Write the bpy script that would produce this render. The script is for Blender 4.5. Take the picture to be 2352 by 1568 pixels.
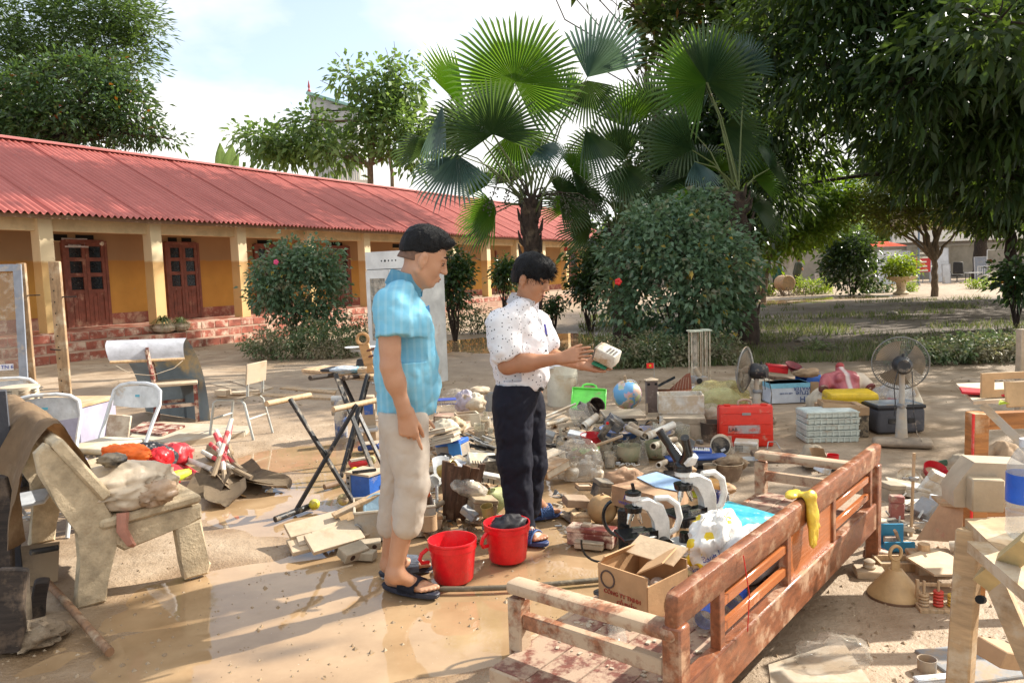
import bpy, bmesh, math, random
import numpy as np
from mathutils import Vector as V, Matrix, Euler, Quaternion
R=math.radians
rnd=random.Random(7); nr=np.random.RandomState(7)
for o in list(bpy.data.objects): bpy.data.objects.remove(o)
SC=bpy.context.scene; COL=SC.collection
# ---------------------------------------------------------------- camera
CH=1.5; PIT=R(5.06); ROL=R(1.9); FPX=1764.0
_F=V((0,math.cos(PIT),-math.sin(PIT))); _X=V((1,0,0)); _U0=_X.cross(_F)
_R=_X*math.cos(ROL)-_U0*math.sin(ROL); _U=_U0*math.cos(ROL)+_X*math.sin(ROL)
CAM=V((0,0,CH))
cd=bpy.data.cameras.new('camera'); cam=bpy.data.objects.new('camera',cd); COL.objects.link(cam)
m4=Matrix.Identity(4)
for i,c in enumerate((_R,_U,-_F)):
    for j in range(3): m4[j][i]=c[j]
m4.translation=CAM; cam.matrix_world=m4
cd.sensor_width=36; cd.lens=FPX/2352*36; cd.clip_end=3000; cd.clip_start=0.05
SC.camera=cam
# ---------------------------------------------------------------- sun, sky, exposure
SUN_EL=R(35); SUN_AZ=(0.894,0.447)            # the sun stands to the right and a little ahead
SDIR=V((SUN_AZ[0]*math.cos(SUN_EL),SUN_AZ[1]*math.cos(SUN_EL),math.sin(SUN_EL)))
sl=bpy.data.lights.new('sun','SUN'); sl.energy=5.0; sl.angle=R(0.6); sl.color=(1,.93,.82)
so=bpy.data.objects.new('sun',sl); COL.objects.link(so); so.rotation_euler=(-SDIR).to_track_quat('-Z','Y').to_euler(); so.location=(20,10,20)
W=bpy.data.worlds.new('World'); SC.world=W; W.use_nodes=True
def world():
    nt=W.node_tree; N=nt.nodes; N.clear(); K=nt.links.new
    out=N.new('ShaderNodeOutputWorld'); bg=N.new('ShaderNodeBackground'); bg.inputs[1].default_value=0.15
    sky=N.new('ShaderNodeTexSky'); sky.sky_type='NISHITA'; sky.sun_disc=False; sky.sun_elevation=SUN_EL
    sky.sun_rotation=math.atan2(SUN_AZ[0],SUN_AZ[1]); sky.dust_density=2.0; sky.air_density=1.0; sky.ozone_density=1.0
    K(sky.outputs[0],bg.inputs[0])
    # thin bright cloud: white background mixed in by a noise on the view direction
    tc=N.new('ShaderNodeTexCoord'); sep=N.new('ShaderNodeSeparateXYZ'); K(tc.outputs['Generated'],sep.inputs[0])
    mz=N.new('ShaderNodeMath'); mz.operation='ADD'; mz.inputs[1].default_value=0.25; K(sep.outputs[2],mz.inputs[0])
    dv=N.new('ShaderNodeVectorMath'); dv.operation='DIVIDE'; K(tc.outputs['Generated'],dv.inputs[0])
    cb=N.new('ShaderNodeCombineXYZ'); [K(mz.outputs[0],cb.inputs[i]) for i in range(3)]; K(cb.outputs[0],dv.inputs[1])
    ad=N.new('ShaderNodeVectorMath'); ad.operation='ADD'; ad.inputs[1].default_value=(2.35,0.65,0); K(dv.outputs[0],ad.inputs[0])
    no=N.new('ShaderNodeTexNoise'); no.inputs['Scale'].default_value=0.85; no.inputs['Detail'].default_value=9; no.inputs['Roughness'].default_value=.52; K(ad.outputs[0],no.inputs['Vector'])
    # clouds thicker towards the sun side, thinner towards -x where the photo shows blue
    ma=N.new('ShaderNodeMath'); ma.operation='MULTIPLY_ADD'; ma.inputs[1].default_value=0.30; K(sep.outputs[0],ma.inputs[0]); K(no.outputs[0],ma.inputs[2])
    rp=N.new('ShaderNodeValToRGB'); rp.color_ramp.elements[0].position=.34; rp.color_ramp.elements[1].position=.47; rp.color_ramp.elements[0].color=(.22,.22,.22,1); K(ma.outputs[0],rp.inputs[0])
    b2=N.new('ShaderNodeBackground'); b2.inputs[0].default_value=(1,.99,.97,1); b2.inputs[1].default_value=.68
    mx=N.new('ShaderNodeMixShader'); K(rp.outputs[0],mx.inputs[0]); K(bg.outputs[0],mx.inputs[1]); K(b2.outputs[0],mx.inputs[2]); K(mx.outputs[0],out.inputs[0])
world()
SC.view_settings.view_transform='Standard'; SC.view_settings.look='None'; SC.view_settings.exposure=0.98; SC.view_settings.gamma=1; SC.view_settings.use_curve_mapping=False
SC.cycles.max_bounces=6; SC.cycles.transparent_max_bounces=12; SC.cycles.caustics_reflective=False; SC.cycles.caustics_refractive=False
# ---------------------------------------------------------------- picture <-> place
def ray(u,v): return _F*FPX+_R*(u-1176)-_U*(v-784)
def G(u,v,z=0.0):
    d=ray(u,v); return CAM+d*((z-CH)/d.z)
def P(u,v,y):
    d=ray(u,v); return CAM+d*(y/d.y)
def GX(u,v): return G(u,v).x
# ---------------------------------------------------------------- noise
def _h(i,j,k,s=0):
    n=(i*374761393+j*668265263+k*1274126177+s*974634777)&0xffffffff
    n=((n^(n>>13))*1274126177)&0xffffffff; n=n^(n>>16)
    return (n&0xffff)/65535.0
def noise3(x,y,z,s=0):
    x,y,z=np.broadcast_arrays(np.asarray(x,float),np.asarray(y,float),np.asarray(z,float))
    i=np.floor(x).astype(np.int64); j=np.floor(y).astype(np.int64); k=np.floor(z).astype(np.int64)
    f=x-i; g=y-j; h=z-k; f=f*f*(3-2*f); g=g*g*(3-2*g); h=h*h*(3-2*h); r=0
    for a in (0,1):
        for b in (0,1):
            for c in (0,1):
                r=r+_h(i+a,j+b,k+c,s)*(f if a else 1-f)*(g if b else 1-g)*(h if c else 1-h)
    return r
def fbm(x,y,z=0.0,o=4,s=0):
    r=0;a=.5;t=0
    for q in range(o): r=r+a*noise3(x*2**q,y*2**q,z*2**q if np.ndim(z) or z else 0.0,s+q); t+=a; a*=.5
    return r/t
# ---------------------------------------------------------------- materials
MATS={}
MUD=(.36,.275,.19); MUDL=(.44,.355,.26); MUDD=(.20,.13,.075)
def lin(r,g,b): return tuple(((c/255)/12.92 if c/255<=.04045 else ((c/255+.055)/1.055)**2.4) for c in (r,g,b))
def newmat(name):
    m=bpy.data.materials.new(name); m.use_nodes=True; nt=m.node_tree; nt.nodes.clear()
    out=nt.nodes.new('ShaderNodeOutputMaterial'); return m,nt,out
def coords(nt,kind='Object',rand=True):
    N=nt.nodes;K=nt.links.new; tc=N.new('ShaderNodeTexCoord'); s=tc.outputs[kind]
    if rand:
        oi=N.new('ShaderNodeObjectInfo'); mu=N.new('ShaderNodeMath'); mu.operation='MULTIPLY'; mu.inputs[1].default_value=37; K(oi.outputs['Random'],mu.inputs[0])
        ad=N.new('ShaderNodeVectorMath'); K(s,ad.inputs[0]); cb=N.new('ShaderNodeCombineXYZ'); [K(mu.outputs[0],cb.inputs[i]) for i in range(3)]; K(cb.outputs[0],ad.inputs[1]); s=ad.outputs[0]
    return s
def nz(nt,vec,scale,detail=4,rough=.6,stretch=None):
    N=nt.nodes;K=nt.links.new
    if stretch:
        mp=N.new('ShaderNodeMapping'); mp.inputs['Scale'].default_value=stretch; K(vec,mp.inputs[0]); vec=mp.outputs[0]
    n=N.new('ShaderNodeTexNoise'); n.inputs['Scale'].default_value=scale; n.inputs['Detail'].default_value=detail; n.inputs['Roughness'].default_value=rough; K(vec,n.inputs['Vector']); return n.outputs[0]
def ramp(nt,s,a,b,c0=(0,0,0,1),c1=(1,1,1,1)):
    r=nt.nodes.new('ShaderNodeValToRGB'); e=r.color_ramp.elements; e[0].position=a; e[1].position=max(b,a+.001); e[0].color=c0; e[1].color=c1; nt.links.new(s,r.inputs[0]); return r.outputs[0]
def mixc(nt,f,a,b):
    m=nt.nodes.new('ShaderNodeMix'); m.data_type='RGBA'; K=nt.links.new
    for i,x in ((0,f),(6,a),(7,b)):
        if isinstance(x,(int,float)): m.inputs[i].default_value=x
        elif isinstance(x,tuple): m.inputs[i].default_value=(*x[:3],1)
        else: K(x,m.inputs[i])
    return m.outputs[2]
def mth(nt,op,a,b=0.0):
    m=nt.nodes.new('ShaderNodeMath'); m.operation=op
    for i,x in ((0,a),(1,b)):
        if isinstance(x,(int,float)): m.inputs[i].default_value=x
        else: nt.links.new(x,m.inputs[i])
    return m.outputs[0]
def bump(nt,h,strength=.3,dist=.01):
    b=nt.nodes.new('ShaderNodeBump'); b.inputs['Strength'].default_value=strength; b.inputs['Distance'].default_value=dist; nt.links.new(h,b.inputs['Height']); return b.outputs[0]
def pbsdf(nt,out,col,rough=.6,metal=0,normal=None,**kw):
    p=nt.nodes.new('ShaderNodeBsdfPrincipled'); K=nt.links.new
    for k,x in (('Base Color',col),('Roughness',rough),('Metallic',metal)):
        if isinstance(x,tuple): p.inputs[k].default_value=(*x[:3],1)
        elif isinstance(x,(int,float)): p.inputs[k].default_value=x
        else: K(x,p.inputs[k])
    for k,x in kw.items(): p.inputs[k].default_value=x
    if normal is not None: K(normal,p.inputs['Normal'])
    K(p.outputs[0],out.inputs[0]); return p
def mat(name,col,rough=.6,mud=.35,mcol=MUD,sc=6.0,var=.12,metal=0,bmp=.15,grain=None,col2=None,**kw):
    """general material: base colour with tonal variation, dried mud in patches (mud=share covered), fine relief"""
    if name in MATS: return MATS[name]
    m,nt,out=newmat(name); c=coords(nt)
    n1=nz(nt,c,sc*1.7,5,.65,grain); a=tuple(max(0,x*(1-var*2)) for x in col); b=col2 or tuple(min(1,x*(1+var)) for x in col)
    cc=mixc(nt,ramp(nt,n1,.3,.7),a,b)
    n2=nz(nt,c,sc,8,.7); t=.72-.44*mud
    if mud>0:
        k=ramp(nt,n2,t-.05,t+.07); cc=mixc(nt,k,cc,tuple(mcol)); 
        rr=nt.nodes.new('ShaderNodeMix'); rr.data_type='FLOAT'; nt.links.new(k,rr.inputs[0]); rr.inputs[2].default_value=rough; rr.inputs[3].default_value=.88; ro=rr.outputs[0]
    else: ro=rough
    n3=nz(nt,c,sc*9,3,.6,grain)
    hh=mth(nt,'ADD',n3,mth(nt,'MULTIPLY',n2,1.5))
    pbsdf(nt,out,cc,ro,metal,bump(nt,hh,bmp,.01),**kw); MATS[name]=m; return m
def glass(name,tint=(.9,.92,.9),mud=.4,alpha=.35,body=(.72,.70,.64)):
    """dirty thin glass / clear plastic: glossy film over a mostly transparent wall with a muddy residue"""
    if name in MATS: return MATS[name]
    m,nt,out=newmat(name); c=coords(nt); N=nt.nodes;K=nt.links.new
    n=nz(nt,c,9,6,.65); k=ramp(nt,n,.62-.3*mud,.75-.2*mud,(alpha*.6,)*3+(1,),(min(1,alpha+.45*mud+.1),)*3+(1,))
    tr=N.new('ShaderNodeBsdfTransparent'); tr.inputs[0].default_value=(*tint,1)
    p=N.new('ShaderNodeBsdfPrincipled'); p.inputs['Roughness'].default_value=.15; K(mixc(nt,n,body,(.45,.36,.26)),p.inputs['Base Color'])
    mx=N.new('ShaderNodeMixShader'); K(k,mx.inputs[0]); K(tr.outputs[0],mx.inputs[1]); K(p.outputs[0],mx.inputs[2]); K(mx.outputs[0],out.inputs[0]); MATS[name]=m; return m
def leafmat(name,c1,c2,trans=.35,rough=.45,dust=0.0,c3=None):
    if name in MATS: return MATS[name]
    m,nt,out=newmat(name); N=nt.nodes;K=nt.links.new; g=N.new('ShaderNodeNewGeometry'); r=g.outputs['Random Per Island']
    cc=mixc(nt,r,c1,c2)
    if c3: cc=mixc(nt,ramp(nt,r,.984,.988),cc,c3)
    if dust>0:
        tc=N.new('ShaderNodeTexCoord'); k=ramp(nt,nz(nt,tc.outputs['Object'],3.0,3),.62-.35*dust,.75-.25*dust); cc=mixc(nt,mth(nt,'MULTIPLY',k,.85),cc,(.27,.22,.15))
    p=N.new('ShaderNodeBsdfPrincipled'); K(cc,p.inputs['Base Color']); p.inputs['Roughness'].default_value=rough
    t=N.new('ShaderNodeBsdfTranslucent'); hs=N.new('ShaderNodeHueSaturation'); hs.inputs['Saturation'].default_value=1.15; hs.inputs['Value'].default_value=2.0; K(cc,hs.inputs['Color'])
    tint=mixc(nt,.35,hs.outputs[0],(.25,.32,.03)); K(tint,t.inputs[0])
    mx=N.new('ShaderNodeMixShader'); mx.inputs[0].default_value=trans; K(p.outputs[0],mx.inputs[1]); K(t.outputs[0],mx.inputs[2]); K(mx.outputs[0],out.inputs[0]); MATS[name]=m; return m
# ---------------------------------------------------------------- mesh builder
def link(o,parent=None):
    COL.objects.link(o)
    if parent is not None: o.parent=parent
    return o
def tag(o,label=None,cat=None,group=None,kind=None):
    if label: o['label']=label
    if cat: o['category']=cat
    if group: o['group']=group
    if kind: o['kind']=kind
    return o
def thing(name,label,cat,loc=(0,0,0),rot=(0,0,0),group=None):
    o=bpy.data.objects.new(name,None); o.empty_display_size=.05; link(o); o.location=loc
    o.rotation_euler=rot if hasattr(rot,'__len__') else (0,0,rot); return tag(o,label,cat,group)
def tree_copy(o,parent=None):
    c=o.copy(); COL.objects.link(c)
    if parent is not None: c.parent=parent
    for ch in list(o.children): tree_copy(ch,c)
    return c
def dup(root,loc,rot=(0,0,0),label=None,scale=None):
    c=tree_copy(root); c.location=loc; c.rotation_euler=rot if hasattr(rot,'__len__') else (0,0,rot)
    if label: c['label']=label
    if scale: c.scale=(scale,)*3 if not hasattr(scale,'__len__') else scale
    return c
def frame(d,up=V((0,0,1))):
    d=V(d).normalized(); s=d.cross(up)
    if s.length<1e-4: s=d.cross(V((1,0,0)))
    s.normalize(); return s,s.cross(d).normalized(),d
class M:
    def __init__(s): s.b=bmesh.new(); s.x=Matrix.Identity(4); s.soft=False
    def at(s,loc=(0,0,0),rot=(0,0,0)): s.x=Matrix.Translation(loc)@Euler(rot).to_matrix().to_4x4(); return s
    def _v(s,p): return s.b.verts.new(s.x@V(p))
    def _f(s,vs):
        try: return s.b.faces.new(vs)
        except ValueError: return None
    def box(s,c,d,rot=(0,0,0),bev=0,seg=1,taper=None):
        mm=Matrix.Translation(c)@Euler(rot).to_matrix().to_4x4(); vs=[]
        for k in (-.5,.5):
            for j in (-.5,.5):
                for i in (-.5,.5):
                    t=(taper if (taper and k>0) else 1); vs.append(s._v(mm@V((i*d[0]*t,j*d[1]*t,k*d[2]))))
        fs=[s._f([vs[q] for q in f]) for f in ((0,2,3,1),(4,5,7,6),(0,1,5,4),(2,6,7,3),(0,4,6,2),(1,3,7,5))]
        if bev>0:
            es=set(e for f in fs for e in f.edges); bmesh.ops.bevel(s.b,geom=list(es),offset=bev,segments=seg,affect='EDGES',profile=.5)
        return s
    def ring(s,c,a,b,r,n,rb=None,ph=0): return [s._v(c+a*(r*math.cos(ph+2*math.pi*i/n))+b*((rb or r)*math.sin(ph+2*math.pi*i/n))) for i in range(n)]
    def skin(s,rings,cap=True,close=False):
        for p,q in zip(rings,rings[1:]):
            n=len(p)
            for i in range(n): s._f((p[i],p[(i+1)%n],q[(i+1)%n],q[i]))
        if cap: s._f(rings[0][::-1]); s._f(rings[-1])
    def cyl(s,p0,p1,r0,r1=None,n=12,cap=True):
        p0=V(p0);p1=V(p1); a,b,d=frame(p1-p0); r1=r0 if r1 is None else r1
        s.skin([s.ring(p0,a,b,max(r0,1e-4),n),s.ring(p1,a,b,max(r1,1e-4),n)],cap); return s
    def tube(s,pts,r,n=8,cap=True):
        pts=[V(p) for p in pts]; rs=r if hasattr(r,'__len__') else [r]*len(pts); rg=[]; up=None
        for i,p in enumerate(pts):
            d=(pts[min(i+1,len(pts)-1)]-pts[max(i-1,0)]).normalized()
            if up is None: a,b,_=frame(d); up=b
            else:
                a=d.cross(up); a=a.normalized() if a.length>1e-5 else frame(d)[0]; b=a.cross(d).normalized(); up=b
            rg.append(s.ring(p,a,b,rs[i],n))
        s.skin(rg,cap); return s
    def lathe(s,prof,n=24,c=(0,0,0),cap=True,rot=(0,0,0),sx=1,sy=1):
        mm=Matrix.Translation(c)@Euler(rot).to_matrix().to_4x4(); rg=[]
        for r,z in prof: rg.append([s._v(mm@V((max(r,1e-4)*sx*math.cos(2*math.pi*i/n),max(r,1e-4)*sy*math.sin(2*math.pi*i/n),z))) for i in range(n)])
        s.skin(rg,cap); return s
    def prism(s,poly,z0,z1,rot=(0,0,0),c=(0,0,0),bev=0):
        mm=Matrix.Translation(c)@Euler(rot).to_matrix().to_4x4(); a=[s._v(mm@V((x,y,z0))) for x,y in poly]; b=[s._v(mm@V((x,y,z1))) for x,y in poly]; n=len(poly); fs=[]
        fs.append(s._f(a[::-1])); fs.append(s._f(b))
        for i in range(n): fs.append(s._f((a[i],a[(i+1)%n],b[(i+1)%n],b[i])))
        if bev>0:
            es=set(e for f in (fs[0],fs[1]) for e in f.edges); bmesh.ops.bevel(s.b,geom=list(es),offset=bev,segments=1,affect='EDGES',profile=.5)
        return s
    def slab(s,pts,th,dr=None):
        """flat polygon through 3-D points, given thickness along its normal"""
        pts=[V(p) for p in pts]; n=(pts[1]-pts[0]).cross(pts[2]-pts[0]).normalized() if dr is None else V(dr).normalized()
        a=[s._v(p-n*th) for p in pts]; b=[s._v(p) for p in pts]; k=len(pts); s._f(a[::-1]); s._f(b)
        for i in range(k): s._f((a[i],a[(i+1)%k],b[(i+1)%k],b[i]))
        return s
    def sheet(s,fn,nu,nv,th=0):
        g=[[s._v(fn(i/nu,j/nv)) for i in range(nu+1)] for j in range(nv+1)]; fs=[]
        for j in range(nv):
            for i in range(nu): fs.append(s._f((g[j][i],g[j][i+1],g[j+1][i+1],g[j+1][i])))
        if th: bmesh.ops.solidify(s.b,geom=fs,thickness=th)
        return s
    def ball(s,c,r,n=16,sq=(1,1,1)):
        c=V(c); rg=[]; h=n//2
        for j in range(1,h):
            t=math.pi*j/h; rg.append([s._v(c+V((r*sq[0]*math.sin(t)*math.cos(2*math.pi*i/n),r*sq[1]*math.sin(t)*math.sin(2*math.pi*i/n),-r*sq[2]*math.cos(t)))) for i in range(n)])
        lo=s._v(c-V((0,0,r*sq[2]))); hi=s._v(c+V((0,0,r*sq[2]))); s.skin(rg,False)
        for i in range(n): s._f((lo,rg[0][(i+1)%n],rg[0][i])); s._f((hi,rg[-1][i],rg[-1][(i+1)%n]))
        return s
    def jitter(s,amp,sc=8,seed=0):
        vs=list(s.b.verts); 
        if not vs: return s
        a=np.array([v.co[:] for v in vs]); 
        for k in range(3):
            d=(noise3(a[:,0]*sc,a[:,1]*sc,a[:,2]*sc,seed+k*7)-.5)*2*amp
            for v,q in zip(vs,d): v.co[k]+=q
        return s
    def done(s,name,mt,parent=None,loc=None,rot=None,ang=38,sub=0):
        bmesh.ops.recalc_face_normals(s.b,faces=s.b.faces)
        if sub: bmesh.ops.subdivide_edges(s.b,edges=list(s.b.edges),cuts=sub,use_grid_fill=True)
        for f in s.b.faces: f.smooth=True
        lim=R(120 if s.soft else ang)
        for e in s.b.edges:
            if len(e.link_faces)==2 and e.calc_face_angle(0)>lim: e.smooth=False
        me=bpy.data.meshes.new(name); s.b.to_mesh(me); s.b.free(); 
        for x in (mt if isinstance(mt,(list,tuple)) else [mt]): me.materials.append(x)
        o=bpy.data.objects.new(name,me); link(o,parent)
        if loc is not None: o.location=loc
        if rot is not None: o.rotation_euler=rot if hasattr(rot,'__len__') else (0,0,rot)
        return o
def solo(m,name,mt,label,cat,loc=(0,0,0),rot=(0,0,0),group=None,ang=38): return tag(m.done(name,mt,None,loc,rot,ang),label,cat,group)
def npmesh(name,verts,faces,mt,parent=None,smooth=True,loc=None):
    me=bpy.data.meshes.new(name); verts=np.asarray(verts,np.float32); faces=np.asarray(faces,np.int32); nf,k=faces.shape
    me.vertices.add(len(verts)); me.vertices.foreach_set('co',verts.ravel()); me.loops.add(nf*k); me.loops.foreach_set('vertex_index',faces.ravel())
    me.polygons.add(nf); me.polygons.foreach_set('loop_start',np.arange(0,nf*k,k,dtype=np.int32)); me.polygons.foreach_set('loop_total',np.full(nf,k,np.int32))
    me.polygons.foreach_set('use_smooth',np.full(nf,smooth)); me.update(calc_edges=True); me.validate()
    for x in (mt if isinstance(mt,(list,tuple)) else [mt]): me.materials.append(x)
    o=bpy.data.objects.new(name,me); link(o,parent)
    if loc is not None: o.location=loc
    return o
def text(body,size,mt,name,parent,loc,rot,ext=.0015,align='CENTER',sx=1.0):
    cu=bpy.data.curves.new('t','FONT'); cu.body=body; cu.size=size; cu.extrude=ext; cu.align_x=align; cu.align_y='CENTER'; cu.resolution_u=2
    to=bpy.data.objects.new('t',cu); me=bpy.data.meshes.new_from_object(to); bpy.data.objects.remove(to); bpy.data.curves.remove(cu)
    me.materials.append(mt); o=bpy.data.objects.new(name,me); link(o,parent); o.location=loc; o.rotation_euler=rot; o.scale=(sx,1,1); return o
# ================================================================ ground and water
PUD=[((-.75,3.15),1.5,.62,.25),((-1.35,3.75),.75,.35,.3),((-.2,4.6),1.3,.8,.1),((-1.5,4.9),.8,.45,.2),((.5,5.0),.75,.55,0),((-.9,5.7),1.1,.6,.2),((-2.0,6.3),1.1,.45,.3),((-1.3,6.9),1.0,.25,.2),((.3,3.9),.35,.3,0),((.62,6.2),.7,.5,0),((.2,16.6),2.6,3.0,0),((3.2,15.8),1.3,1.7,.2),((9.5,31),3.5,2.2,0),((4.5,21),2.5,.8,0),((14.5,33),3,1.5,0)]
def ground_h(x,y):
    h=.016*(fbm(x*.9,y*.9,0,4,3)-.5)*2+.010*(fbm(x*4,y*4,0,3,9)-.5)+.006
    for (cx,cy),rx,ry,a in PUD:
        c,s=math.cos(a),math.sin(a); dx=(x-cx)*c+(y-cy)*s; dy=-(x-cx)*s+(y-cy)*c
        d=np.sqrt((dx/rx)**2+(dy/ry)**2)+.35*(fbm(x*2.2,y*2.2,0,3,5)-.5)
        h=h-.040*np.clip(1.15-d,0,1)**.7
    return np.where(h<-.03,-.03,h)
def ground():
    ny,nx=560,300; ys=.2*(700/.2)**(np.arange(ny)/(ny-1)); ys[0]=-6
    U=np.linspace(-1,1,nx); U=np.sign(U)*np.abs(U)**1.15
    yy=np.repeat(ys[:,None],nx,1); xx=U[None,:]*(np.maximum(ys,.5)[:,None]*1.25+6)
    zz=ground_h(xx,yy); fade=np.clip(1-(yy-30)/30,0,1); zz=zz*fade
    v=np.stack([xx,yy,zz],-1).reshape(-1,3); i=np.arange(ny*nx).reshape(ny,nx)
    f=np.stack([i[:-1,:-1],i[:-1,1:],i[1:,1:],i[1:,:-1]],-1).reshape(-1,4)
    m,nt,out=newmat('mud_ground'); N=nt.nodes;K=nt.links.new
    c=coords(nt,'Object',False); sep=N.new('ShaderNodeSeparateXYZ'); K(c,sep.inputs[0])
    n1=nz(nt,c,.55,5,.6); n2=nz(nt,c,2.7,6,.65); n3=nz(nt,c,16,4,.7); n4=nz(nt,c,70,2,.6)
    dry=mixc(nt,ramp(nt,n2,.35,.65),(.32,.245,.17),(.45,.36,.265)); dry=mixc(nt,ramp(nt,n3,.60,.78),dry,(.26,.185,.115)); 
    wetc=mixc(nt,ramp(nt,n2,.3,.7),(.20,.125,.065),(.29,.19,.105))
    # damp rim: height above the water level, broken up by noise
    hz=mth(nt,'MULTIPLY_ADD' if False else 'ADD',sep.outputs[2],mth(nt,'MULTIPLY',mth(nt,'SUBTRACT',n2,.5),.03))
    wet=ramp(nt,hz,0,.014,(1,1,1,1),(0,0,0,1)); 
    mp=N.new('ShaderNodeMapRange'); mp.inputs[1].default_value=-.020; mp.inputs[2].default_value=.024; mp.inputs[3].default_value=1; mp.inputs[4].default_value=0; K(hz,mp.inputs[0]); wet=mp.outputs[0]
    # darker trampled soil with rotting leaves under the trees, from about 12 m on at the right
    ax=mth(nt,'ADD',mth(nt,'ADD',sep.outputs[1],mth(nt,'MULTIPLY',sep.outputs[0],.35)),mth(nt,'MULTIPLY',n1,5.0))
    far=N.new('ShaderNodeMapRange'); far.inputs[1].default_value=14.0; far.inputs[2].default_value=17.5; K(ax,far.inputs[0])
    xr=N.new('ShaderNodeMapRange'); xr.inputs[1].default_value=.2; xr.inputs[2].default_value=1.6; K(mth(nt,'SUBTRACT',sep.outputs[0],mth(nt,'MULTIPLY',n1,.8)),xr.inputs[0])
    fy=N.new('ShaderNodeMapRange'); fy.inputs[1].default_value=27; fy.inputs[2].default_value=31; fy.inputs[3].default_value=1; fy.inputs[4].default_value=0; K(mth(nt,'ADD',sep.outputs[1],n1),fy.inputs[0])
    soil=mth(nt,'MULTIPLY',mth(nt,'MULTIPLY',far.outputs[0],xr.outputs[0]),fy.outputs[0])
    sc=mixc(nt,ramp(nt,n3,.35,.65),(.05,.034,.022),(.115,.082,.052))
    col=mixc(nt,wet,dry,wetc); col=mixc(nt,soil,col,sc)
    vo=N.new('ShaderNodeTexVoronoi'); vo.inputs['Scale'].default_value=30; K(c,vo.inputs[0]); pk=ramp(nt,vo.outputs['Distance'],.05,.09,(1,1,1,1),(0,0,0,1)); pk=mth(nt,'MULTIPLY',pk,ramp(nt,n2,.52,.6)); col=mixc(nt,pk,col,(.12,.08,.05))
    rough=mixc(nt,wet,(.9,.9,.9),(.28,.28,.28))
    hh=mth(nt,'ADD',mth(nt,'MULTIPLY',n3,1.0),mth(nt,'MULTIPLY',n4,.35)); hh=mth(nt,'ADD',hh,n2)
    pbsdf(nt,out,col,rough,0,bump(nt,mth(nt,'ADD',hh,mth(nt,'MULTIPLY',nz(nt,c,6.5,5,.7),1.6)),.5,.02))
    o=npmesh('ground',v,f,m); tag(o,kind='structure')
ground()
def water():
    m,nt,out=newmat('muddy_water'); c=coords(nt,'Object',False); n=nz(nt,c,3.0,5,.6); n2=nz(nt,c,9,3,.5); 
    col=mixc(nt,ramp(nt,n,.3,.7),(.28,.18,.095),(.41,.28,.16))
    fl=nz(nt,c,42,3,.7); col=mixc(nt,ramp(nt,fl,.70,.73),col,(.5,.42,.32))
    pbsdf(nt,out,col,ramp(nt,n2,.62,.72,(.03,.03,.03,1),(.28,.28,.28,1)),0,bump(nt,nz(nt,c,5,2,.5),.05,.02),IOR=1.45)
    k=0
    a=M(); a.slab([(-9,-1,0),(9,-1,0),(9,9.5,0),(-9,9.5,0)],.002); tag(a.done('water',m,loc=(0,0,-.0125)),kind='structure')
    a=M(); a.slab([(-3.5,11,0),(19,11,0),(19,38,0),(-3.5,38,0)],.002); tag(a.done('water',m,loc=(0,0,-.0125)),kind='structure')
water()
# ================================================================ school building
_d=ray(2150,588); BA=math.atan2(_d.y,_d.x); BX=V((math.cos(BA),math.sin(BA),0)); BY=V((-math.sin(BA),math.cos(BA),0))
FZ=.56; C1=G(112,765,FZ); C1.z=0
def tu(u,y,v=640):
    """distance along the facade where the line y=const under picture column u runs"""
    o=C1+BY*y; d=ray(u,v); d=V((d.x,d.y)); q=V((o.x,o.y)); b=V((BX.x,BX.y))
    # CAM + s*d = q + t*b
    det=d.x*(-b.y)+b.x*d.y; rx,ry=q.x-CAM.x,q.y-CAM.y
    s=(rx*(-b.y)+b.x*ry)/det; return (d.x*ry-d.y*rx)/det
WY=1.45; T0=-6.5; T1=33.0; CS=2.6
ochre=None
def wall_mat(name,top,low,line=1.55,zb=FZ):
    m,nt,out=newmat(name); N=nt.nodes;K=nt.links.new; tc=N.new('ShaderNodeTexCoord'); c=tc.outputs['Object']; sep=N.new('ShaderNodeSeparateXYZ'); K(c,sep.inputs[0])
    n=nz(nt,c,1.2,5,.6); n2=nz(nt,c,5,8,.7); n3=nz(nt,c,.9,7,.75)
    zz=mth(nt,'ADD',sep.outputs[2],mth(nt,'MULTIPLY',mth(nt,'SUBTRACT',n3,.5),.22))
    lo=mixc(nt,ramp(nt,n,.3,.7),low,tuple(x*.78 for x in low)); hi=mixc(nt,ramp(nt,n,.3,.7),top,tuple(x*.86 for x in top))
    mr=N.new('ShaderNodeMapRange'); mr.inputs[1].default_value=zb+line; mr.inputs[2].default_value=zb+line+.05; K(zz,mr.inputs[0]); col=mixc(nt,mr.outputs[0],lo,hi)
    # flood line: darker band just below it
    b1=N.new('ShaderNodeMapRange'); b1.inputs[1].default_value=zb+line-.5; b1.inputs[2].default_value=zb+line-.02; K(zz,b1.inputs[0])
    col=mixc(nt,mth(nt,'MULTIPLY',mth(nt,'MULTIPLY',b1.outputs[0],mth(nt,'SUBTRACT',1.0,mr.outputs[0])),.5),col,(.42,.20,.06))
    pl=ramp(nt,n2,.665,.675); lowm=N.new('ShaderNodeMapRange'); lowm.inputs[1].default_value=zb+1.3; lowm.inputs[2].default_value=zb+.3; K(sep.outputs[2],lowm.inputs[0])
    col=mixc(nt,mth(nt,'MULTIPLY',pl,lowm.outputs[0]),col,(.36,.31,.25))
    pbsdf(nt,out,col,.85,0,bump(nt,mth(nt,'ADD',n2,mth(nt,'MULTIPLY',pl,-.6)),.25,.02)); return m
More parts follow.
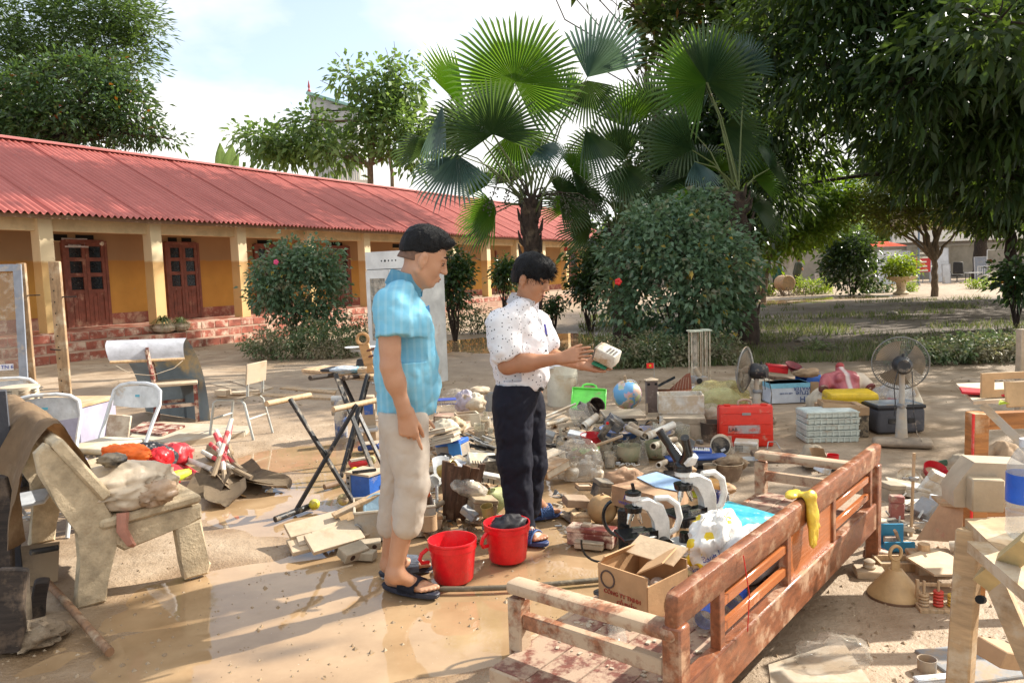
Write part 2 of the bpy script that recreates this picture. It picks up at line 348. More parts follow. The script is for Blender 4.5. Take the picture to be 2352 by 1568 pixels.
def building():
    wallm=wall_mat('ochre_wall',(.43,.28,.15),(.66,.36,.08)); beamm=mat('cream_plaster',(.66,.50,.29),.85,.12,(.5,.36,.2),1.5); colm=wall_mat('column_plaster',(.74,.60,.38),(.68,.46,.20),.9)
    B=thing('school_building','long single storey ochre school building with red corrugated roof and verandah','building',C1,BA)
    # body
    m=M(); m.box(((T0+T1)/2,WY+.1,FZ+1.3),(T1-T0,.2,2.6)); m.box(((T0+T1)/2,7.7,FZ+1.3),(T1-T0,.2,2.6)); m.box((T1-.1,4.6,FZ+1.5),(.2,6.2,3.0)); m.box((T0+.1,4.6,FZ+1.5),(.2,6.2,3.0)); w=m.done('wall',wallm,B)
    m=M(); m.box(((T0+T1)/2,.0,FZ+2.30),(T1-T0,.20,.30)); m.done('beam',beamm,B)
    m=M(); m.box(((T0+T1)/2,.62,FZ+2.47),(T1-T0,1.62,.03)); m.done('verandah_ceiling',mat('verandah_ceiling',(.5,.37,.22),.9,.2),B)
    m=M(); m.box(((T0+T1)/2,.45,FZ/2),(T1-T0,2.0,FZ)); m.done('floor_slab',mat('plinth_render',(.42,.28,.22),.85,.55,MUDL),B)
    mdado=mat('dado_paint',(.33,.10,.07),.7,.45,(.55,.35,.25),3)
    m=M(); m.box(((T0+T1)/2,WY-.008,FZ+.14),(T1-T0,.016,.28)); m.done('dado',mdado,B)
    # columns
    k=-2
    cm=M(); cm.box((0,0,1.22),(.30,.30,2.44),bev=.008); c0=None
    t=-5.2
    while t<T1:
        if c0 is None: c0=cm.done('column',colm,B,(t,-.0,FZ)); c0.location=(t,-.06,FZ)
        else: c=c0.copy(); COL.objects.link(c); c.parent=B; c.location=(t,-.06,FZ)
        t+=CS
    # steps with terracotta tiles
    sm=mat('step_render',(.36,.21,.15),.8,.5,(.40,.29,.21),4); 
    for i,(y,h) in enumerate(((-.55-.16,FZ*2/3-.003),(-.55-.47,FZ/3-.003))):
        s=M(); s.box(((T0+T1)/2,y,h/2),(T1-T0,.33,h)); s.done('step',sm,B)
    tmr=mat('terracotta_tile',(.34,.10,.065),.45,.40,(.55,.42,.32),2.6,.25)
    tt=M(); tt.box((0,0,0),(.40,.014,.165),bev=.004); t0=None
    for r,(y,z,ta,tb) in enumerate(((-.556,FZ-.0935,-3,22),(-.87,FZ*2/3-.0935,-3,15),(-1.19,FZ/3-.0935,-3,13))):
        t=ta+(.13 if r==1 else 0)
        while t<tb:
            if t0 is None: t0=tt.done('tile',tmr,B,(t,y,z))
            else: c=t0.copy(); COL.objects.link(c); c.parent=B; c.location=(t,y,z)
            t+=.415
    ft=M(); ft.box((0,0,0),(.40,.40,.012),bev=.003); f0=None
    for j in range(4):
        t=-3
        while t<16:
            if f0 is None: f0=ft.done('tile',tmr,B,(t,-.345+j*.415,FZ+.004))
            else: c=f0.copy(); COL.objects.link(c); c.parent=B; c.location=(t,-.345+j*.415,FZ+.004)
            t+=.415
    # doors: red brown double leaves with three panes over two panels each
    dm=mat('door_paint',(.235,.075,.05),.5,.22,(.45,.28,.2),3,.2); gm=mat('dark_pane',(.012,.016,.022),.08,.12,(.2,.18,.15),14)
    vm=mat('painted_void',(.006,.006,.006),.9,0)  # near-black paint stands in for the shaded depth of openings
    def door(t0,t1,h=2.0,ajar=0):
        D=M(); w=t1-t0
        for x in (t0-.035,t1+.035): D.box((x,WY-.04,FZ+h/2+.03),(.07,.10,h+.06))
        D.box(((t0+t1)/2,WY-.04,FZ+h+.045),(w,.10,.07)); d=D.done('door',dm,B)
        for s in (0,1):
            lw=w/2-.008; cx=t0+w*(.25+.5*s); L=M()
            st=.085
            for x in (-lw/2+st/2,lw/2-st/2): L.box((x,0,h/2),(st,.05,h))
            for z in (h-.045,h*.80,h*.615,h*.415,.06): L.box((0,.002,z),(lw-2*st,.044,.09 if z>.3 else .12))
            L.box((0,.008,h*.21),(lw-2*st,.02,h*.42))
            for x in (-lw*.15,lw*.15): L.box((x,-.006,h*.2),(lw*.2,.016,h*.30),bev=.006)
            L.box((0,.004,h*.2),(.045,.044,h*.40))
            lf=L.done('door_leaf',dm,d,(cx,WY-.055,FZ+.012)); lf.rotation_euler=(0,0,ajar*(1 if s else -1))
        for s in (0,1):
            lw=w/2; cx=t0+w*(.25+.5*s)
            for z in (.5*(.415+.615),.5*(.615+.80),.5*(.80+.97)): g=M(); g.box((cx,WY-.05,FZ+.012+h*z),(lw-.19,.008,h*.15)); g.done('pane',gm,d)
    door(tu(150,WY),tu(240,WY)); door(tu(384,WY),tu(452,WY)); 
    for u0,u1 in ((588,640),(760,800),(962,1005),(1293,1322)): door(tu(u0,WY),tu(u1,WY))
    # paired ventilation slots above the doors, their shaded depth painted near-black
    for a,b in ((122,162),(181,222),(392,412),(423,445),(596,630),(765,790),(905,925),(935,960),(1032,1055)):
        x0,x1=tu(a,WY),tu(b,WY); q=M(); q.box(((x0+x1)/2,WY-.003,FZ+2.12),(x1-x0,.012,.15)); s=M()
        q.done('vent',vm,B); s.box(((x0+x1)/2,WY-.015,FZ+2.03),(x1-x0+.08,.05,.03)); s.done('vent_sill',beamm,B)
    # lighter recess panels of the far rooms
    q=M(); x0,x1=tu(1096,WY),tu(1140,WY); q.box(((x0+x1)/2,WY-.03,FZ+1.0),(.10,.06,2.0)); q.box((x1,WY-.03,FZ+1.0),(.14,.06,2.0)); q.done('door_frame',dm,B)
    # sign over the first door and a round lamp
    sgx=(tu(155,WY)+tu(196,WY))/2; sw=.62
    q=M(); q.box((sgx,WY-.06,FZ+2.0),(sw,.02,.22),rot=(R(-8),0,0)); sg=q.done('sign_board',mat('sign_white',(.72,.71,.70),.5,.1),B)
    red=mat('sign_red',(.55,.02,.03),.5,0); blk=mat('ink_black',(.03,.03,.035),.6,0)
    text('ĐỘI TNTP HỒ CHÍ MINH',.072,red,'lettering',sg,(sgx,WY-.077,FZ+2.035),(R(82),0,0),sx=.85); text('Th. Cô Minh Trưng Vương Bình',.04,blk,'lettering',sg,(sgx,WY-.086,FZ+1.955),(R(82),0,0))
    for u in (236,): q=M(); x=tu(u,WY); q.ball((x,WY-.06,FZ+2.0),.07,12,(1,.6,1)); q.cyl((x,WY,FZ+2.0),(x,WY-.04,FZ+2.0),.05,n=10); q.done('wall_lamp',mat('lamp_white',(.75,.70,.6),.4,.1),B)
    # roof: corrugated sheets 1.04 m wide laid side by side on both slopes
    EY,EZ=-.62,FZ+2.47; RY,RZ=3.95,FZ+4.72; 
    rm,nt,out=newmat('red_roof_sheet'); c=coords(nt,'Object',True); cg=coords(nt,'Object',False)
    n=nz(nt,c,1.3,6,.6,(1,.25,1)); n2=nz(nt,c,7,5,.7,(1,.3,1)); col=mixc(nt,ramp(nt,n,.3,.7),(.34,.068,.052),(.45,.115,.095)); col=mixc(nt,ramp(nt,n2,.58,.7),col,(.30,.07,.06)); col=mixc(nt,ramp(nt,nz(nt,c,24,4,.7),.66,.72),col,(.50,.36,.30)); col=mixc(nt,.07,col,(.48,.38,.33))
    pbsdf(nt,out,col,.55,0,bump(nt,n2,.1,.01))
    rm2=rm.copy(); 
    sw=1.04; nrib=7
    def sheetmesh(y0,z0,y1,z1):
        vs=[];fs=[]; nx=nrib*6; 
        for j in (0,1):
            for i in range(nx+1):
                x=-.5*sw+sw*1.02*i/nx; q=.033*math.cos(2*math.pi*i/6); vs.append((x,(y0,y1)[j],(z0,z1)[j]+q))
        for i in range(nx): fs.append((i,i+1,nx+2+i,nx+1+i))
        return vs,fs
    ln=math.hypot(RY-EY,RZ-EZ); mf=None; mb=None; t=T0-.3; i=0
    while t<T1+.3:
        dz=.010*(i%2)
        if mf is None:
            mf=npmesh('roof_sheet',*sheetmesh(EY,EZ,RY,RZ),rm,B,loc=(t,0,dz)); mb=npmesh('roof_sheet',*sheetmesh(2*RY-EY,EZ,RY,RZ),rm,B,loc=(t,0,dz))
        else:
            for s in (mf,mb): c=s.copy(); COL.objects.link(c); c.parent=B; c.location=(t,0.0,dz)
        t+=sw; i+=1
    q=M(); 
    for s in (-1,1): q.box(((T0+T1)/2,RY+s*.10,RZ+.025),(T1-T0+.8,.24,.012),rot=(s*R(-24),0,0))
    q.done('ridge_cap',mat('ridge_metal',(.33,.09,.075),.5,.1),B)
    q=M(); q.box(((T0+T1)/2,EY+.12,EZ-.05),(T1-T0,.05,.09)); q.box(((T0+T1)/2,1.2,EZ+.6),(T1-T0,.08,.1)); q.done('eave_board',mat('eave_timber',(.20,.11,.06),.8,.2),B)
    # gables
    for x in (T0+.1,T1-.1): q=M(); q.prism([(1.5,FZ+2.6),(7.7,FZ+2.6),(RY+.6,RZ-.06),(RY-.4,RZ-.06)],-.1,.1,rot=(R(90),0,R(90)),c=(x,0,0)); q.done('gable',wallm,B)
building()
def step_pots():
    clay=mat('pale_clay',(.45,.36,.28),.8,.5); lm=leafmat('spider_leaf',(.05,.09,.025),(.16,.20,.08),.3,.5,.5)
    for i,(u,v,s,lb) in enumerate(((368,752,1.35,'round clay pot of arching grassy leaves on the verandah steps'),(406,744,1.15,'smaller green spider plant in a pot beside the round clay pot on the steps'))):
        c=C1+BX*(tu(u,-.72))+BY*(-.72); t=thing('potted_plant',lb,'potted plant',(c.x,c.y,FZ*2/3),group='pots on the verandah steps')
        m=M(); m.lathe([(.09*s,0),(.17*s,.06),(.19*s,.13),(.165*s,.2),(.18*s,.22),(.15*s,.21),(.13*s,.16)],20); m.done('pot',clay,t)
        vs=[];fs=[]; r=random.Random(i)
        for k in range(110):
            a=r.uniform(0,6.283); L=r.uniform(.22,.36)*s; e=r.uniform(.3,1.3); b=len(vs); w=.016
            for q in range(5):
                f=q/4; rr=L*f*math.cos(e)+.0; z=.19*s+L*(math.sin(e)*f-.95*f*f*f); x,y=math.cos(a)*rr,math.sin(a)*rr; ww=w*(1-f*.85)
                vs+= [(x-math.sin(a)*ww,y+math.cos(a)*ww,z),(x+math.sin(a)*ww,y-math.cos(a)*ww,z)]
            for q in range(4): fs.append((b+2*q,b+2*q+1,b+2*q+3,b+2*q+2))
        npmesh('leaves',vs,fs,lm,t)
step_pots()
# ================================================================ far structures
def far_things():
    conc=mat('grey_concrete',(.30,.28,.25),.9,.3,(.22,.2,.17),.8); 
    a=G(1690,650); b=V((70,62,0)); y=60
    m=M(); m.box((38,60.2,1.25),(70,.25,2.5)); 
    for k in range(24): m.box((4+k*3,60.0,1.27),(.35,.35,2.55))
    m.box((38,60.2,2.56),(70,.36,.12)); solo(m,'boundary_wall',conc,'long grey concrete boundary wall at the back of the grounds','wall')
    # tower house behind the roof: grey render, green gable roof with a red finial
    t=thing('tower_house','narrow grey tower house with green gable roof and red finial behind the mid tree','building',P(790,420,62)-V((0,0,0)))
    g=t.location.copy(); t.location=(g.x,62,0); k=62/1764
    zt=P(790,268,62).z; zp=P(738,230,62).z; w=1.75
    m=M(); m.box((0,0,zt/2),(w*2,5,zt)); m.done('wall',mat('tower_render',(.42,.43,.44),.85,.15,(.3,.3,.3),.7),t)
    m=M(); m.prism([(-w,zt-.1),(w,zt-.1),(w,zt),(-w,zp-.15)],-2.5,2.5,rot=(R(90),0,0)); m.done('gable',MATS['tower_render'],t); m=M(); m.prism([(-w-.2,zp-.12),(w+.3,zt-.05),(w+.3,zt+.12),(-w-.1,zp+.06)],-2.8,2.8,rot=(R(90),0,0)); m.done('roof',mat('green_roof',(.25,.45,.40),.5,.1),t)
    m=M(); m.lathe([(.06,0),(.14,.25),(.05,.4),(.10,.55),(.02,1.0)],8,c=(-w,-2.5,zp-.1)); m.done('finial',mat('finial_red',(.4,.08,.08),.5,0),t)
    t2=thing('terrace_railing','white baluster railing of a terrace beside the grey tower','railing',(P(805,400,58).x,58,0)); z=P(805,408,58).z; 
    for k in range(14): m=M(); m.cyl((-1.1+k*.17,0,z-.2),(-1.1+k*.17,0,z+.75),.03,n=6); m.done('baluster',MATS['lamp_white'],t2)
    m=M(); m.box((0,0,z+.78),(2.5,.12,.08)); m.box((0,.1,z/2-.1),(2.5,.3,z-.2)); m.done('rail',MATS['lamp_white'],t2)
    # buildings behind the boundary wall
    t=thing('far_shed','long beige ribbed shed with a white band behind the boundary wall','building',(P(2215,560,74).x,74,0))
    z0=P(2215,553,74).z; z1=P(2215,527,74).z; z2=P(2215,470,74).z
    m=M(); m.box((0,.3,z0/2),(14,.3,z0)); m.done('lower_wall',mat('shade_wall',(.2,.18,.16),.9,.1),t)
    m=M(); m.box((0,0,(z0+z1)/2),(14,.4,z1-z0)); m.done('white_band',mat('band_white',(.72,.70,.66),.7,.1),t)
    m=M(); 
    for k in range(56): m.box((-6.9+k*.25,0,(z1+z2)/2),(.17,.36,z2-z1))
    m.box((0,.12,(z1+z2)/2),(14,.3,z2-z1)); m.done('ribbed_cladding',mat('beige_clad',(.42,.33,.22),.7,.1),t)
    m=M(); m.box((0,2,z2+.1),(14.6,5,.2)); m.done('roof',mat('shed_roof',(.4,.36,.33),.7,.1),t)
    t=thing('far_house','small pink walled house with blue sheet roof behind the boundary wall','building',(P(1850,560,72).x,72,0)); z=P(1850,566,72).z
    m=M(); m.box((0,0,z/2),(5,4,z)); m.done('wall',mat('pink_wall',(.5,.27,.25),.8,.1),t); m=M(); m.box((.6,-.6,z+.12),(6,5,.16),rot=(R(6),0,0)); m.done('roof',mat('blue_sheet',(.05,.09,.22),.5,.1),t)
    m=M(); m.sheet(lambda u,v:((u-.5)*4,(v-.5)*2.5,.7*math.sin(3*u)*v+.1*math.sin(9*u)),8,4,.02); solo(m,'tarpaulin',mat('orange_tarp',(.80,.10,.02),.5,0),'orange tarpaulin stretched above the boundary wall','tarpaulin',(P(2030,562,66).x,66,P(2030,562,66).z-.3))
    # standing panels, lamp post, banner, furniture set out by the wall
    pan=mat('pale_panel',(.55,.57,.60),.6,.25,(.4,.36,.3),1.2); dk=mat('slate_panel',(.18,.20,.24),.6,.2)
    def panel(u0,u1,v0,v1,y,mt,lb,nm='partition_panel',lean=6):
        a=P(u0,v1,y);b=P(u1,v1,y);z=P((u0+u1)/2,v0,y).z; m=M(); w=b.x-a.x; m.box((0,0,z/2),(w,.06,z),bev=.01); t=thing(nm,lb,'panel',((a.x+b.x)/2,y,0),(R(-lean),0,0)); m.done('board',mt,t); m=M()
        for sx in (-1,1): m.box((sx*(w/2+.012),-.005,z/2),(.03,.08,z))
        m.box((0,-.005,z+.01),(w+.05,.08,.03)); m.done('edge_frame',mat('panel_frame',(.4,.41,.43),.5,.1),t)
    panel(2017,2072,575,647,50,pan,'tall pale grey panel standing behind the pedestal planter'); panel(2072,2093,576,636,56,pan,'narrow pale panel tucked behind the tall grey panel'); panel(2136,2180,570,645,51,pan,'grey panel standing behind the twin stemmed tree'); panel(2166,2183,607,645,47,pan,'short white cabinet side leaning near the office chair'); panel(2240,2267,590,645,48,dk,'dark slate coloured panel beside the metal bed frame')
    g=P(2109,650,45); m=M(); m.cyl((0,0,0),(0,0,P(2109,480,45).z),.07,.05,n=10); t=thing('lamp_post','slim blue grey post beside the red banner','post',(g.x,45,0)); m.done('pole',mat('post_blue',(.12,.17,.24),.5,.2),t); m=M(); m.cyl((0,0,0),(0,0,.12),.16,.12,n=10); m.done('base',conc,t)
    g=P(2120,640,50); m=M(); zt=P(2120,590,50).z; m.box((0,0,zt/2+.35),(.95,.03,zt-.7)); t=thing('banner','red vertical banner with pale writing on the blue post','banner',(g.x,50,0)); m.done('cloth',mat('banner_red',(.55,.03,.03),.6,.1),t)
    m=M(); 
    for k in range(6): m.box((0,-.025,.8+k*.28),(.6-.1*(k%3),.01,.10))
    m.done('lettering',MATS['lamp_white'],t)
    m=M(); m.cyl((0,0.02,0),(0,.02,zt),.025,n=6); m.done('pole',dk,t)
    # office chair
    c=P(2198,645,46); t=thing('office_chair','black office chair on castors in front of the boundary wall','chair',(c.x,46,0),R(160)); bl=mat('black_fabric',(.012,.012,.013),.7,.15)
    m=M(); m.box((0,0,.5),(.55,.55,.11),bev=.03); m.done('seat',bl,t); m=M(); m.box((0,.27,.95),(.52,.1,.7),bev=.04); m.done('backrest',bl,t)
    m=M(); m.cyl((0,0,.1),(0,0,.46),.03,n=8)
    for k in range(5): a=k*1.2566; m.cyl((0,0,.12),(.3*math.cos(a),.3*math.sin(a),.06),.02,n=6)
    m.done('base',bl,t)
    for s in (-1,1): m=M(); m.tube([(s*.27,.1,.5),(s*.33,.05,.7),(s*.33,-.2,.72)],.02,6); m.done('armrest',bl,t)
    # metal bed frame
    c=P(2300,645,45); t=thing('bed_frame','white tubular metal bed frame with boards on it by the wall','bed',(c.x-.2,45,0),R(8)); wm=mat('white_tube',(.65,.66,.66),.4,.2)
    for s,h in ((-.95,1.0),(.95,.75)):
        m=M(); m.tube([(s,-.45,0),(s,-.45,h),(s,.45,h),(s,.45,0)],.022,6); 
        for k in range(4): m.cyl((s,-.27+k*.18,.35),(s,-.27+k*.18,h),.012,n=5)
        m.done('end_frame',wm,t)
    for s in (-.45,.45): m=M(); m.box((0,s,.38),(1.9,.03,.05)); m.done('side_rail',wm,t)
    m=M(); m.box((0,0,.45),(1.8,.85,.05)); m.box((.2,0,.6),(.9,.6,.2)); m.done('board',mat('board_cream',(.6,.55,.42),.7,.3),t)
    c=P(2240,645,48); t=thing('tube_stand','tall white tube frame standing behind the bed frame','frame',(P(2300,645,52).x,52,0)); m=M(); m.tube([(-1,0,0),(-1,0,2.0),(1,0,2.0),(1,0,0)],.03,6); m.done('tube',wm,t)
    c=P(2230,645,47); t=thing('side_table','small low table with a folded seat by the dark panel','table',(c.x-.15,46.5,0)); m=M(); m.box((0,0,.62),(.8,.5,.05)); m.done('top',wm,t); 
    for sx in (-.35,.35): m=M(); m.tube([(sx,-.2,0),(sx,-.2,.6),(sx,.2,.6),(sx,.2,0)],.02,6); m.done('leg',bl,t)
    # pedestal planter
    c=P(2070,668,34); t=thing('pedestal_planter','cream stone bowl on a pedestal with a yellow green shrub','planter',(c.x,34,0)); st=mat('cream_stone',(.62,.52,.36),.8,.2)
    m=M(); m.lathe([(.34,0),(.34,.08),(.2,.16),(.17,.3),(.2,.5),(.26,.56)],18); m.done('pedestal',st,t); m=M(); m.lathe([(.2,.54),(.42,.62),(.62,.74),(.66,.80),(.60,.80),(.5,.74),(.0,.70)],22); m.done('bowl',st,t)
    # mountain; distance haze is put into its blue grey colour
    vs=[];fs=[]; n=40
    for i in range(n+1):
        x=130+i*24; hgt=(110+22*math.sin(i*.41+1)+9*math.sin(i*1.1))*min(1,.25+i/9); 
        for j in range(4): vs.append((x,900-90*(3-j),hgt*(j/3)**.8+(nr.rand()-.5)*14*(j>0)))
    for i in range(n):
        for j in range(3): a=i*4+j; fs.append((a,a+4,a+5,a+1))
    tag(npmesh('mountain',vs,fs,mat('hazy_mountain',(.20,.26,.33),.95,.2,(.28,.33,.38),.01)),kind='structure')
far_things()
# ================================================================ vegetation
def leaf_cloud(blobs,n,L,Wd,k=14,fold=False,droop=.25,seed=0,spread=.5,shell=.55,hang=0.0,clump=None,flat=0.0):
    """leaves in small clumps through a set of ellipsoids [(centre,(rx,ry,rz))]; returns vertices, faces"""
    g=np.random.RandomState(seed); vol=np.array([r[0]*r[1]*r[2] for c,r in blobs])**(2/3); pr=vol/vol.sum()
    nc=max(1,n//k); bi=g.choice(len(blobs),nc,p=pr); c=np.array([list(b[0]) for b in blobs])[bi]; r=np.array([list(b[1]) for b in blobs])[bi]
    d=g.normal(size=(nc,3)); d/=np.linalg.norm(d,axis=1,keepdims=True); rad=g.rand(nc,1)**(1/3); rad=shell+(1-shell)*rad; rad*=1+.18*g.normal(size=(nc,1))*.6
    ctr=c+d*r*rad; cl=clump or L*1.6
    kk=g.randint(max(2,int(k*.5)),int(k*1.5)+1,nc); idx=np.repeat(np.arange(nc),kk); N=len(idx)
    off=g.normal(size=(N,3))*cl*spread; off[:,2]*=.8; p=ctr[idx]+off
    od=off/np.maximum(np.linalg.norm(off,axis=1,keepdims=True),1e-5)+.5*d[idx]+.35*g.normal(size=(N,3)); od[:,2]-=hang
    if flat: od[:,2]*=(1-flat)
    od/=np.linalg.norm(od,axis=1,keepdims=True); up=np.array([0,0,1.])+.75*g.normal(size=(N,3))
    s=np.cross(od,up); s/=np.maximum(np.linalg.norm(s,axis=1,keepdims=True),1e-5); nn=np.cross(s,od)
    l=L*(.65+.6*g.rand(N,1)); w=Wd*(.7+.5*g.rand(N,1)); tip=p+od*l; tip[:,2]-=(droop*l[:,0])
    mid=p+od*l*.45; mid[:,2]-=droop*l[:,0]*.12
    a=mid+s*w*.5; b=mid-s*w*.5
    if not fold:
        v=np.stack([p,a,tip,b],1).reshape(-1,3); q=np.arange(N)[:,None]*4; f=np.concatenate([q,q+1,q+2,q+3],1)
    else:
        a=a+nn*w*.18; b=b+nn*w*.18; v=np.stack([p,a,tip,b,mid],1).reshape(-1,3); q=np.arange(N)[:,None]*5
        f=np.concatenate([np.concatenate([q,q+1,q+2,q+4],1),np.concatenate([q,q+4,q+2,q+3],1)],0)
    return v,f
def px(u,v,y,rx,ry=None,dep=None):
    """ellipsoid whose outline covers rx by ry picture units at distance y"""
    k=y/1764; ry=ry or rx; return (P(u,v,y),(rx*k,(dep or rx)*k,ry*k))
barkd=mat('dark_bark',(.045,.03,.022),.9,.25,(.12,.09,.06),5,.3,bmp=.8,grain=(3,3,.6)); barkl=mat('pale_bark',(.20,.15,.10),.9,.3,(.28,.22,.15),4,.3,bmp=.7,grain=(3,3,.6))
def limb(m,p0,p1,r0,r1,seed=0,n=7,sag=.12,k=7):
    g=random.Random(seed); p0=V(p0);p1=V(p1); L=(p1-p0).length; pts=[];rs=[]
    for i in range(k+1):
        f=i/k; p=p0.lerp(p1,f)+V((g.uniform(-1,1),g.uniform(-1,1),g.uniform(-.5,.5)))*L*.035*(1 if 0<i<k else 0)+V((0,0,sag*L*math.sin(math.pi*f)*.5)); pts.append(p); rs.append(r0+(r1-r0)*f)
    m.tube(pts,rs,n)
def tree(name,label,cat,base,r0,fork,blobs,n,L,Wd,lm,bark=None,group=None,seed=1,limbs=10,twigs=30,**kw):
    base=V(base); t=thing(name,label,cat,base,group=group); m=M(); fk=[V(f)-base for f in (fork if isinstance(fork,list) else [fork])]; g=random.Random(seed); prev=V((0,0,-.1)); r=r0
    for i,f in enumerate(fk): limb(m,prev,f,r,r*.72,seed+i,10,0); m.ball(f,r*.75,10); prev=f; r*=.72
    bl=[(V(c)-base,rr) for c,rr in blobs]
    for i,(c,rr) in enumerate(bl): limb(m,prev if i%2 else fk[max(0,len(fk)-2)],c,r*.7,r*.12,seed+10+i)
    for i in range(twigs):
        c,rr=bl[g.randrange(len(bl))]; d=V((g.gauss(0,1),g.gauss(0,1),g.gauss(0,.8))).normalized(); limb(m,c,c+V((d.x*rr[0],d.y*rr[1],d.z*rr[2]))*g.uniform(.6,.98),r*.16,r*.04,seed+50+i,5,.1,4)
    m.done('trunk',bark or barkd,t); v,f=leaf_cloud(bl,n,L,Wd,seed=seed,**kw); npmesh('crown',v,f,lm,t); return t
LG=leafmat('leaf_acacia',(.035,.075,.028),(.075,.125,.035),.35,.45); LB=leafmat('leaf_broad',(.022,.055,.025),(.06,.11,.035),.3,.3,0,(.22,.05,.02)); LL=leafmat('leaf_light',(.075,.14,.045),(.15,.22,.07),.4,.5); LD=leafmat('leaf_dark',(.014,.036,.016),(.035,.075,.022),.3,.35); LT=leafmat('leaf_terminalia',(.025,.06,.018),(.08,.115,.025),.35,.35,0,(.2,.09,.02))
LM=leafmat('leaf_mango',(.014,.036,.011),(.045,.088,.019),.30,.5); LY=leafmat('leaf_lime',(.16,.24,.035),(.30,.36,.06),.4,.5); LH=leafmat('leaf_hibiscus',(.065,.13,.075),(.14,.225,.13),.25,.4,.2,(.42,.30,.05)); LQ=leafmat('leaf_hedge',(.05,.095,.04),(.12,.165,.075),.25,.6,.5); LF=leafmat('leaf_far',(.07,.13,.04),(.16,.23,.07),.4,.6)
def trees():
    # behind the roof, upper left
    y=34; b=[px(u,v,y,rx,ry) for u,v,rx,ry in ((40,40,120,70),(170,70,110,60),(285,25,80,40),(120,160,130,70),(250,130,90,60),(330,80,35,30),(10,140,80,70),(230,20,110,50),(-90,80,130,120),(310,150,35,25))]
    tree('acacia_tree','tall feathery acacia tree rising above the roof under the blue sky','tree',(P(60,400,y).x,y,0),.35,[P(60,330,y),P(80,200,y)],b,19000,.36,.08,LG,seed=3,k=24,clump=.6,droop=.1,flat=.45)
    y=29; b=[px(u,v,y,rx,ry) for u,v,rx,ry in ((70,240,95,75),(190,215,100,75),(285,245,60,60),(20,270,90,60),(310,290,50,40),(385,318,26,16),(150,290,110,50),(-90,260,110,110),(232,170,50,40))]
    tree('broadleaf_tree','dense glossy broadleaf tree just behind the roof ridge','tree',(P(150,400,y).x,y,0),.3,[P(150,330,y)],b,17000,.26,.10,LB,seed=5,k=10,fold=False,droop=.2)
    # light tree behind the roof, middle
    y=46; b=[px(u,v,y,rx,ry) for u,v,rx,ry in ((865,195,50,55),(800,180,35,40),(930,200,45,50),(900,300,80,60),(965,330,50,60),(715,295,55,45),(620,325,60,35),(560,312,26,14),(770,345,80,35),(850,260,60,40),(660,345,60,25))]
    tree('light_tree','loose light green tree with bare twigs above the middle of the roof','tree',(P(850,450,y).x,y,0),.25,[P(850,380,y),P(860,280,y)],b,5600,.50,.24,LL,barkl,seed=8,k=8,droop=.35,limbs=8,twigs=80,shell=.15,clump=.75)
    m=M(); t=thing('bare_tree','leafless branching treetop sticking up beside the light green tree','tree',(P(905,400,52).x,52,0)); o=t.location
    for i,(a,b,c,d) in enumerate(((890,300,905,95),(900,200,885,110),(900,180,925,120),(860,260,770,120),(815,190,765,160),(820,240,735,185),(880,240,940,140))): limb(m,P(a,b,52)-o,P(c,d,52)-o,.10 if i==0 else .06,.015,i,5)
    limb(m,(0,0,0),P(890,300,52)-o,.2,.1,33); m.done('branches',barkl,t)
    # banana leaves over the ridge
    t=thing('banana_plant','pale green banana leaves poking above the roof ridge','plant',(P(520,400,36).x,36,0)); o=t.location
    for i,(u0,v0,u1,v1,w) in enumerate(((512,420,506,328,.28),(520,420,534,332,.34),(528,425,548,352,.2))):
        a=P(u0,v0,36)-o; b=P(u1,v1,36)-o; m=M(); s=V((1,.3,0)).normalized(); m.sheet(lambda f,g:a.lerp(b,g)+s*(f-.5)*2*w*math.sin(math.pi*min(1,.08+g*.9))+V((0,-.1*abs(f-.5),0)),2,8,.01); m.done('leaf',leafmat('banana_leaf',(.25,.36,.14),(.3,.4,.18),.4,.5),t)
    m=M(); limb(m,(0,0,0),P(520,430,36)-o,.12,.08,3); m.done('stem',barkl,t)
    # tall trees behind the palms
    y=23; b=[px(u,v,y,rx,ry) for u,v,rx,ry in ((1560,30,70,40),(1640,50,80,60),(1740,60,90,70),(1500,70,45,35),(1475,130,30,30),(1540,130,60,40),(1480,30,30,20),(1600,-60,150,60),(1750,-90,200,90),(1900,-60,200,120),(1680,160,90,70),(1560,-260,140,80),(1720,-240,150,90))]
    tree('terminalia_tree','tall tree with tiered rosettes of large leaves above the palms','tree',(P(1690,700,y).x,y,0),.28,[P(1690,420,y),P(1680,180,y)],b,11000,.36,.17,LT,seed=11,k=11,droop=.15,clump=.34,flat=.3,shell=.35)
    b=[((-2.6+i*1.05+.5*math.sin(i*5),19.6+i*1.55,12.6+.12*i+.6*math.sin(i*3)),(1.5+.4*math.sin(i*7),1.5,.7)) for i in range(11)]+[((-.8+i*1.3,19.4+i*1.7,15.0+.5*math.sin(i*4)),(1.5,1.4,.7)) for i in range(7)]
    tree('added_tall_tree','very tall thin crowned tree added behind the fan palms to dapple the roof','tree',(6.6,33.5,0),.09,[(6.4,33,7),(5.4,31,11.5)],b,12500,.40,.2,LT,seed=12,k=24,clump=.75,shell=.1,twigs=50)  # added tree, crown mostly above the view, shaped to dapple the roof with shade
    y=21; b=[px(u,v,y,rx,ry) for u,v,rx,ry in ((1560,430,80,90),(1480,480,50,70),(1650,400,80,110),(1620,520,80,70),(1360,560,40,40),(1430,560,60,50),(1520,560,80,60),(1600,290,80,80),(1700,260,90,90),(1500,380,60,60),(1720,480,70,70),(1740,360,70,70))]
    tree('shade_tree','dark leaved tree filling the gap behind the fan palms','tree',(P(1570,700,y).x,y,0),.18,[P(1570,560,y)],b,14000,.26,.13,LD,seed=13,k=9)
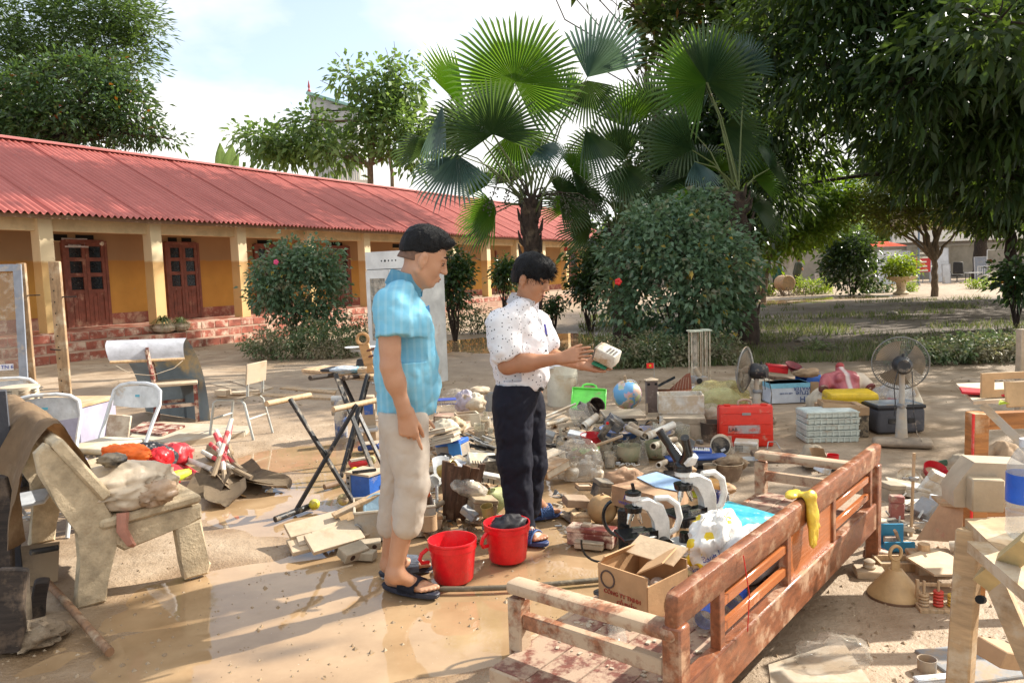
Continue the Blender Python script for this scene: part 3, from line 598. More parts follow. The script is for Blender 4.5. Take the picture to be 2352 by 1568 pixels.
    # near mango tree: trunk beyond the frame, drooping crown hanging into it
    def crown(u,v,y,rx,ry): return px(u,v,y*1.5,rx,ry,rx*.8)
    b=[crown(*q) for q in ((1800,60,11,90,110),(1900,150,10.5,110,120),(1790,230,11.5,80,110),(1760,380,12,70,90),(2000,60,10,120,130),(2100,180,9.5,120,130),(2230,90,9.5,140,140),(2330,220,10,140,130),(2050,270,11,110,70),(2200,300,10.5,130,80),(2330,380,11,110,80),(1840,330,12,80,60),(1700,120,13,70,90),(2120,370,11.5,90,60),(2450,100,10,180,220),(2500,380,11,120,110),(1990,-90,10,220,120),(2250,-120,10,260,120),(1800,440,13,55,55))]
    tree('mango_tree','big dark mango tree whose drooping leaves hang over the yard','tree',(12.6,15.8,0),.32,[(12.5,15.7,2.8),(11.2,15.9,5.6)],b,26000,.30,.092,LM,seed=17,k=11,fold=True,droop=.32,hang=.22,clump=.42,spread=.45,shell=.2,twigs=110)
    b=[((8.2,9.6,5.2),(1.5,1.4,.8)),((10.2,11.4,5.6),(1.7,1.6,.9)),((9.0,13.0,5.0),(1.4,1.3,.8)),((11.2,9.4,5.4),(1.5,1.4,.8)),((7.4,11.8,5.0),(1.1,1.0,.6)),((4.4,6.0,5.3),(1.1,.9,.45)),((12.4,12.6,5.6),(1.5,1.4,.9))]
    tree('unseen_yard_tree','unseen broad leaved tree added beyond the frame to shade the heaped equipment','tree',(11.5,9.2,0),.26,[(11.4,9.3,2.2),(10.6,9.6,3.9)],b,6500,.26,.11,LM,seed=18,k=11,droop=.3,clump=.3,shell=.2,twigs=40)  # unseen tree, added so that its crown shades the heap
    y=28; b=[px(u,v,y,rx,ry) for u,v,rx,ry in ((2300,420,120,90),(2400,350,120,120),(2240,470,70,40),(2360,500,90,60),(2200,380,90,60),(2080,330,90,50),(2040,360,70,40))]
    tree('orchard_tree','dark stemmed tree at the frame edge with a heavy low crown','tree',(P(2328,690,y).x,y,0),.26,[P(2322,560,y),P(2310,470,y)],b,9000,.32,.12,LM,seed=19,k=11,droop=.3,hang=.3)
    b=[((12+i*1.5+math.sin(i*4),18.5+(i*5)%11,5.6+.8*math.sin(i*2)),(1.9,1.8,.9)) for i in range(9)]+[((11.5+i*2,25+math.sin(i*3)*3,6.8),(2,1.8,.9)) for i in range(5)]
    tree('shade_tree','wide low unseen tree added beyond the frame to shade the dark leaf littered soil','tree',(19,22,0),.34,[(18.6,22,3),(17.5,22.5,5)],b,10000,.36,.15,LM,seed=20,k=11,clump=.4,shell=.15,twigs=40)  # unseen tree, added to cast more shade over the soil
    # twin stemmed small tree
    y=31; b=[px(u,v,y,rx,ry) for u,v,rx,ry in ((2100,445,80,40),(2180,470,80,35),(2030,430,70,40),(2060,500,60,30),(2140,400,90,40),(2230,500,50,25),(1960,470,60,30))]
    t=tree('twin_stem_tree','slender tree forking into two stems with airy olive crown','tree',(P(2146,677,y).x,y,0),.15,[P(2146,600,y)],b,11500,.24,.08,leafmat('leaf_olive',(.07,.085,.02),(.15,.17,.04),.4,.5),barkl,seed=21,k=16,flat=.4,clump=.4,twigs=50)
    m=M(); o=t.location
    for a,b_ in (((2146,600),(2110,480)),((2146,600),(2150,480)),((2150,560),(2175,470))): limb(m,P(*a,y)-o,P(*b_,y)-o,.09,.04,7)
    m.done('stem',barkl,t)
    y=55; b=[px(u,v,y,rx,ry) for u,v,rx,ry in ((2230,470,60,40),(2290,480,60,45),(2330,450,70,60),(2180,430,50,40))]
    tree('forked_tree','thick trunk forking wide beside the beige shed','tree',(P(2252,636,y).x,y,0),.55,[P(2252,560,y)],b,6000,.5,.2,LF,barkd,seed=23,k=10)
    y=31; b=[px(u,v,y,rx,ry) for u,v,rx,ry in ((1790,500,50,50),(1850,470,70,60),(1760,560,30,50),(1830,540,55,35),(1900,440,60,50),(1880,520,40,30))]
    t=tree('thin_tree','slim leaning tree beside the dark palm trunk with sunlit leaves','tree',(P(1755,680,y).x,y,0),.12,[P(1765,600,y)],b,7500,.26,.12,leafmat('leaf_sun',(.06,.12,.02),(.17,.26,.04),.45,.45),barkl,seed=25,k=11,twigs=40)
    m=M(); o=t.location; limb(m,P(1742,680,y)-o,P(1738,560,y)-o,.09,.05,3); limb(m,P(1738,560,y)-o,P(1760,500,y)-o,.05,.03,3); m.done('stem',barkl,t)
    y=52; b=[px(u,v,y,rx,ry) for u,v,rx,ry in ((1810,500,50,40),(1850,520,50,35),(1780,530,40,30),(1900,500,60,40))]
    tree('whitewashed_tree','tree with pale washed trunk in front of the boundary wall','tree',(P(1815,640,y).x,y,0),.42,[P(1812,565,y)],b,6000,.45,.2,LF,mat('washed_bark',(.42,.38,.33),.9,.3,(.2,.16,.12),2),seed=27,k=10)
    # wooded mass beyond the wall
    bl=[]; g=random.Random(4)
    for i in range(46): u=1660+i*17+g.uniform(-12,12); v=g.uniform(455,560) if not 1900<u<2010 else g.uniform(500,565); bl.append(px(u,v,g.uniform(76,98),g.uniform(28,50),g.uniform(22,38)))
    for i in range(14): bl.append(px(1380+i*22,g.uniform(540,600),g.uniform(60,80),g.uniform(28,50),g.uniform(22,38)))
    v,f=leaf_cloud(bl,26000,.75,.38,k=9,seed=29); tag(npmesh('woods',v,f,LF),kind='stuff')
trees()
# ---------------------------------------------------------------- fan palms
PB=mat('palm_trunk',(.045,.03,.022),.95,.3,(.11,.08,.05),5,.3,bmp=.9); PLm=[leafmat('palm_leaf_a',(.055,.14,.025),(.085,.17,.03),.56,.4),leafmat('palm_leaf_b',(.022,.055,.025),(.04,.08,.03),.40,.35),leafmat('palm_leaf_lit',(.12,.24,.025),(.15,.27,.03),.55,.4),leafmat('palm_leaf_blue',(.035,.075,.07),(.06,.11,.10),.3,.3)]  # sunlit and shaded frond tones are put into separate leaf colours
def frond(par,o,hub,crown,rad,nrm,up,a0,a1,mt,droop=.15,seg=None,split=.58,seed=0):
    """pleated fan: segments joined to the split radius, then free tapering tips; petiole back to the crown"""
    g=random.Random(seed); hub=V(hub)-o; n=V(nrm).normalized(); u=V(up); u=(u-n*u.dot(n)).normalized(); s=u.cross(n); vs=[];fs=[]
    N=seg or max(10,int((a1-a0)/5.2)); da=R(a1-a0)/N
    for i in range(N):
        a=R(a0)+i*da; am=a+da/2; e=abs((i+.5)/N-.5)*2; rr=rad*(1-.16*e*e)*g.uniform(.94,1.04); sp=split*g.uniform(.93,1.05); b=len(vs)
        def pt(ang,r,h): 
            p=hub+(u*math.cos(ang)+s*math.sin(ang))*r+n*h; f=r/rad; return p-V((0,0,1))*droop*rad*f**3
        h=rr*.016
        vs+= [hub+n*.0, pt(a,rr*sp*.5,-h),pt(am,rr*sp*.5,h),pt(a+da,rr*sp*.5,-h), pt(a,rr*sp,-h),pt(am,rr*sp,h),pt(a+da,rr*sp,-h), pt(a+da*.28,rr*.86,0),pt(a+da*.72,rr*.86,0), pt(am,rr,-.0)-V((0,0,g.uniform(0,.05)*rad))]
        fs+= [(b,b+1,b+2),(b,b+2,b+3),(b+1,b+4,b+5),(b+1,b+5,b+2),(b+2,b+5,b+6),(b+2,b+6,b+3),(b+4,b+7,b+5),(b+5,b+7,b+8),(b+5,b+8,b+6),(b+7,b+9,b+8)]
    f=npmesh('frond',vs,fs,mt,par,smooth=False); c=V(crown)-o; m=M(); mid=c.lerp(hub,.55)+V((0,0,.12*(hub-c).length)); m.tube([c,c.lerp(mid,.5)+V((0,0,.04)),mid,hub],[.022,.018,.014,.010],6); m.done('petiole',mat('petiole',(.10,.13,.04),.6,.15),f)
def palm(label,D,bu,crown_uv,r0,fr,seed=0,fruit=True):
    base=P(bu,820,D); base.z=0; cr=P(*crown_uv,D); t=thing('fan_palm',label,'palm',base,group='fan palms behind the two men'); o=base; m=M(); g=random.Random(seed); L=cr-o
    pts=[o*0+L*(i/12)+V((.03*math.sin(i),.02,0))*(0<i<12) for i in range(13)]; m.tube(pts,[r0*(1.15-.25*i/12)*(1+.06*(i%2)) for i in range(13)],12)
    for i in range(46):
        f=.18+.80*i/46; a=i*2.4; p=L*f; d=V((math.cos(a),math.sin(a),0)); m.tube([p+d*r0*.7,p+d*r0*1.2+V((0,0,.08)),p+d*(r0*1.45)+V((0,0,.28))],[.05,.04,.012],5)
    m.done('trunk',PB,t)
    for i in range(8):
        a=g.uniform(.1,3.04); e=g.uniform(-.2,.75); d=V((math.cos(a),.75*math.sin(a)+.25,e)).normalized(); h=cr+d*g.uniform(.75,1.25); rp=g.uniform(.65,.95); fn=V((d.x*.5+g.uniform(-.3,.3),-.8,.35+g.uniform(-.2,.3))); frond(t,o,h,cr+V((0,0,-.2)),rp,fn,d+V((0,0,-.3 if e<.1 else .2)),-75,75,PLm[1 if i%3 else 0],.12+.15*(e<0),None,.55,seed*90+i)
    for i,q in enumerate(fr):
        u,v,dy,rp,nrm,up,a0,a1,mi,dr=q; y=D+dy; frond(t,o,P(u,v,y),cr+V((g.uniform(-.1,.1),g.uniform(-.1,.1),g.uniform(-.5,.1))),rp*y/1764,nrm,up,a0,a1,PLm[mi],dr,seed=seed*50+i)
    if fruit:
        m=M(); b=M()
        for (u,v,uu,vv) in ((1150,400,1120,480),(1180,400,1160,470),(1250,430,1275,470),(1300,450,1360,470),(1330,445,1390,485),(1290,440,1310,500),(1200,410,1190,470)):
            if abs(u-bu)>160: continue
            p0=P(u,v,D)-o; p1=P(uu,vv,D-.3)-o; m.tube([cr-o,(cr-o).lerp(p0,.6)+V((0,0,.05)),p0,p1],[.02,.014,.01,.005],5)
            for k in range(46): c=p0.lerp(p1,g.random()**.7)+V((g.gauss(0,.045),g.gauss(0,.045),g.gauss(-.03,.05))); b.ball(c,g.uniform(.013,.02),6)
        m.done('fruit_stalk',barkd,t); tag(b.done('fruit',mat('palm_fruit',(.05,.06,.03),.5,.1),t),kind='stuff')
    return t
def palms():
    Z=(0,0,1)
    A=[(1183,190,0,172,(.05,-1,.12),(0,0,1),-158,158,0,.02),(1067,251,.3,190,(.75,-.55,.2),(-.62,0,.78),-34,30,2,.05),(1132,309,-.8,135,(-.1,-1,-.25),(.06,0,1),-125,110,1,.05),(1016,242,-.3,150,(-.7,-.6,.3),(.05,0,-1),-26,30,3,.1),(1051,356,-.6,135,(-.2,-.8,.5),(-.35,0,-1),-75,62,3,.12),(997,329,.4,110,(-.2,-.9,.4),(-1,0,.05),-38,34,1,.15),(1349,178,.2,165,(-.45,-.8,.15),(.45,0,.9),-52,62,3,.06),(1349,185,.3,105,(.1,-1,.0),(.2,0,-1),-70,80,1,.1),(1310,250,.6,130,(.6,-.7,.2),(.5,0,.8),-24,16,0,.02),(1345,300,-.3,125,(.3,-.8,.4),(.35,0,-1),-50,42,1,.2),(1237,338,-.6,70,(0,-.7,.7),(.55,0,-.8),-80,75,3,.2),(1262,260,.8,120,(-.3,-.9,.1),(.3,0,1),-70,60,0,.05),(1185,300,.6,120,(.1,-.9,.2),(.2,0,-1),-80,70,0,.18),(1090,300,.9,130,(.2,-.9,.2),(-.9,0,.1),-60,60,1,.15)]
    palm('tallest fan palm with round fronds and hanging fruit behind the dotted shirt',14.2,1222,(1218,455),.16,A,1)
    B=[(1442,294,0,120,(.2,-1,.1),(.05,0,1),-70,60,0,.05),(1430,372,-.4,130,(-.2,-1,-.1),(-.1,0,1),-55,45,1,.03),(1430,385,-.5,90,(.1,-.8,.4),(.1,0,-1),-90,80,1,.2),(1362,430,-.2,75,(-.3,-.8,.3),(.05,0,-1),-40,40,1,.15),(1480,350,.3,120,(.3,-.9,.1),(.6,0,.7),-50,40,1,.08),(1385,360,.3,110,(-.3,-.9,.2),(-.7,0,.5),-45,45,1,.1),(1500,260,.6,110,(.1,-.9,.2),(-.1,0,1),-80,80,1,.06)]
    palm('dark middle fan palm leaning between the tall palm and the big bush',15.5,1432,(1428,520),.20,B,2,False)
    C=[(1625,190,0,158,(.28,-1,.06),(-.15,0,1),-28,150,1,.02),(1622,190,.02,155,(.24,-1,.06),(-.15,0,1),-160,0,0,.02),(1617,192,.25,140,(-.35,-1,.1),(-.5,0,.8),-30,70,2,.02),(1590,345,-.4,140,(-.1,-1,-.2),(-.85,0,.3),-45,62,1,.05),(1596,372,-.6,85,(.1,-.7,.6),(.12,0,-1),-45,45,3,.3),(1712,160,.3,110,(.4,-.8,.2),(.6,0,.6),-60,50,3,.05),(1660,290,.4,130,(.2,-.9,.3),(.7,0,-.4),-70,60,1,.15),(1580,290,.5,120,(0,-.9,.3),(-.6,0,-.6),-60,60,1,.15)]
    palm('fan palm with one huge sunlit toned frond over the big bush',14.6,1716,(1690,440),.20,C,3,False)
palms()
# ---------------------------------------------------------------- bushes, hedges, grass
def bush(label,u,v,y,rx,ry,n,L,Wd,lm,vb,seed=0,name='bush',cat='bush',group=None,k=9,fold=True,extra=(),flower=None,**kw):
    base=P(u,vb,y); base.z=0; t=thing(name,label,cat,base,group=group); c=P(u,v,y)-base; kk=y/1764; g=random.Random(seed)
    bl=[(c,(rx*kk*.92,rx*kk*.85,ry*kk*.92))]
    for i in range(9): a=g.uniform(0,6.28); e=g.uniform(-.6,1.2); d=V((math.cos(a)*math.cos(e),math.sin(a)*math.cos(e),math.sin(e))); bl.append((c+V((d.x*rx*kk*.62,d.y*rx*kk*.6,d.z*ry*kk*.62)),(rx*kk*.42,rx*kk*.4,ry*kk*.4)))
    for (uu,vv,r1,r2) in extra: bl.append((P(uu,vv,y)-base,(r1*kk,r1*kk,r2*kk)))
    vv,f=leaf_cloud(bl,n,L,Wd,k=k,fold=fold,seed=seed,shell=.5,**kw); vv[:,2]=np.maximum(vv[:,2],.03); npmesh('foliage',vv,f,lm,t); m=M()
    for i in range(14): a=g.uniform(0,6.28); e=V((math.cos(a)*rx*kk*.6,math.sin(a)*rx*kk*.6,c.z+g.uniform(-.1,.6)*ry*kk)); limb(m,(e.x*.15,e.y*.15,0),e,.018,.006,seed*9+i,5,.1,5)
    m.done('stem',barkd,t)
    if flower:
        for uu,w in flower:
            p=P(*uu,y-rx*kk*.9)-base; m=M(); 
            for q in range(5): a=q*1.257; m.ball((p.x+.03*math.cos(a),p.y,p.z+.03*math.sin(a)),.03,8,(1,.4,1))
            m.done('flower',mat('flower_pink' if w else 'flower_red',(.7,.06,.2) if w else (.7,.02,.02),.5,0),t)
    return t
def hedge(label,u0,u1,v0,v1,y,n,lm,dep=.8,L=.075,Wd=.036,seed=0,group=None,rag=.2):
    a=P(u0,v1,y);b=P(u1,v1,y); h=P((u0+u1)/2,v0,y).z; base=V(((a.x+b.x)/2,y+dep/2,0)); t=thing('hedge',label,'hedge',base,group=group); w=b.x-a.x; g=random.Random(seed); bl=[]; k=max(3,int(w/.45))
    for i in range(k): x=-w/2+w*(i+.5)/k; hh=h*g.uniform(1-rag,1+rag*.5); bl+= [((x,g.uniform(-.1,.1),hh*.66),(w/k*.75,dep*.45,hh*.36)),((x,g.uniform(-.1,.1),hh*.3),(w/k*.7,dep*.42,hh*.3))]
    v,f=leaf_cloud(bl,n,L,Wd,k=9,fold=True,seed=seed,shell=.45,clump=L*1.3); v[:,2]=np.maximum(v[:,2],.01); npmesh('foliage',v,f,lm,t); m=M()
    for i in range(int(k*3)): x=g.uniform(-w/2,w/2); limb(m,(x,g.uniform(-.2,.2),0),(x+g.uniform(-.15,.15),g.uniform(-.3,.3),h*g.uniform(.5,.95)),.012,.004,seed+i,4,.0,3)
    m.done('stem',barkl,t)
def bushes():
    bush('biggest rounded hibiscus bush with dusty blue green leaves in front of the palms',1565,622,13.2,178,172,12500,.12,.072,LH,800,1,extra=((1620,468,55,34),(1560,480,50,30),(1500,510,60,40),(1440,690,60,70),(1700,640,40,110),(1640,730,70,60)),flower=(((1420,647),0),))
    bush('round leafy bush with a pink flower against the verandah columns',690,655,17,110,100,6800,.12,.075,LH,790,2,extra=((655,590,40,25),(740,600,40,40),(720,740,70,40)),flower=(((634,602),1),))
    bush('narrow bush behind the blue shirted man',1046,640,17.5,38,72,2200,.12,.07,LB,780,3); bush('dark flowering bush left of the big hibiscus',1358,635,19,52,72,3200,.12,.07,LD,780,4,flower=(((1300,572),0),)); bush('small bush by the far verandah between the two men',1160,632,21,24,40,1200,.12,.07,LB,740,5)
    bush('dark dense bush near the pedestal planter',1955,605,35,62,78,5000,.2,.12,LD,690,6); bush('low plant at the foot of the far verandah',1272,700,20,22,24,700,.10,.06,LB,735,7,cat='plant',name='plant')
    bush('dark leafy branch end poking in beside the hedge',2335,650,16,36,46,900,.16,.085,LB,760,8); bush('small pale weed plant growing in front of the grass',1885,815,13.4,42,34,700,.085,.035,leafmat('weed_leaf',(.10,.15,.06),(.19,.23,.11),.3,.5,.3),850,9,cat='plant',name='plant')
    bush('yellow green shrub growing in the pedestal bowl',2070,613,34,34,22,1300,.2,.09,LY,668,10,name='shrub',cat='shrub')
    hedge('low dusty hedge in front of the round leafy bush',552,802,748,826,14.2,4600,LQ,1.0,seed=1); hedge('short hedge stub beside the white cabinet',790,850,728,790,16.5,900,LQ,.7,seed=2); hedge('mud greyed low hedge in front of the big hibiscus',1388,1705,772,868,11.4,5200,LQ,.9,seed=3); hedge('mud coated hedge beside the standing fan',2085,2420,778,880,10.6,5600,LQ,.9,seed=4)
    hedge('hedge along the flooded path behind the blue shirted man',1030,1128,700,752,19,1500,LB,.8,seed=5); hedge('lime green hedge behind the rolled drum',1833,1912,640,682,37,1500,LY,.8,.13,.06,seed=6); hedge('lime green hedge stub beside the slim leaning tree',1752,1782,646,682,37,600,LY,.7,.13,.06,seed=7); hedge('yellow green hedge clump next to the pedestal',2082,2112,648,676,36,500,LY,.7,.13,.06,seed=8); hedge('sparse lime hedge by the frame edge trees',2232,2292,642,672,37,700,LY,.7,.13,.06,seed=9); hedge('dull green hedge between dark bush and pedestal',1992,2058,652,680,36,800,LB,.7,.13,.06,seed=10)
    # grass and litter
    g=np.random.RandomState(3); N=26000; y=11.5+17*g.rand(N)**1.5; u=1330+1100*g.rand(N); x=(u-1176)/1764*y; den=fbm(x*.6,y*.6,0,3,21); k=(den>.46)&~((y>15.5)&(x>3.2)&(den<.60)); x,y=x[k],y[k]; n=len(x); h=(.05+.10*g.rand(n))*(1+.02*y); a=g.rand(n)*6.28; w=.006*(1+y*.05); dx,dy=np.cos(a)*w,np.sin(a)*w; lx,ly=(g.rand(n)-.5)*h*1.2,(g.rand(n)-.5)*h*1.2; z=0*x
    v=np.stack([np.stack([x-dx,y-dy,z],1),np.stack([x+dx,y+dy,z],1),np.stack([x+lx,y+ly,h],1)],1).reshape(-1,3); q=np.arange(n)[:,None]*3; tag(npmesh('grass',v,np.concatenate([q,q+1,q+2],1),leafmat('grass_blade',(.05,.075,.025),(.14,.17,.055),.3,.6,.35)),kind='stuff')
    N=8000; y=2.6+28*g.rand(N)**1.5; x=(g.rand(N)-.5)*1.5*y; far=(x>.5)&(y>11); k=(fbm(x*1.3,y*1.3,0,3,5)>np.where(far,.35,.60)); x,y=x[k],y[k]; n=len(x); s=(.004+.012*g.rand(n)**2)*np.where(y>9,2.6,1); a=g.rand(n)*6.28; z=np.maximum(ground_h(x,y),-.012)+.004
    c,sn=np.cos(a)*s,np.sin(a)*s; v=np.stack([np.stack([x-c,y-sn,z],1),np.stack([x+sn*.35,y-c*.35,z+s*.3],1),np.stack([x+c,y+sn,z],1),np.stack([x-sn*.35,y+c*.35,z+.002],1)],1).reshape(-1,3); q=np.arange(n)[:,None]*4
    tag(npmesh('litter',v,np.concatenate([q,q+1,q+2,q+3],1),leafmat('litter_leaf',(.09,.06,.035),(.22,.16,.09),.1,.8)),kind='stuff')
    N=5200; y=2.4+9*g.rand(N)**1.3; x=(g.rand(N)-.5)*1.7*y; k=fbm(x*1.1,y*1.1,0,4,77)>.50; x,y=x[k],y[k]; n=len(x); s=.003+.011*g.rand(n)**3; z=np.maximum(ground_h(x,y),-.012); c=np.stack([x,y,z],1); d=np.array([(1,0,0),(0,1,0),(-1,0,0),(0,-1,0),(0,0,.8)]); v=(c[:,None]+d[None]*s[:,None,None]*(.6+.8*g.rand(n,5,1))).reshape(-1,3); q=np.arange(n)[:,None]*5; f=np.concatenate([np.concatenate([q+a,q+b,q+4],1) for a,b in ((0,1),(1,2),(2,3),(3,0))]); tag(npmesh('mud',v,f,mat('clod_mud',(.30,.215,.135),.95,.4,(.42,.33,.23),6),smooth=False),kind='stuff')
bushes()
# ================================================================ people: bodies and clothes grown from smooth distance fields
class SDF:
    def __init__(s,lo,hi,h):
        s.lo=np.array(lo,float); s.h=h; s.n=np.ceil((np.array(hi)-s.lo)/h).astype(int)+1; s.g=np.full(s.n,.08,np.float32)
    def region(s,lo,hi):
        a=np.clip(np.floor((np.array(lo)-s.lo)/s.h).astype(int),0,s.n); b=np.clip(np.ceil((np.array(hi)-s.lo)/s.h).astype(int)+1,0,s.n)
        sl=tuple(slice(a[i],b[i]) for i in range(3)); ax=[s.lo[i]+s.h*np.arange(a[i],b[i]) for i in range(3)]
        return sl,np.meshgrid(*ax,indexing='ij')
    def put(s,sl,d,k,op):
        o=s.g[sl]; d=d.astype(np.float32)
        if o.size==0: return
        if op=='add': h=np.maximum(k-np.abs(o-d),0)/k if k>0 else 0; s.g[sl]=np.minimum(o,d)-(h*h*k*.25 if k>0 else 0)
        else: h=np.maximum(k-np.abs(o+d),0)/k if k>0 else 0; s.g[sl]=np.maximum(o,-d)+(h*h*k*.25 if k>0 else 0)
    def cap(s,a,b,ra,rb,k=.02,op='add',flat=None,fk=1.0):
        """tapered capsule; flat=(direction) squashed by factor fk along that direction"""
        a=np.array(a,float);b=np.array(b,float); r=max(ra,rb)*max(1,fk)+k+.03; lo=np.minimum(a,b)-r; hi=np.maximum(a,b)+r; sl,(x,y,z)=s.region(lo,hi)
        q=[x-a[0],y-a[1],z-a[2]]; ab=b-a
        if flat is not None:
            w=np.array(flat,float); w/=np.linalg.norm(w); ab_=ab-w*(ab@w); dt=q[0]*w[0]+q[1]*w[1]+q[2]*w[2]; e=1/fk-1; q=[q[i]+dt*w[i]*e for i in range(3)]; ab=ab+w*(ab@w)*e
        L=ab@ab+1e-9; t=np.clip((q[0]*ab[0]+q[1]*ab[1]+q[2]*ab[2])/L,0,1); d=np.sqrt(sum((q[i]-t*ab[i])**2 for i in range(3)))-(ra+(rb-ra)*t)
        if flat is not None and fk<1: d=d*max(fk,.6)
        s.put(sl,d,k,op); return s
    def ell(s,c,r,rot=None,k=.02,op='add'):
        c=np.array(c,float); r=np.array(r,float); m=max(r)+k+.03; sl,(x,y,z)=s.region(c-m,c+m); q=[x-c[0],y-c[1],z-c[2]]
        if rot is not None: Mx=np.array(rot); q=[sum(Mx[j][i]*q[j] for j in range(3)) for i in range(3)]
        k0=np.sqrt(sum((q[i]/r[i])**2 for i in range(3))); k1=np.sqrt(sum((q[i]/r[i]**2)**2 for i in range(3)))+1e-9; s.put(sl,k0*(k0-1)/k1,k,op); return s
    def plane(s,p,n,k=.004,lo=None,hi=None):
        """cut away everything on the side the normal points to"""
        sl,(x,y,z)=s.region(lo if lo is not None else s.lo,hi if hi is not None else s.lo+s.h*s.n); n=np.array(n,float); n/=np.linalg.norm(n); d=(x-p[0])*n[0]+(y-p[1])*n[1]+(z-p[2])*n[2]; o=s.g[sl]; s.g[sl]=np.maximum(o,d.astype(np.float32)); return s
    def fold(s,amp,fn):
        sl,(x,y,z)=s.region(s.lo,s.lo+s.h*s.n); m=np.abs(s.g)<.04; d=np.zeros_like(s.g); d[m]=fn(x[m],y[m],z[m]); s.g+=(amp*d).astype(np.float32); return s
    def mesh(s):
        g=s.g.copy(); 
        for ax in range(3): 
            i=[slice(None)]*3; i[ax]=0; g[tuple(i)]=.05; i[ax]=-1; g[tuple(i)]=.05
        ins=g<0; nx,ny,nz_=g.shape; c=np.zeros((nx-1,ny-1,nz_-1),np.int8)
        for a in (0,1):
            for b in (0,1):
                for d in (0,1): c+=ins[a:nx-1+a,b:ny-1+b,d:nz_-1+d]
        act=(c>0)&(c<8); I=np.argwhere(act); idx=np.full(act.shape,-1,np.int64); idx[act]=np.arange(len(I)); acc=np.zeros((len(I),3)); cnt=np.zeros(len(I))
        cor=[(a,b,d) for a in (0,1) for b in (0,1) for d in (0,1)]
        for p in cor:
            for ax in range(3):
                if p[ax]: continue
                q=list(p); q[ax]=1; g0=g[tuple((I+p).T)]; g1=g[tuple((I+q).T)]; m=(g0<0)!=(g1<0); t=np.where(m,g0/np.where(m,g0-g1,1),0)
                pos=np.array(p,float)[None]+np.zeros((len(I),3)); pos[:,ax]+=t; acc[m]+=pos[m]; cnt[m]+=1
        vv=s.lo+s.h*(I+acc/np.maximum(cnt,1)[:,None]); F=[]
        for ax in range(3):
            o1,o2=[(1,2),(2,0),(0,1)][ax]; sa=[slice(None)]*3; sb=[slice(None)]*3; sa[ax]=slice(0,-1); sb[ax]=slice(1,None); e=ins[tuple(sa)]!=ins[tuple(sb)]
            J=np.argwhere(e); ok=(J[:,o1]>0)&(J[:,o2]>0)&(J[:,o1]<g.shape[o1]-1)&(J[:,o2]<g.shape[o2]-1); J=J[ok]; d1=np.zeros(3,int); d1[o1]=1; d2=np.zeros(3,int); d2[o2]=1
            q=np.stack([idx[tuple((J-d1-d2).T)],idx[tuple((J-d2).T)],idx[tuple(J.T)],idx[tuple((J-d1).T)]],1); fl=ins[tuple(J.T)]; q[~fl]=q[~fl][:,::-1]; F.append(q)
        return vv,np.concatenate(F)
    def obj(s,name,mt,parent,smooth=2):
        v,f=s.mesh(); f=f[(f>=0).all(1)]
        for _ in range(smooth):
            acc=np.zeros_like(v); ct=np.zeros(len(v))
            for i in range(4): a,b=f[:,i],f[:,(i+1)%4]; np.add.at(acc,a,v[b]); np.add.at(acc,b,v[a]); np.add.at(ct,a,1); np.add.at(ct,b,1)
            v=v*.5+.5*acc/np.maximum(ct,1)[:,None]
        o=npmesh(name,v-np.array(parent.location if parent else (0,0,0)),f,mt,parent); return o
def nrm(v): v=np.array(v,float); return v/np.linalg.norm(v)
def hand(S,Wp,d,n,t,curl,thumb=(.6,.7,.25),tc=(.2,.3),sc=1.0,spread=(.10,.03,-.04,-.12)):
    """palm, five unequal fingers bent at three joints, thumb from the side of the palm"""
    Wp=np.array(Wp,float); d=nrm(d); n=np.array(n,float); n=nrm(n-d*(n@d)); t=np.array(t,float); t=nrm(t-d*(t@d)-n*(t@n)); offs=(.030,.010,-.011,-.030); ln=(.074,.082,.075,.058); up=(.090,.094,.089,.082)
    for i in range(4): b=Wp+d*up[i]*sc+t*offs[i]*sc; S.cap(Wp+t*offs[i]*.55*sc,b,.0155*sc,.0125*sc,.012)
    S.cap(Wp+t*.022*sc+n*.012*sc,Wp+d*.05*sc+t*.03*sc+n*.012*sc,.014*sc,.012*sc,.012)
    for i in range(4):
        p=Wp+d*up[i]*sc+t*offs[i]*sc; dd=nrm(d+t*spread[i]); r=.0092*sc if i<3 else .0078*sc; a=0
        for j,fr in enumerate((.45,.31,.24)):
            a+=curl[i][j]; e=dd*math.cos(a)+n*math.sin(a); q=p+e*ln[i]*fr*sc; S.cap(p,q,r*(1-.10*j),r*(.92-.12*j),.004); p=q
    p=Wp+d*.028*sc+t*.028*sc+n*.006*sc; e=nrm(d*thumb[0]+t*thumb[1]+n*thumb[2])
    for j,(L,r) in enumerate(((.046,.0125),(.034,.0105),(.027,.009))):
        if j: e=nrm(e+d*tc[j-1]*.5+n*tc[j-1]*.5-t*tc[j-1]*.3)
        q=p+e*L*sc; S.cap(p,q,r*sc,r*.88*sc,.006); p=q
def skinmat(name,a,b):
    m,nt,out=newmat(name); c=coords(nt); n=nz(nt,c,7,5,.6); n2=nz(nt,c,260,2,.5); col=mixc(nt,ramp(nt,n,.35,.65),a,b)
    pbsdf(nt,out,col,.48,0,bump(nt,n2,.12,.002),**{'Subsurface Weight':.08,'Subsurface Radius':(.01,.004,.002),'Specular IOR Level':.4}); return m
SK1=skinmat('skin_tan',(.42,.215,.125),(.50,.275,.17)); SK2=skinmat('skin_brown',(.36,.165,.09),(.44,.22,.125))
hairm=mat('black_hair',(.004,.004,.005),.5,0,sc=30,var=.3,bmp=.8,grain=(1,1,.12),**{'Specular IOR Level':.25})
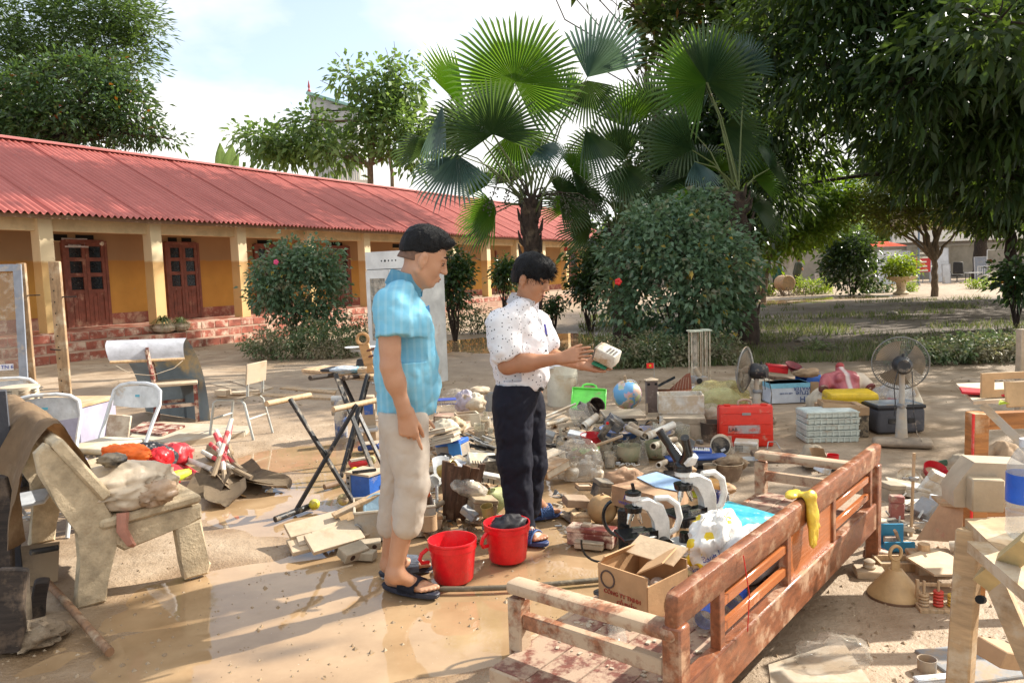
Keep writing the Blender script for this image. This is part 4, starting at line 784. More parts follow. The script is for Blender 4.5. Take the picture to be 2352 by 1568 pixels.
def head(S,c,fw,up,sc=1.0,jaw=1.0):
    """head in axes forward/left/up; returns a function placing points of the face"""
    fw=nrm(fw); up=np.array(up,float); up=nrm(up-fw*(up@fw)); lf=np.cross(up,fw); c=np.array(c,float); A=np.stack([fw,lf,up],1)
    def q(x,y,z): return c+(fw*x+lf*y+up*z)*sc
    def E(p,r,k=.012,op='add'): S.ell(q(*p),np.array(r)*sc,A,k,op)
    E((-.012,0,.045),(.098,.077,.088),.01); E((.012,0,-.015),(.080,.070,.085),.03); E((.030,0,-.075),(.052,.050,.042),.03); E((.062,0,-.092),(.024,.026,.020),.02)
    for s in (-1,1):
        E((.050,s*.036,-.030),(.030,.026,.032),.02); S.cap(q(-.008,s*.062,-.055),q(.045,s*.035,-.092),.020*sc*jaw,.016*sc,.025)
        E((.088,s*.031,.012),(.020,.018,.012),.014,'sub'); E((.077,s*.031,.010),(.012,.014,.012),.006)
        S.cap(q(.088,s*.012,.030),q(.078,s*.052,.028),.010*sc,.006*sc,.012)
        E((-.008,s*.085,-.006),(.021,.013,.035),.005); E((.002,s*.098,-.004),(.010,.008,.020),.004,'sub'); E((-.001,s*.084,-.038),(.010,.008,.011),.004)
    S.cap(q(.090,0,.020),q(.110,0,-.022),.009*sc,.013*sc,.014); 
    for s in (-1,1): E((.100,s*.014,-.026),(.012,.010,.009),.006)
    S.cap(q(.090,-.018,-.056),q(.090,.018,-.056),.009*sc,.009*sc,.008); S.cap(q(.086,-.015,-.069),q(.086,.015,-.069),.010*sc,.010*sc,.007); E((.102,0,-.0615),(.016,.024,.0022),.002,'sub')
    return q,A
def face_bits(par,q,A,sc,lipm,looking_down=True):
    o=np.array(par.location); 
    for s in (-1,1):
        m=M(); m.ball(q(.0785,s*.031,.008)-o,.0105*sc,12); e=m.done('eye',mat('eye_white',(.32,.27,.24),.25,0),par)
        m=M(); m.ball(q(.0858,s*.031,.003)-o,.0058*sc,10); m.done('iris',mat('iris_dark',(.01,.006,.004),.1,0),e)
        m=M(); m.tube([q(.094,s*.012,.036)-o,q(.093,s*.032,.042)-o,q(.078,s*.054,.036)-o],[.004*sc,.0046*sc,.002*sc],6); m.done('eyebrow',hairm,par)
        m=M(); m.tube([q(.088,s*.017,.010)-o,q(.0935,s*.031,.012)-o,q(.083,s*.046,.009)-o],[.0026*sc]*3,6); m.done('eyelid',mat('lid_line',(.10,.045,.03),.5,0),par)
    m=M(); m.tube([q(.088,-.022,-.060)-o,q(.0995,-.010,-.0575)-o,q(.1005,0,-.0590)-o,q(.0995,.010,-.0575)-o,q(.088,.022,-.060)-o],[.002*sc,.0046*sc,.0050*sc,.0046*sc,.002*sc],6); m.tube([q(.086,-.018,-.066)-o,q(.0965,0,-.069)-o,q(.086,.018,-.066)-o],[.002*sc,.0062*sc,.002*sc],6); m.done('lips',lipm,par)
def foot(S,heel,toe,ankle,sc=1.0,k=.02,side=1):
    heel=np.array(heel,float);toe=np.array(toe,float); d=nrm(toe-heel); s=np.array([-d[1],d[0],0])*side; L=np.linalg.norm(toe-heel)
    S.ell(heel+d*.035+np.array([0,0,.032]),(.034,.032,.034),None,k); S.cap(ankle,heel+d*.06+np.array([0,0,.05]),.036,.036,.03); S.cap(np.array(ankle)+d*.02,heel+d*L*.62+np.array([0,0,.026]),.034,.026,.03); S.cap(heel+d*.04+np.array([0,0,.022]),heel+d*L*.70+s*-.014+np.array([0,0,.018]),.030,.026,.025); S.cap(heel+d*L*.45+s*.012+np.array([0,0,.024]),heel+d*L*.72+s*.024+np.array([0,0,.018]),.026,.024,.02)
    for i,(o,l,r) in enumerate(((.034,1.0,.0135),(.013,.99,.0105),(-.005,.955,.010),(-.021,.91,.0095),(-.035,.86,.009))):
        b=heel+d*L*.68+s*o*.9+np.array([0,0,.020]); e=heel+d*(L*l-.012)+s*o+np.array([0,0,.014]); S.cap(b,e,r*1.05,r,.006)
def slipper(par,heel,toe,mt_sole,mt_strap,side=1,holes=False,ribs=False,name='slipper'):
    o=V(par.location); heel=V(heel)-o; toe=V(toe)-o; d=(toe-heel).normalized(); s=V((-d.y,d.x,0))*side; L=(toe-heel).length; m=M(); out=[]
    for i in range(28):
        a=2*math.pi*i/28; x=.5-.5*math.cos(a) if True else 0; w=.040+.012*math.sin(min(1,x*1.2)*math.pi*.85) ; y=math.sin(a); out.append(heel+d*(-.018+(L+.034)*x)+s*(y*(w if y>0 else w*.95)*(abs(math.sin(a))**-.35 if abs(math.sin(a))>.05 else 1)))
    lo=[m._v(p+V((0,0,.002-heel.z))) for p in out]; up=[m._v(p+V((0,0,.020-heel.z))+(p-(heel+toe)/2)*.03) for p in out]; rim=[m._v(p+V((0,0,.024-heel.z))+(p-(heel+toe)/2)*.0) for p in out]; m.skin([lo,up,rim]); sl=m.done(name,mt_sole,par)
    n=9; w=.060; st=M()
    def arc(f,x0,x1):
        x=x0+(x1-x0)*f; return x
    if holes:
        k=M(); gx,gy=9,9
        for i in range(gx):
            for j in range(gy):
                a=math.pi*(.03+.94*(j+.5+.5*(i%2))/(gy+.5)); x=L*(.40+.34*(i+.5)/gx); c=heel+d*x+s*(math.cos(a)*w)+V((0,0,.02+.072*math.sin(a)*(1-.22*i/gx)-heel.z)); nn=(s*math.cos(a)+V((0,0,1))*math.sin(a)).normalized(); tt=nn.cross(d).normalized(); rg=[]
                k.skin([k.ring(c-nn*.0025,d,tt,L*.0185,4,None,.785),k.ring(c+nn*.0025,d,tt,L*.0185,4,None,.785)],True)
        for x0 in (.385,.745):
            k.tube([heel+d*L*x0+s*(math.cos(math.pi*q/12)*w)+V((0,0,.02+.072*math.sin(math.pi*q/12)*(1 if x0<.5 else .8)-heel.z)) for q in range(13)],.005,6)
        k.sheet(lambda u,v:heel+d*L*(.40+.33*v)+s*(math.cos(math.pi*u)*w*.985)+V((0,0,.0195+.070*math.sin(math.pi*u)*(1-.22*v)-heel.z)),14,5,.002); k.done('strap',mt_strap,sl)
    else:
        st.sheet(lambda u,v:heel+d*L*((.36+.40*v) if abs(u-.5)<.3 else (.38+.34*v))+s*(math.cos(math.pi*u)*w)+V((0,0,.018+.078*(math.sin(math.pi*u)**.7)*(1-.25*v)-heel.z))+ (V((0,0,.0022*(int(u*40)%2))) if ribs else V((0,0,0))),40,6,.006); st.done('strap',mt_strap,sl)
def cloth(name,c1,c2,kind='plain',rough=.85,sc=1):
    m,nt,out=newmat(name); N=nt.nodes;K=nt.links.new; c=coords(nt,'Object',False); n=nz(nt,c,9,5,.6); n2=nz(nt,c,420*sc,2,.5); col=mixc(nt,ramp(nt,n,.3,.7),c1,c2)
    if kind=='stripe':
        for ax,sc_,f in ((0,95,.22),(2,48,.08)):
            sp=N.new('ShaderNodeSeparateXYZ'); K(c,sp.inputs[0]); s=mth(nt,'SINE',mth(nt,'MULTIPLY',sp.outputs[ax],sc_*2)); k=ramp(nt,s,.35,.6); col=mixc(nt,mth(nt,'MULTIPLY',k,f),col,(.42,.62,.68))
    if kind=='dots':
        mp=N.new('ShaderNodeMapping'); mp.inputs['Scale'].default_value=(54,54,48); K(c,mp.inputs[0]); vo=N.new('ShaderNodeTexVoronoi'); vo.inputs['Scale'].default_value=1; vo.inputs['Randomness'].default_value=.75; K(mp.outputs[0],vo.inputs[0]); col=mixc(nt,ramp(nt,vo.outputs['Distance'],.175,.215,(1,1,1,1),(0,0,0,1)),col,(.03,.03,.045))
    pbsdf(nt,out,col,rough,0,bump(nt,mth(nt,'ADD',mth(nt,'MULTIPLY',n2,.25),n),.35,.006),**{'Specular IOR Level':.2}); return m
def wrk(seed,sx=1.0): return lambda x,y,z: (1-2.2*np.abs(fbm((x*8+z*7)*sx,y*9*sx,(z*7-x*6)*sx,2,seed)-.5)*2)*.6+(1-2*np.abs(fbm(x*20-z*13,y*17,z*12+x*10,2,seed+1)-.5)*2)*.5-.55
def tufts(par,h,A,n,w,L,seed):
    """short locks standing off the hair so that its outline is broken"""
    g=np.random.RandomState(seed); me=h.data; N=len(me.vertices); co=np.empty(N*3); me.vertices.foreach_get('co',co); no=np.empty(N*3); me.vertex_normals.foreach_get('vector',no); co=co.reshape(-1,3); no=no.reshape(-1,3); i=g.randint(0,N,n); p=co[i]; m=no[i]
    d=m*w[0]+A[:,0]*w[1]+A[:,2]*w[2]+g.normal(size=(n,3))*w[3]; d/=np.linalg.norm(d,axis=1,keepdims=True); s=np.cross(d,m+.01); s/=np.maximum(np.linalg.norm(s,axis=1,keepdims=True),1e-5); l=L*(.5+g.rand(n,1)); b=p-m*.003; k=.0016
    v=np.stack([b-s*k,b+s*k,b+d*l*.6+s*k*.7+m*.001,b+d*l-m*l*.15,b+d*l*.6-s*k*.7+m*.001],1).reshape(-1,3); q=np.arange(n)[:,None]*5; f=np.concatenate([np.concatenate([q,q+1,q+2],1),np.concatenate([q,q+2,q+4],1),np.concatenate([q+4,q+2,q+3],1)]); tag(npmesh('hair_locks',v,f,hairm,par,smooth=False),kind='stuff')
def blue_man():
    D=3.57; base=G(935,1352); base.z=0; T=thing('person','man in a light blue short sleeved shirt and rolled beige trousers pointing down','person',base)
    q=lambda u,v,dy=0.0: np.array(P(u,v,D+dy))
    S=SDF(base+V((-.32,-.42,-.01)),base+V((.40,.45,1.80)),.0052)
    fw=np.array((.93,.22,-.40)); hc=q(972,594,-.0); hq,HA=head(S,hc,fw,(.30,.02,.95),1.06)
    S.cap(q(945,640),q(925,690),.054,.060,.03); S.cap(q(957,618),q(938,660),.056,.055,.03)
    # shoulders and torso (under the shirt)
    S.cap(q(918,700,-.15),q(918,700,.15),.055,.055,.04); S.cap(q(922,720),q(925,930),.085,.085,.05)
    # near arm hanging, forefinger pointing to the ground
    sh=q(893,705,-.20); el=q(897,842,-.245); wr_=q(930,946,-.225); S.cap(sh,el,.050,.041,.03); S.cap(sh+(el-sh)*.3,sh+(el-sh)*.75,.047,.043,.02); S.cap(el,el+(wr_-el)*.35,.041,.042,.03); S.cap(el+(wr_-el)*.3,wr_,.042,.026,.03); S.cap(el+(wr_-el)*.8,wr_,.029,.029,.02,'add')
    d=q(941,1005,-.225)-wr_; hand(S,wr_,d,(.10,1,.05),(1,-.10,.2),[(.12,.12,.08),(.9,.9,.5),(1.0,.95,.5),(1.0,.9,.5)],(.95,.22,.5),(.3,.3),1.10)
    # far arm
    sh2=q(930,705,.20); el2=q(925,850,.26); w2=q(950,940,.22); S.cap(sh2,el2,.048,.038,.03); S.cap(el2,w2,.038,.025,.03); hand(S,w2,q(957,1000,.2)-w2,(0,-1,0),(1,0,0),[(.5,.5,.3)]*4)
    # legs
    kn=q(945,1115,-.09); an=q(905,1318,-.10); S.cap(q(925,965,-.09),kn,.080,.056,.04); S.cap(kn,kn+(an-kn)*.35,.055,.055,.04); S.cap(kn+(an-kn)*.3,an,.055,.036,.04)
    kn2=q(914,1110,.11); an2=q(892,1296,.12); S.cap(q(925,965,.09),kn2,.080,.056,.04); S.cap(kn2,an2,.055,.036,.04)
    h1,t1=G(888,1348),G(1000,1372); h1.z=t1.z=.022; foot(S,h1,t1,an,side=1); h2,t2=G(880,1322),G(988,1306); h2.z=t2.z=.022; foot(S,h2,t2,an2,side=-1)
    S.obj('body',SK1,T)
    face_bits(T,hq,HA,1.06,mat('lips_tan',(.36,.155,.105),.5,0))
    # hair: short sides, longer top
    H=SDF(hc-.17,hc+.17,.0045); H.ell(hq(-.014,0,.060),np.array((.1025,.0845,.087))*1.06*1.01,HA,.01); H.ell(hq(.02,0,.094),np.array((.084,.064,.052))*1.06,HA,.02); H.ell(hq(.080,0,.098),np.array((.03,.05,.026))*1.06,HA,.02)
    H.ell(hq(-.045,0,.02),np.array((.070,.070,.06))*1.06,HA,.02); 
    H.plane(hq(.066,0,.05),HA@np.array((.80,0,-.6)),.004); H.plane(hq(-.02,0,.024),HA@np.array((.30,0,-.95)),.004)
    for s in (-1,1): H.ell(hq(.085,s*.06,.03),np.array((.045,.045,.045))*1.06,HA,.012,'sub')
    H.fold(.006,lambda x,y,z:(fbm(x*60,y*60,z*25,3,4)-.5)*2); tufts(T,H.obj('hair',hairm,T,1),HA,1500,(.30,.6,.15,.18),.012,1)
    H=SDF(hc-.17,hc+.17,.0045); H.ell(hq(-.012,0,.045),np.array((.098,.077,.088))*1.06+.0022,HA,.01); H.ell(hq(-.044,0,-.03),np.array((.066,.060,.060))*1.06,HA,.02); H.plane(hq(.052,0,.02),HA@np.array((.95,0,-.25)),.004); H.plane(hq(-.03,0,-.022),HA@np.array((.12,0,-.99)),.004)
    for s in (-1,1): H.ell(hq(.085,s*.06,.02),np.array((.05,.05,.06))*1.06,HA,.012,'sub')
    H.obj('short_hair',mat('shaved_hair',(.11,.062,.042),.7,0,col2=(.21,.115,.075),sc=40,bmp=.3),T,1)
    # shirt
    sm=cloth('blue_shirt',(.16,.43,.61),(.20,.50,.67),'stripe'); C=SDF(base+V((-.34,-.42,.70)),base+V((.36,.42,1.68)),.0058); fl=(1,.1,0)
    C.cap(q(917,672,-.10),q(917,672,.10),.062,.062,.05); C.cap(q(912,700,-.155),q(916,700,.155),.062,.062,.06)
    C.cap(q(924,735),q(930,850),.125,.128,.08,flat=(0,1,0),fk=1.28); C.cap(q(930,850),q(932,930),.130,.134,.06,flat=(0,1,0),fk=1.22); C.cap(q(945,760,-.07),q(957,900,-.03),.10,.10,.06)
    C.cap(q(893,700,-.195),q(905,782,-.235),.072,.076,.035); C.cap(q(930,702,.195),q(928,790,.25),.070,.072,.035)
    pz=q(917,772,-.235); dz=nrm(q(905,782,-.235)-q(893,700,-.195)); C.plane(pz,dz*.95+np.array((-.12,0,-.3)),.004,pz-np.array((.12,.09,.12)),pz+np.array((.10,.095,.16)))
    hem=q(905,966,-.1); C.plane(q(930,957),(.10,0,-1),.004)
    C.fold(.011,wrk(8))
    sh_=C.obj('shirt',sm,T,2); o=V(T.location)
    m=M()   # collar: stand and leaf round the neck
    nc=V(q(931,650)); ax=V((.28,0,.96)).normalized(); e1=V((ax.z,0,-ax.x)); e2=V((0,1,0))
    def col(u,v):
        a=2*math.pi*(u*.90+.05); r=.070+.013*v; p=nc+e1*(r*1.12*math.cos(a))+e2*(r*math.sin(a))+ax*(.048-.070*v+.0-.012*(1+math.cos(a))*v); return p-o
    m.sheet(col,40,4,.005); m.done('collar',sm,sh_)
    m=M(); m.slab([V(q(986,700,-.0))-o,V(q(995,800,0))-o,V(q(1002,948,0))-o,V(q(990,944,-.05))-o,V(q(984,800,-.05))-o,V(q(976,705,-.05))-o],.004); m.done('placket',mat('blue_edge',(.05,.2,.42),.85,0),sh_)
    # trousers
    tm=cloth('beige_trousers',(.44,.38,.32),(.52,.455,.385)); K_=SDF(base+V((-.30,-.35,.18)),base+V((.30,.36,1.0)),.0055)
    K_.cap(q(926,950,-.06),q(926,950,.06),.112,.112,.05); K_.cap(q(930,985,-.09),q(948,1110,-.10),.108,.078,.05); K_.cap(q(948,1110,-.10),q(934,1205,-.105),.080,.068,.02); K_.cap(q(922,985,.09),q(912,1110,.11),.108,.078,.05); K_.cap(q(912,1110,.11),q(896,1205,.12),.078,.066,.012)
    K_.plane(q(926,935),(0,0,1),.004)
    K_.fold(.007,wrk(18,.7))
    tr=K_.obj('trousers',tm,T,2)
    for a,b,r0,r1 in ((q(936,1178,-.105),q(920,1247,-.105),.096,.090),(q(902,1172,.12),q(892,1260,.122),.086,.080)):
        k=SDF(np.minimum(a,b)-.14,np.maximum(a,b)+.14,.0055); k.cap(a,b,r0*.93,r1*.93,.02); dd=nrm(b-a); k.plane(b,dd+np.array((.1,0,-.2)),.006); k.plane(a,-dd+np.array((-.25,0,.2)),.006); k.fold(.006,wrk(28)); k.obj('trouser_cuff',tm,tr,2)
    nav=mat('navy_rubber',(.014,.018,.035),.55,.15,(.16,.12,.1),14); slipper(T,h1,t1,nav,nav,1,name='slipper'); slipper(T,h2,t2,nav,mat('pale_rubber',(.22,.26,.33),.5,.15,(.2,.16,.12),14),-1,ribs=True)
blue_man()
def dotted_man():
    D=4.36; base=G(1232,1222); base.z=0; T=thing('person','man in a white dotted shirt and navy trousers holding a muddy white box','person',base)
    q=lambda u,v,dy=0.0: np.array(P(u,v,D+dy))
    S=SDF(base+V((-.36,-.45,-.01)),base+V((.50,.48,1.70)),.0052)
    hc=q(1222,641,-.02); hq,HA=head(S,hc,(.80,-.50,-.36),(.28,-.16,.95),1.02,1.1)
    S.cap(q(1212,672),q(1196,722),.056,.064,.03); S.cap(q(1165,738,-.12),q(1222,738,.12),.052,.052,.04); S.cap(q(1192,760),q(1195,870),.085,.085,.05)
    # near arm: sleeve, elbow at the side, forearm forward
    sh=q(1150,745,-.17); el=q(1166,838,-.20); w=q(1283,824,-.24); S.cap(sh,el,.054,.047,.03); S.cap(el,el+(w-el)*.4,.050,.047,.03); S.cap(el+(w-el)*.35,w,.047,.029,.03)
    hand(S,w,q(1345,811,-.27)-w,(.25,.75,-.55),(.15,.35,.9),[(.05,.08,.05),(.08,.1,.05),(.12,.1,.05),(.2,.15,.1)],(.8,.5,.3),(.1,.1),1.08,(.05,.01,-.02,-.05))
    # far arm: forearm forward, palm up under the box
    sh2=q(1240,745,.16); el2=q(1262,815,.14); w2=q(1335,838,-.02); S.cap(sh2,el2,.050,.044,.03); S.cap(el2,w2,.046,.029,.03)
    hand(S,w2,q(1385,846,-.06)-w2,(-.12,-.40,.95),(.25,.9,.30),[(.25,.35,.2),(.12,.2,.15),(.10,.12,.1),(.05,.12,.08)],(.55,.55,.5),(.2,.2),1.10)
    for (a,b,c_) in ((q(1175,905,-.07),q(1185,1060,-.10),q(1198,1215,-.12)),(q(1215,905,.08),q(1218,1050,.10),q(1215,1170,.10))): S.cap(a,b,.08,.056,.04); S.cap(b,c_,.056,.038,.04)
    h1,t1=G(1178,1238),G(1252,1253); h1.z=t1.z=.022; h2,t2=G(1208,1193),G(1283,1182); h2.z=t2.z=.022
    an1=np.array(h1)+np.array((.05,0,.09)); an2=np.array(h2)+np.array((.05,0,.09)); foot(S,h1,t1,an1,side=1); foot(S,h2,t2,an2,side=-1)
    S.obj('body',SK2,T); face_bits(T,hq,HA,1.02,mat('lips_brown',(.28,.105,.07),.5,0))
    H=SDF(hc-.18,hc+.18,.0045); H.ell(hq(-.014,0,.056),np.array((.108,.089,.092))*1.05,HA,.01); H.ell(hq(.035,0,.085),np.array((.078,.076,.055))*1.04,HA,.02); H.ell(hq(-.045,0,.0),np.array((.080,.080,.08))*1.03,HA,.02)
    for s,dx in ((-1,0),(-.5,.006),(0,.01),(.5,.006),(1,0)): H.cap(hq(.055+dx,s*.055,.085),hq(.098+dx-.03*abs(s),s*.062,.038-.006*abs(s)),.020,.010,.016)
    H.plane(hq(-.02,0,-.022),HA@np.array((.38,0,-.9)),.004)
    for s in (-1,1): H.ell(hq(0,s*.090,-.020),np.array((.030,.022,.034)),HA,.006,'sub')
    H.ell(hq(.115,0,-.01),np.array((.06,.075,.05)),HA,.008,'sub')
    H.fold(.007,lambda x,y,z:(fbm(x*55,y*55,z*22,3,14)-.5)*2); tufts(T,H.obj('hair',hairm,T,1),HA,1900,(.22,.5,-.30,.22),.030,2)
    sm=cloth('dotted_shirt',(.70,.69,.72),(.78,.77,.79),'dots'); C=SDF(base+V((-.36,-.40,.78)),base+V((.32,.40,1.56)),.0058)
    C.cap(q(1195,712,-.07),q(1202,712,.09),.066,.066,.05); C.cap(q(1165,735,-.12),q(1225,735,.13),.072,.066,.06); C.cap(q(1188,765),q(1190,820),.135,.138,.07,flat=(.35,.9,0),fk=1.22); C.cap(q(1190,820),q(1192,880),.138,.128,.06,flat=(.35,.9,0),fk=1.18); C.cap(q(1222,790,-.05),q(1222,860,-.06),.085,.092,.06)
    C.cap(sh,q(1160,806,-.20),.085,.088,.04); C.cap(sh2,q(1256,790,.15),.072,.074,.04); 
    p=q(1166,826,-.20); C.plane(p,(.45,-.1,-1),.004,p-np.array((.14,.12,.12)),p+np.array((.065,.075,.10)))
    C.plane(q(1190,896),(.05,0,-1),.008); C.fold(.012,wrk(38))
    s_=C.obj('shirt',sm,T,2); o=V(T.location); m=M(); nc=V(q(1204,690)); ax=V((.25,-.12,.96)).normalized(); e1=(V((.82,-.45,0))-ax*V((.82,-.45,0)).dot(ax)).normalized(); e2=ax.cross(e1)
    def col(u,v):
        a=2*math.pi*(u*.90+.05); r=.072+.015*v; return nc+e1*(r*1.15*math.cos(a))+e2*(r*math.sin(a))+ax*(.026-.052*v-.020*(1+math.cos(a))*v)-o
    m.sheet(col,40,4,.005); m.done('collar',sm,s_)
    m=M()
    for v in (770,805,840,870): m.ball(V(q(1256-(v-770)*.05,v,-.10))-o,.006,8)
    m.done('button',mat('button_dark',(.02,.02,.025),.4,0),s_); m=M(); m.cyl(V(q(1251,744,-.115))-o,V(q(1255,768,-.12))-o,.0055,n=8); m.done('pen',mat('pen_blue',(.05,.04,.4),.3,0),s_)
    tm=cloth('navy_trousers',(.0055,.006,.013),(.010,.011,.022),rough=.7); K_=SDF(base+V((-.32,-.36,.04)),base+V((.26,.38,1.0)),.0058)
    K_.cap(q(1186,900,-.05),q(1192,900,.05),.130,.126,.05); K_.cap(q(1178,940,-.08),q(1182,1060,-.10),.118,.092,.05); K_.cap(q(1182,1060,-.10),q(1196,1205,-.13),.092,.082,.05); K_.cap(q(1212,940,.08),q(1220,1060,.10),.108,.086,.05); K_.cap(q(1220,1060,.10),q(1213,1165,.12),.086,.080,.05)
    K_.plane(q(1190,878),(0,0,1),.004); K_.plane(q(1196,1212,-.13),(0,0,-1),.004,base+V((-.32,-.36,.0)),base+V((.26,.0,.35)))
    K_.fold(.010,wrk(48,.8)); t_=K_.obj('trousers',tm,T,2)
    m=M(); m.box(V(q(1240,893,-.115))-o,(.045,.02,.022),rot=(0,0,R(-25)),bev=.004); m.done('belt_buckle',mat('belt_black',(.012,.01,.01),.35,0),t_)
    bl=mat('blue_slipper',(.055,.13,.33),.55,.12,(.25,.2,.15),14); nb=mat('blue_sole',(.03,.055,.16),.6,.2,(.2,.16,.12),12); slipper(T,h1,t1,nb,bl,1,True); slipper(T,h2,t2,nb,bl,-1,True)
    # the box in his hand
    c=P(1395,816,D-.07); m=M(); m.box((0,0,0),(.125,.10,.085),bev=.012,seg=2); b=thing('muddy_box','mud caked white plastic box held by the man in the dotted shirt','box',c,(R(18),R(24),R(-28))); m.done('case',mat('muddy_white',(.60,.57,.50),.6,.42,(.40,.28,.16),9),b)
    m=M(); m.box((-.066,0,0),(.006,.088,.074)); m.done('open_end',mat('grey_mud',(.16,.145,.13),.9,.4),b); m=M(); 
    for k in range(3): m.box((.005+k*.02,-.01,.0435),(.012,.05,.004))
    m.done('recess',mat('dark_slot',(.12,.11,.10),.8,.3),b); c2=P(1378,838,D-.07); m=M(); m.box((0,0,0),(.085,.055,.010)); m.box((.01,0,.007),(.03,.02,.008)); solo(m,'circuit_board',mat('pcb_green',(.02,.20,.11),.5,.2),'small green circuit board under the muddy box in his palm','circuit board',c2,(R(10),R(22),R(-20)))
dotted_man()
def far_person(lb,u,v0,v1,y,shirt,pants,pose,sk=SK2):
    b=G(u,v1); b=P(u,v1,y); b.z=0; t=thing('person',lb,'person',b); z=lambda f:f; H=P(u,v0,y).z; k=H/1.65; S=SDF(b+V((-.6,-.6,-.02)),b+V((.6,.6,H+.1)),.022); o=np.array(b); 
    def q(x,y_,z_): return o+np.array((x,y_,z_))*k
    ln=pose.get('lean',.1); S.ell(q(ln*1.2,0,1.52),(.085*k,.075*k,.11*k),None,.02); S.cap(q(ln,0,1.42),q(ln,0,1.3),.05*k,.06*k,.03); S.cap(q(0,-.1,.88),q(ln,-.1,1.25),.12*k,.13*k,.06); S.cap(q(0,.1,.88),q(ln,.1,1.25),.12*k,.13*k,.06)
    for s,hnd in ((-1,pose['r']),(1,pose['l'])): S.cap(q(ln,s*.17,1.3),q((ln+hnd[0])/2,s*.22,(1.3+hnd[2])/2-.02),.05*k,.042*k,.02); S.cap(q((ln+hnd[0])/2,s*.22,(1.3+hnd[2])/2-.02),q(*hnd),.042*k,.034*k,.02)
    for s,ft in ((-1,pose.get('f1',.1)),(1,pose.get('f2',-.1))): S.cap(q(0,s*.09,.85),q(ft*.6+.04,s*.1,.46),.09*k,.06*k,.03); S.cap(q(ft*.6+.04,s*.1,.46),q(ft,s*.1,.08),.06*k,.04*k,.03); S.cap(q(ft,s*.1,.05),q(ft+.15,s*.1,.04),.04*k,.035*k,.02)
    S.obj('body',sk,t,1); C=SDF(b+V((-.6,-.6,.7)),b+V((.6,.6,H)),.022)
    for s in (-1,1): C.cap(q(0,s*.1,.88),q(ln,s*.1,1.28),.15*k,.155*k,.06)
    for s,hnd in ((-1,pose['r']),(1,pose['l'])): C.cap(q(ln,s*.17,1.3),q(ln*.6+hnd[0]*.4,s*.21,1.3*.6+hnd[2]*.4),.075*k,.07*k,.04)
    C.obj('shirt',shirt,t,1); K_=SDF(b+V((-.6,-.6,-.02)),b+V((.6,.6,1.1)),.022)
    for s,ft in ((-1,pose.get('f1',.1)),(1,pose.get('f2',-.1))): K_.cap(q(0,s*.09,.88),q(ft*.6+.04,s*.1,.46),.125*k,.09*k,.03); K_.cap(q(ft*.6+.04,s*.1,.46),q(ft*.9,s*.1,pose.get('hem',.2)),.085*k,.075*k,.03)
    K_.obj('trousers',pants,t,1); h=SDF(b+V((-.5,-.5,1.3)),b+V((.5,.5,H+.12)),.022); h.ell(q(ln*1.2-.015,0,1.56),(.1*k,.09*k,.095*k),None,.01); h.plane(q(ln*1.2,0,1.51),(.5,0,-.9)); h.obj('hair',hairm,t,1); return t
def far_people():
    gs=mat('green_tee',(.02,.10,.085),.8,.1); cp=mat('camo_cloth',(.05,.06,.035),.85,.3,(.10,.085,.05),9); dk=mat('dark_shorts',(.012,.014,.02),.8,.1); ws=mat('white_trouser',(.55,.53,.5),.8,.1)
    far_person('man in a green tee shirt and camouflage trousers walking behind the slim tree',1757,592,665,38,gs,cp,dict(r=(.05,-.25,.8),l=(.1,.25,.8)))
    far_person('man in a green tee shirt reaching down to roll a drum',1783,600,668,37.5,gs,cp,dict(r=(.35,-.15,.78),l=(.38,.15,.75),lean=.14,f1=.2,f2=-.15))
    far_person('person in camouflage uniform standing by the whitewashed trunk',1830,590,660,40,cp,cp,dict(r=(.2,-.2,1.05),l=(.25,.15,1.1)))
    far_person('person in dark shorts bending behind the dark bush with a white tub',1897,600,655,41,dk,dk,dict(r=(-.25,-.2,.9),l=(-.2,.2,.9),lean=-.18,hem=.5))
    c=P(1802,650,36.5); t=thing('rolled_drum','round tan drum being rolled beside the lime hedge','drum',(c.x,36.5,c.z)); m=M(); r=.36; m.lathe([(r*.9,-.35),(r,-.33),(r*1.05,0),(r,.33),(r*.9,.35),(r*.86,.33),(0,.33)],24,rot=(R(90),0,R(15))); m.done('shell',mat('drum_wood',(.5,.33,.18),.7,.3),t)
    c=P(1886,640,41.5); m=M(); m.lathe([(.25,0),(.3,.6),(.32,.95),(.30,.95),(.27,.1)],16); solo(m,'tub',ws,'white tub beside the bending person','tub',(c.x,41.5,0))
    c=P(1806,664,36); m=M(); g=random.Random(2)
    for k in range(60): a=V((g.gauss(0,.5),g.gauss(0,.2),0)); m.cyl(a,a+V((g.uniform(-.5,.5),g.uniform(-.2,.2),g.uniform(.1,.45))),.012,n=4)
    tag(solo(m,'twig_heap',barkl,'heap of dry twigs in front of the rolled drum','twigs',(c.x,36,0)),kind='stuff')
far_people()
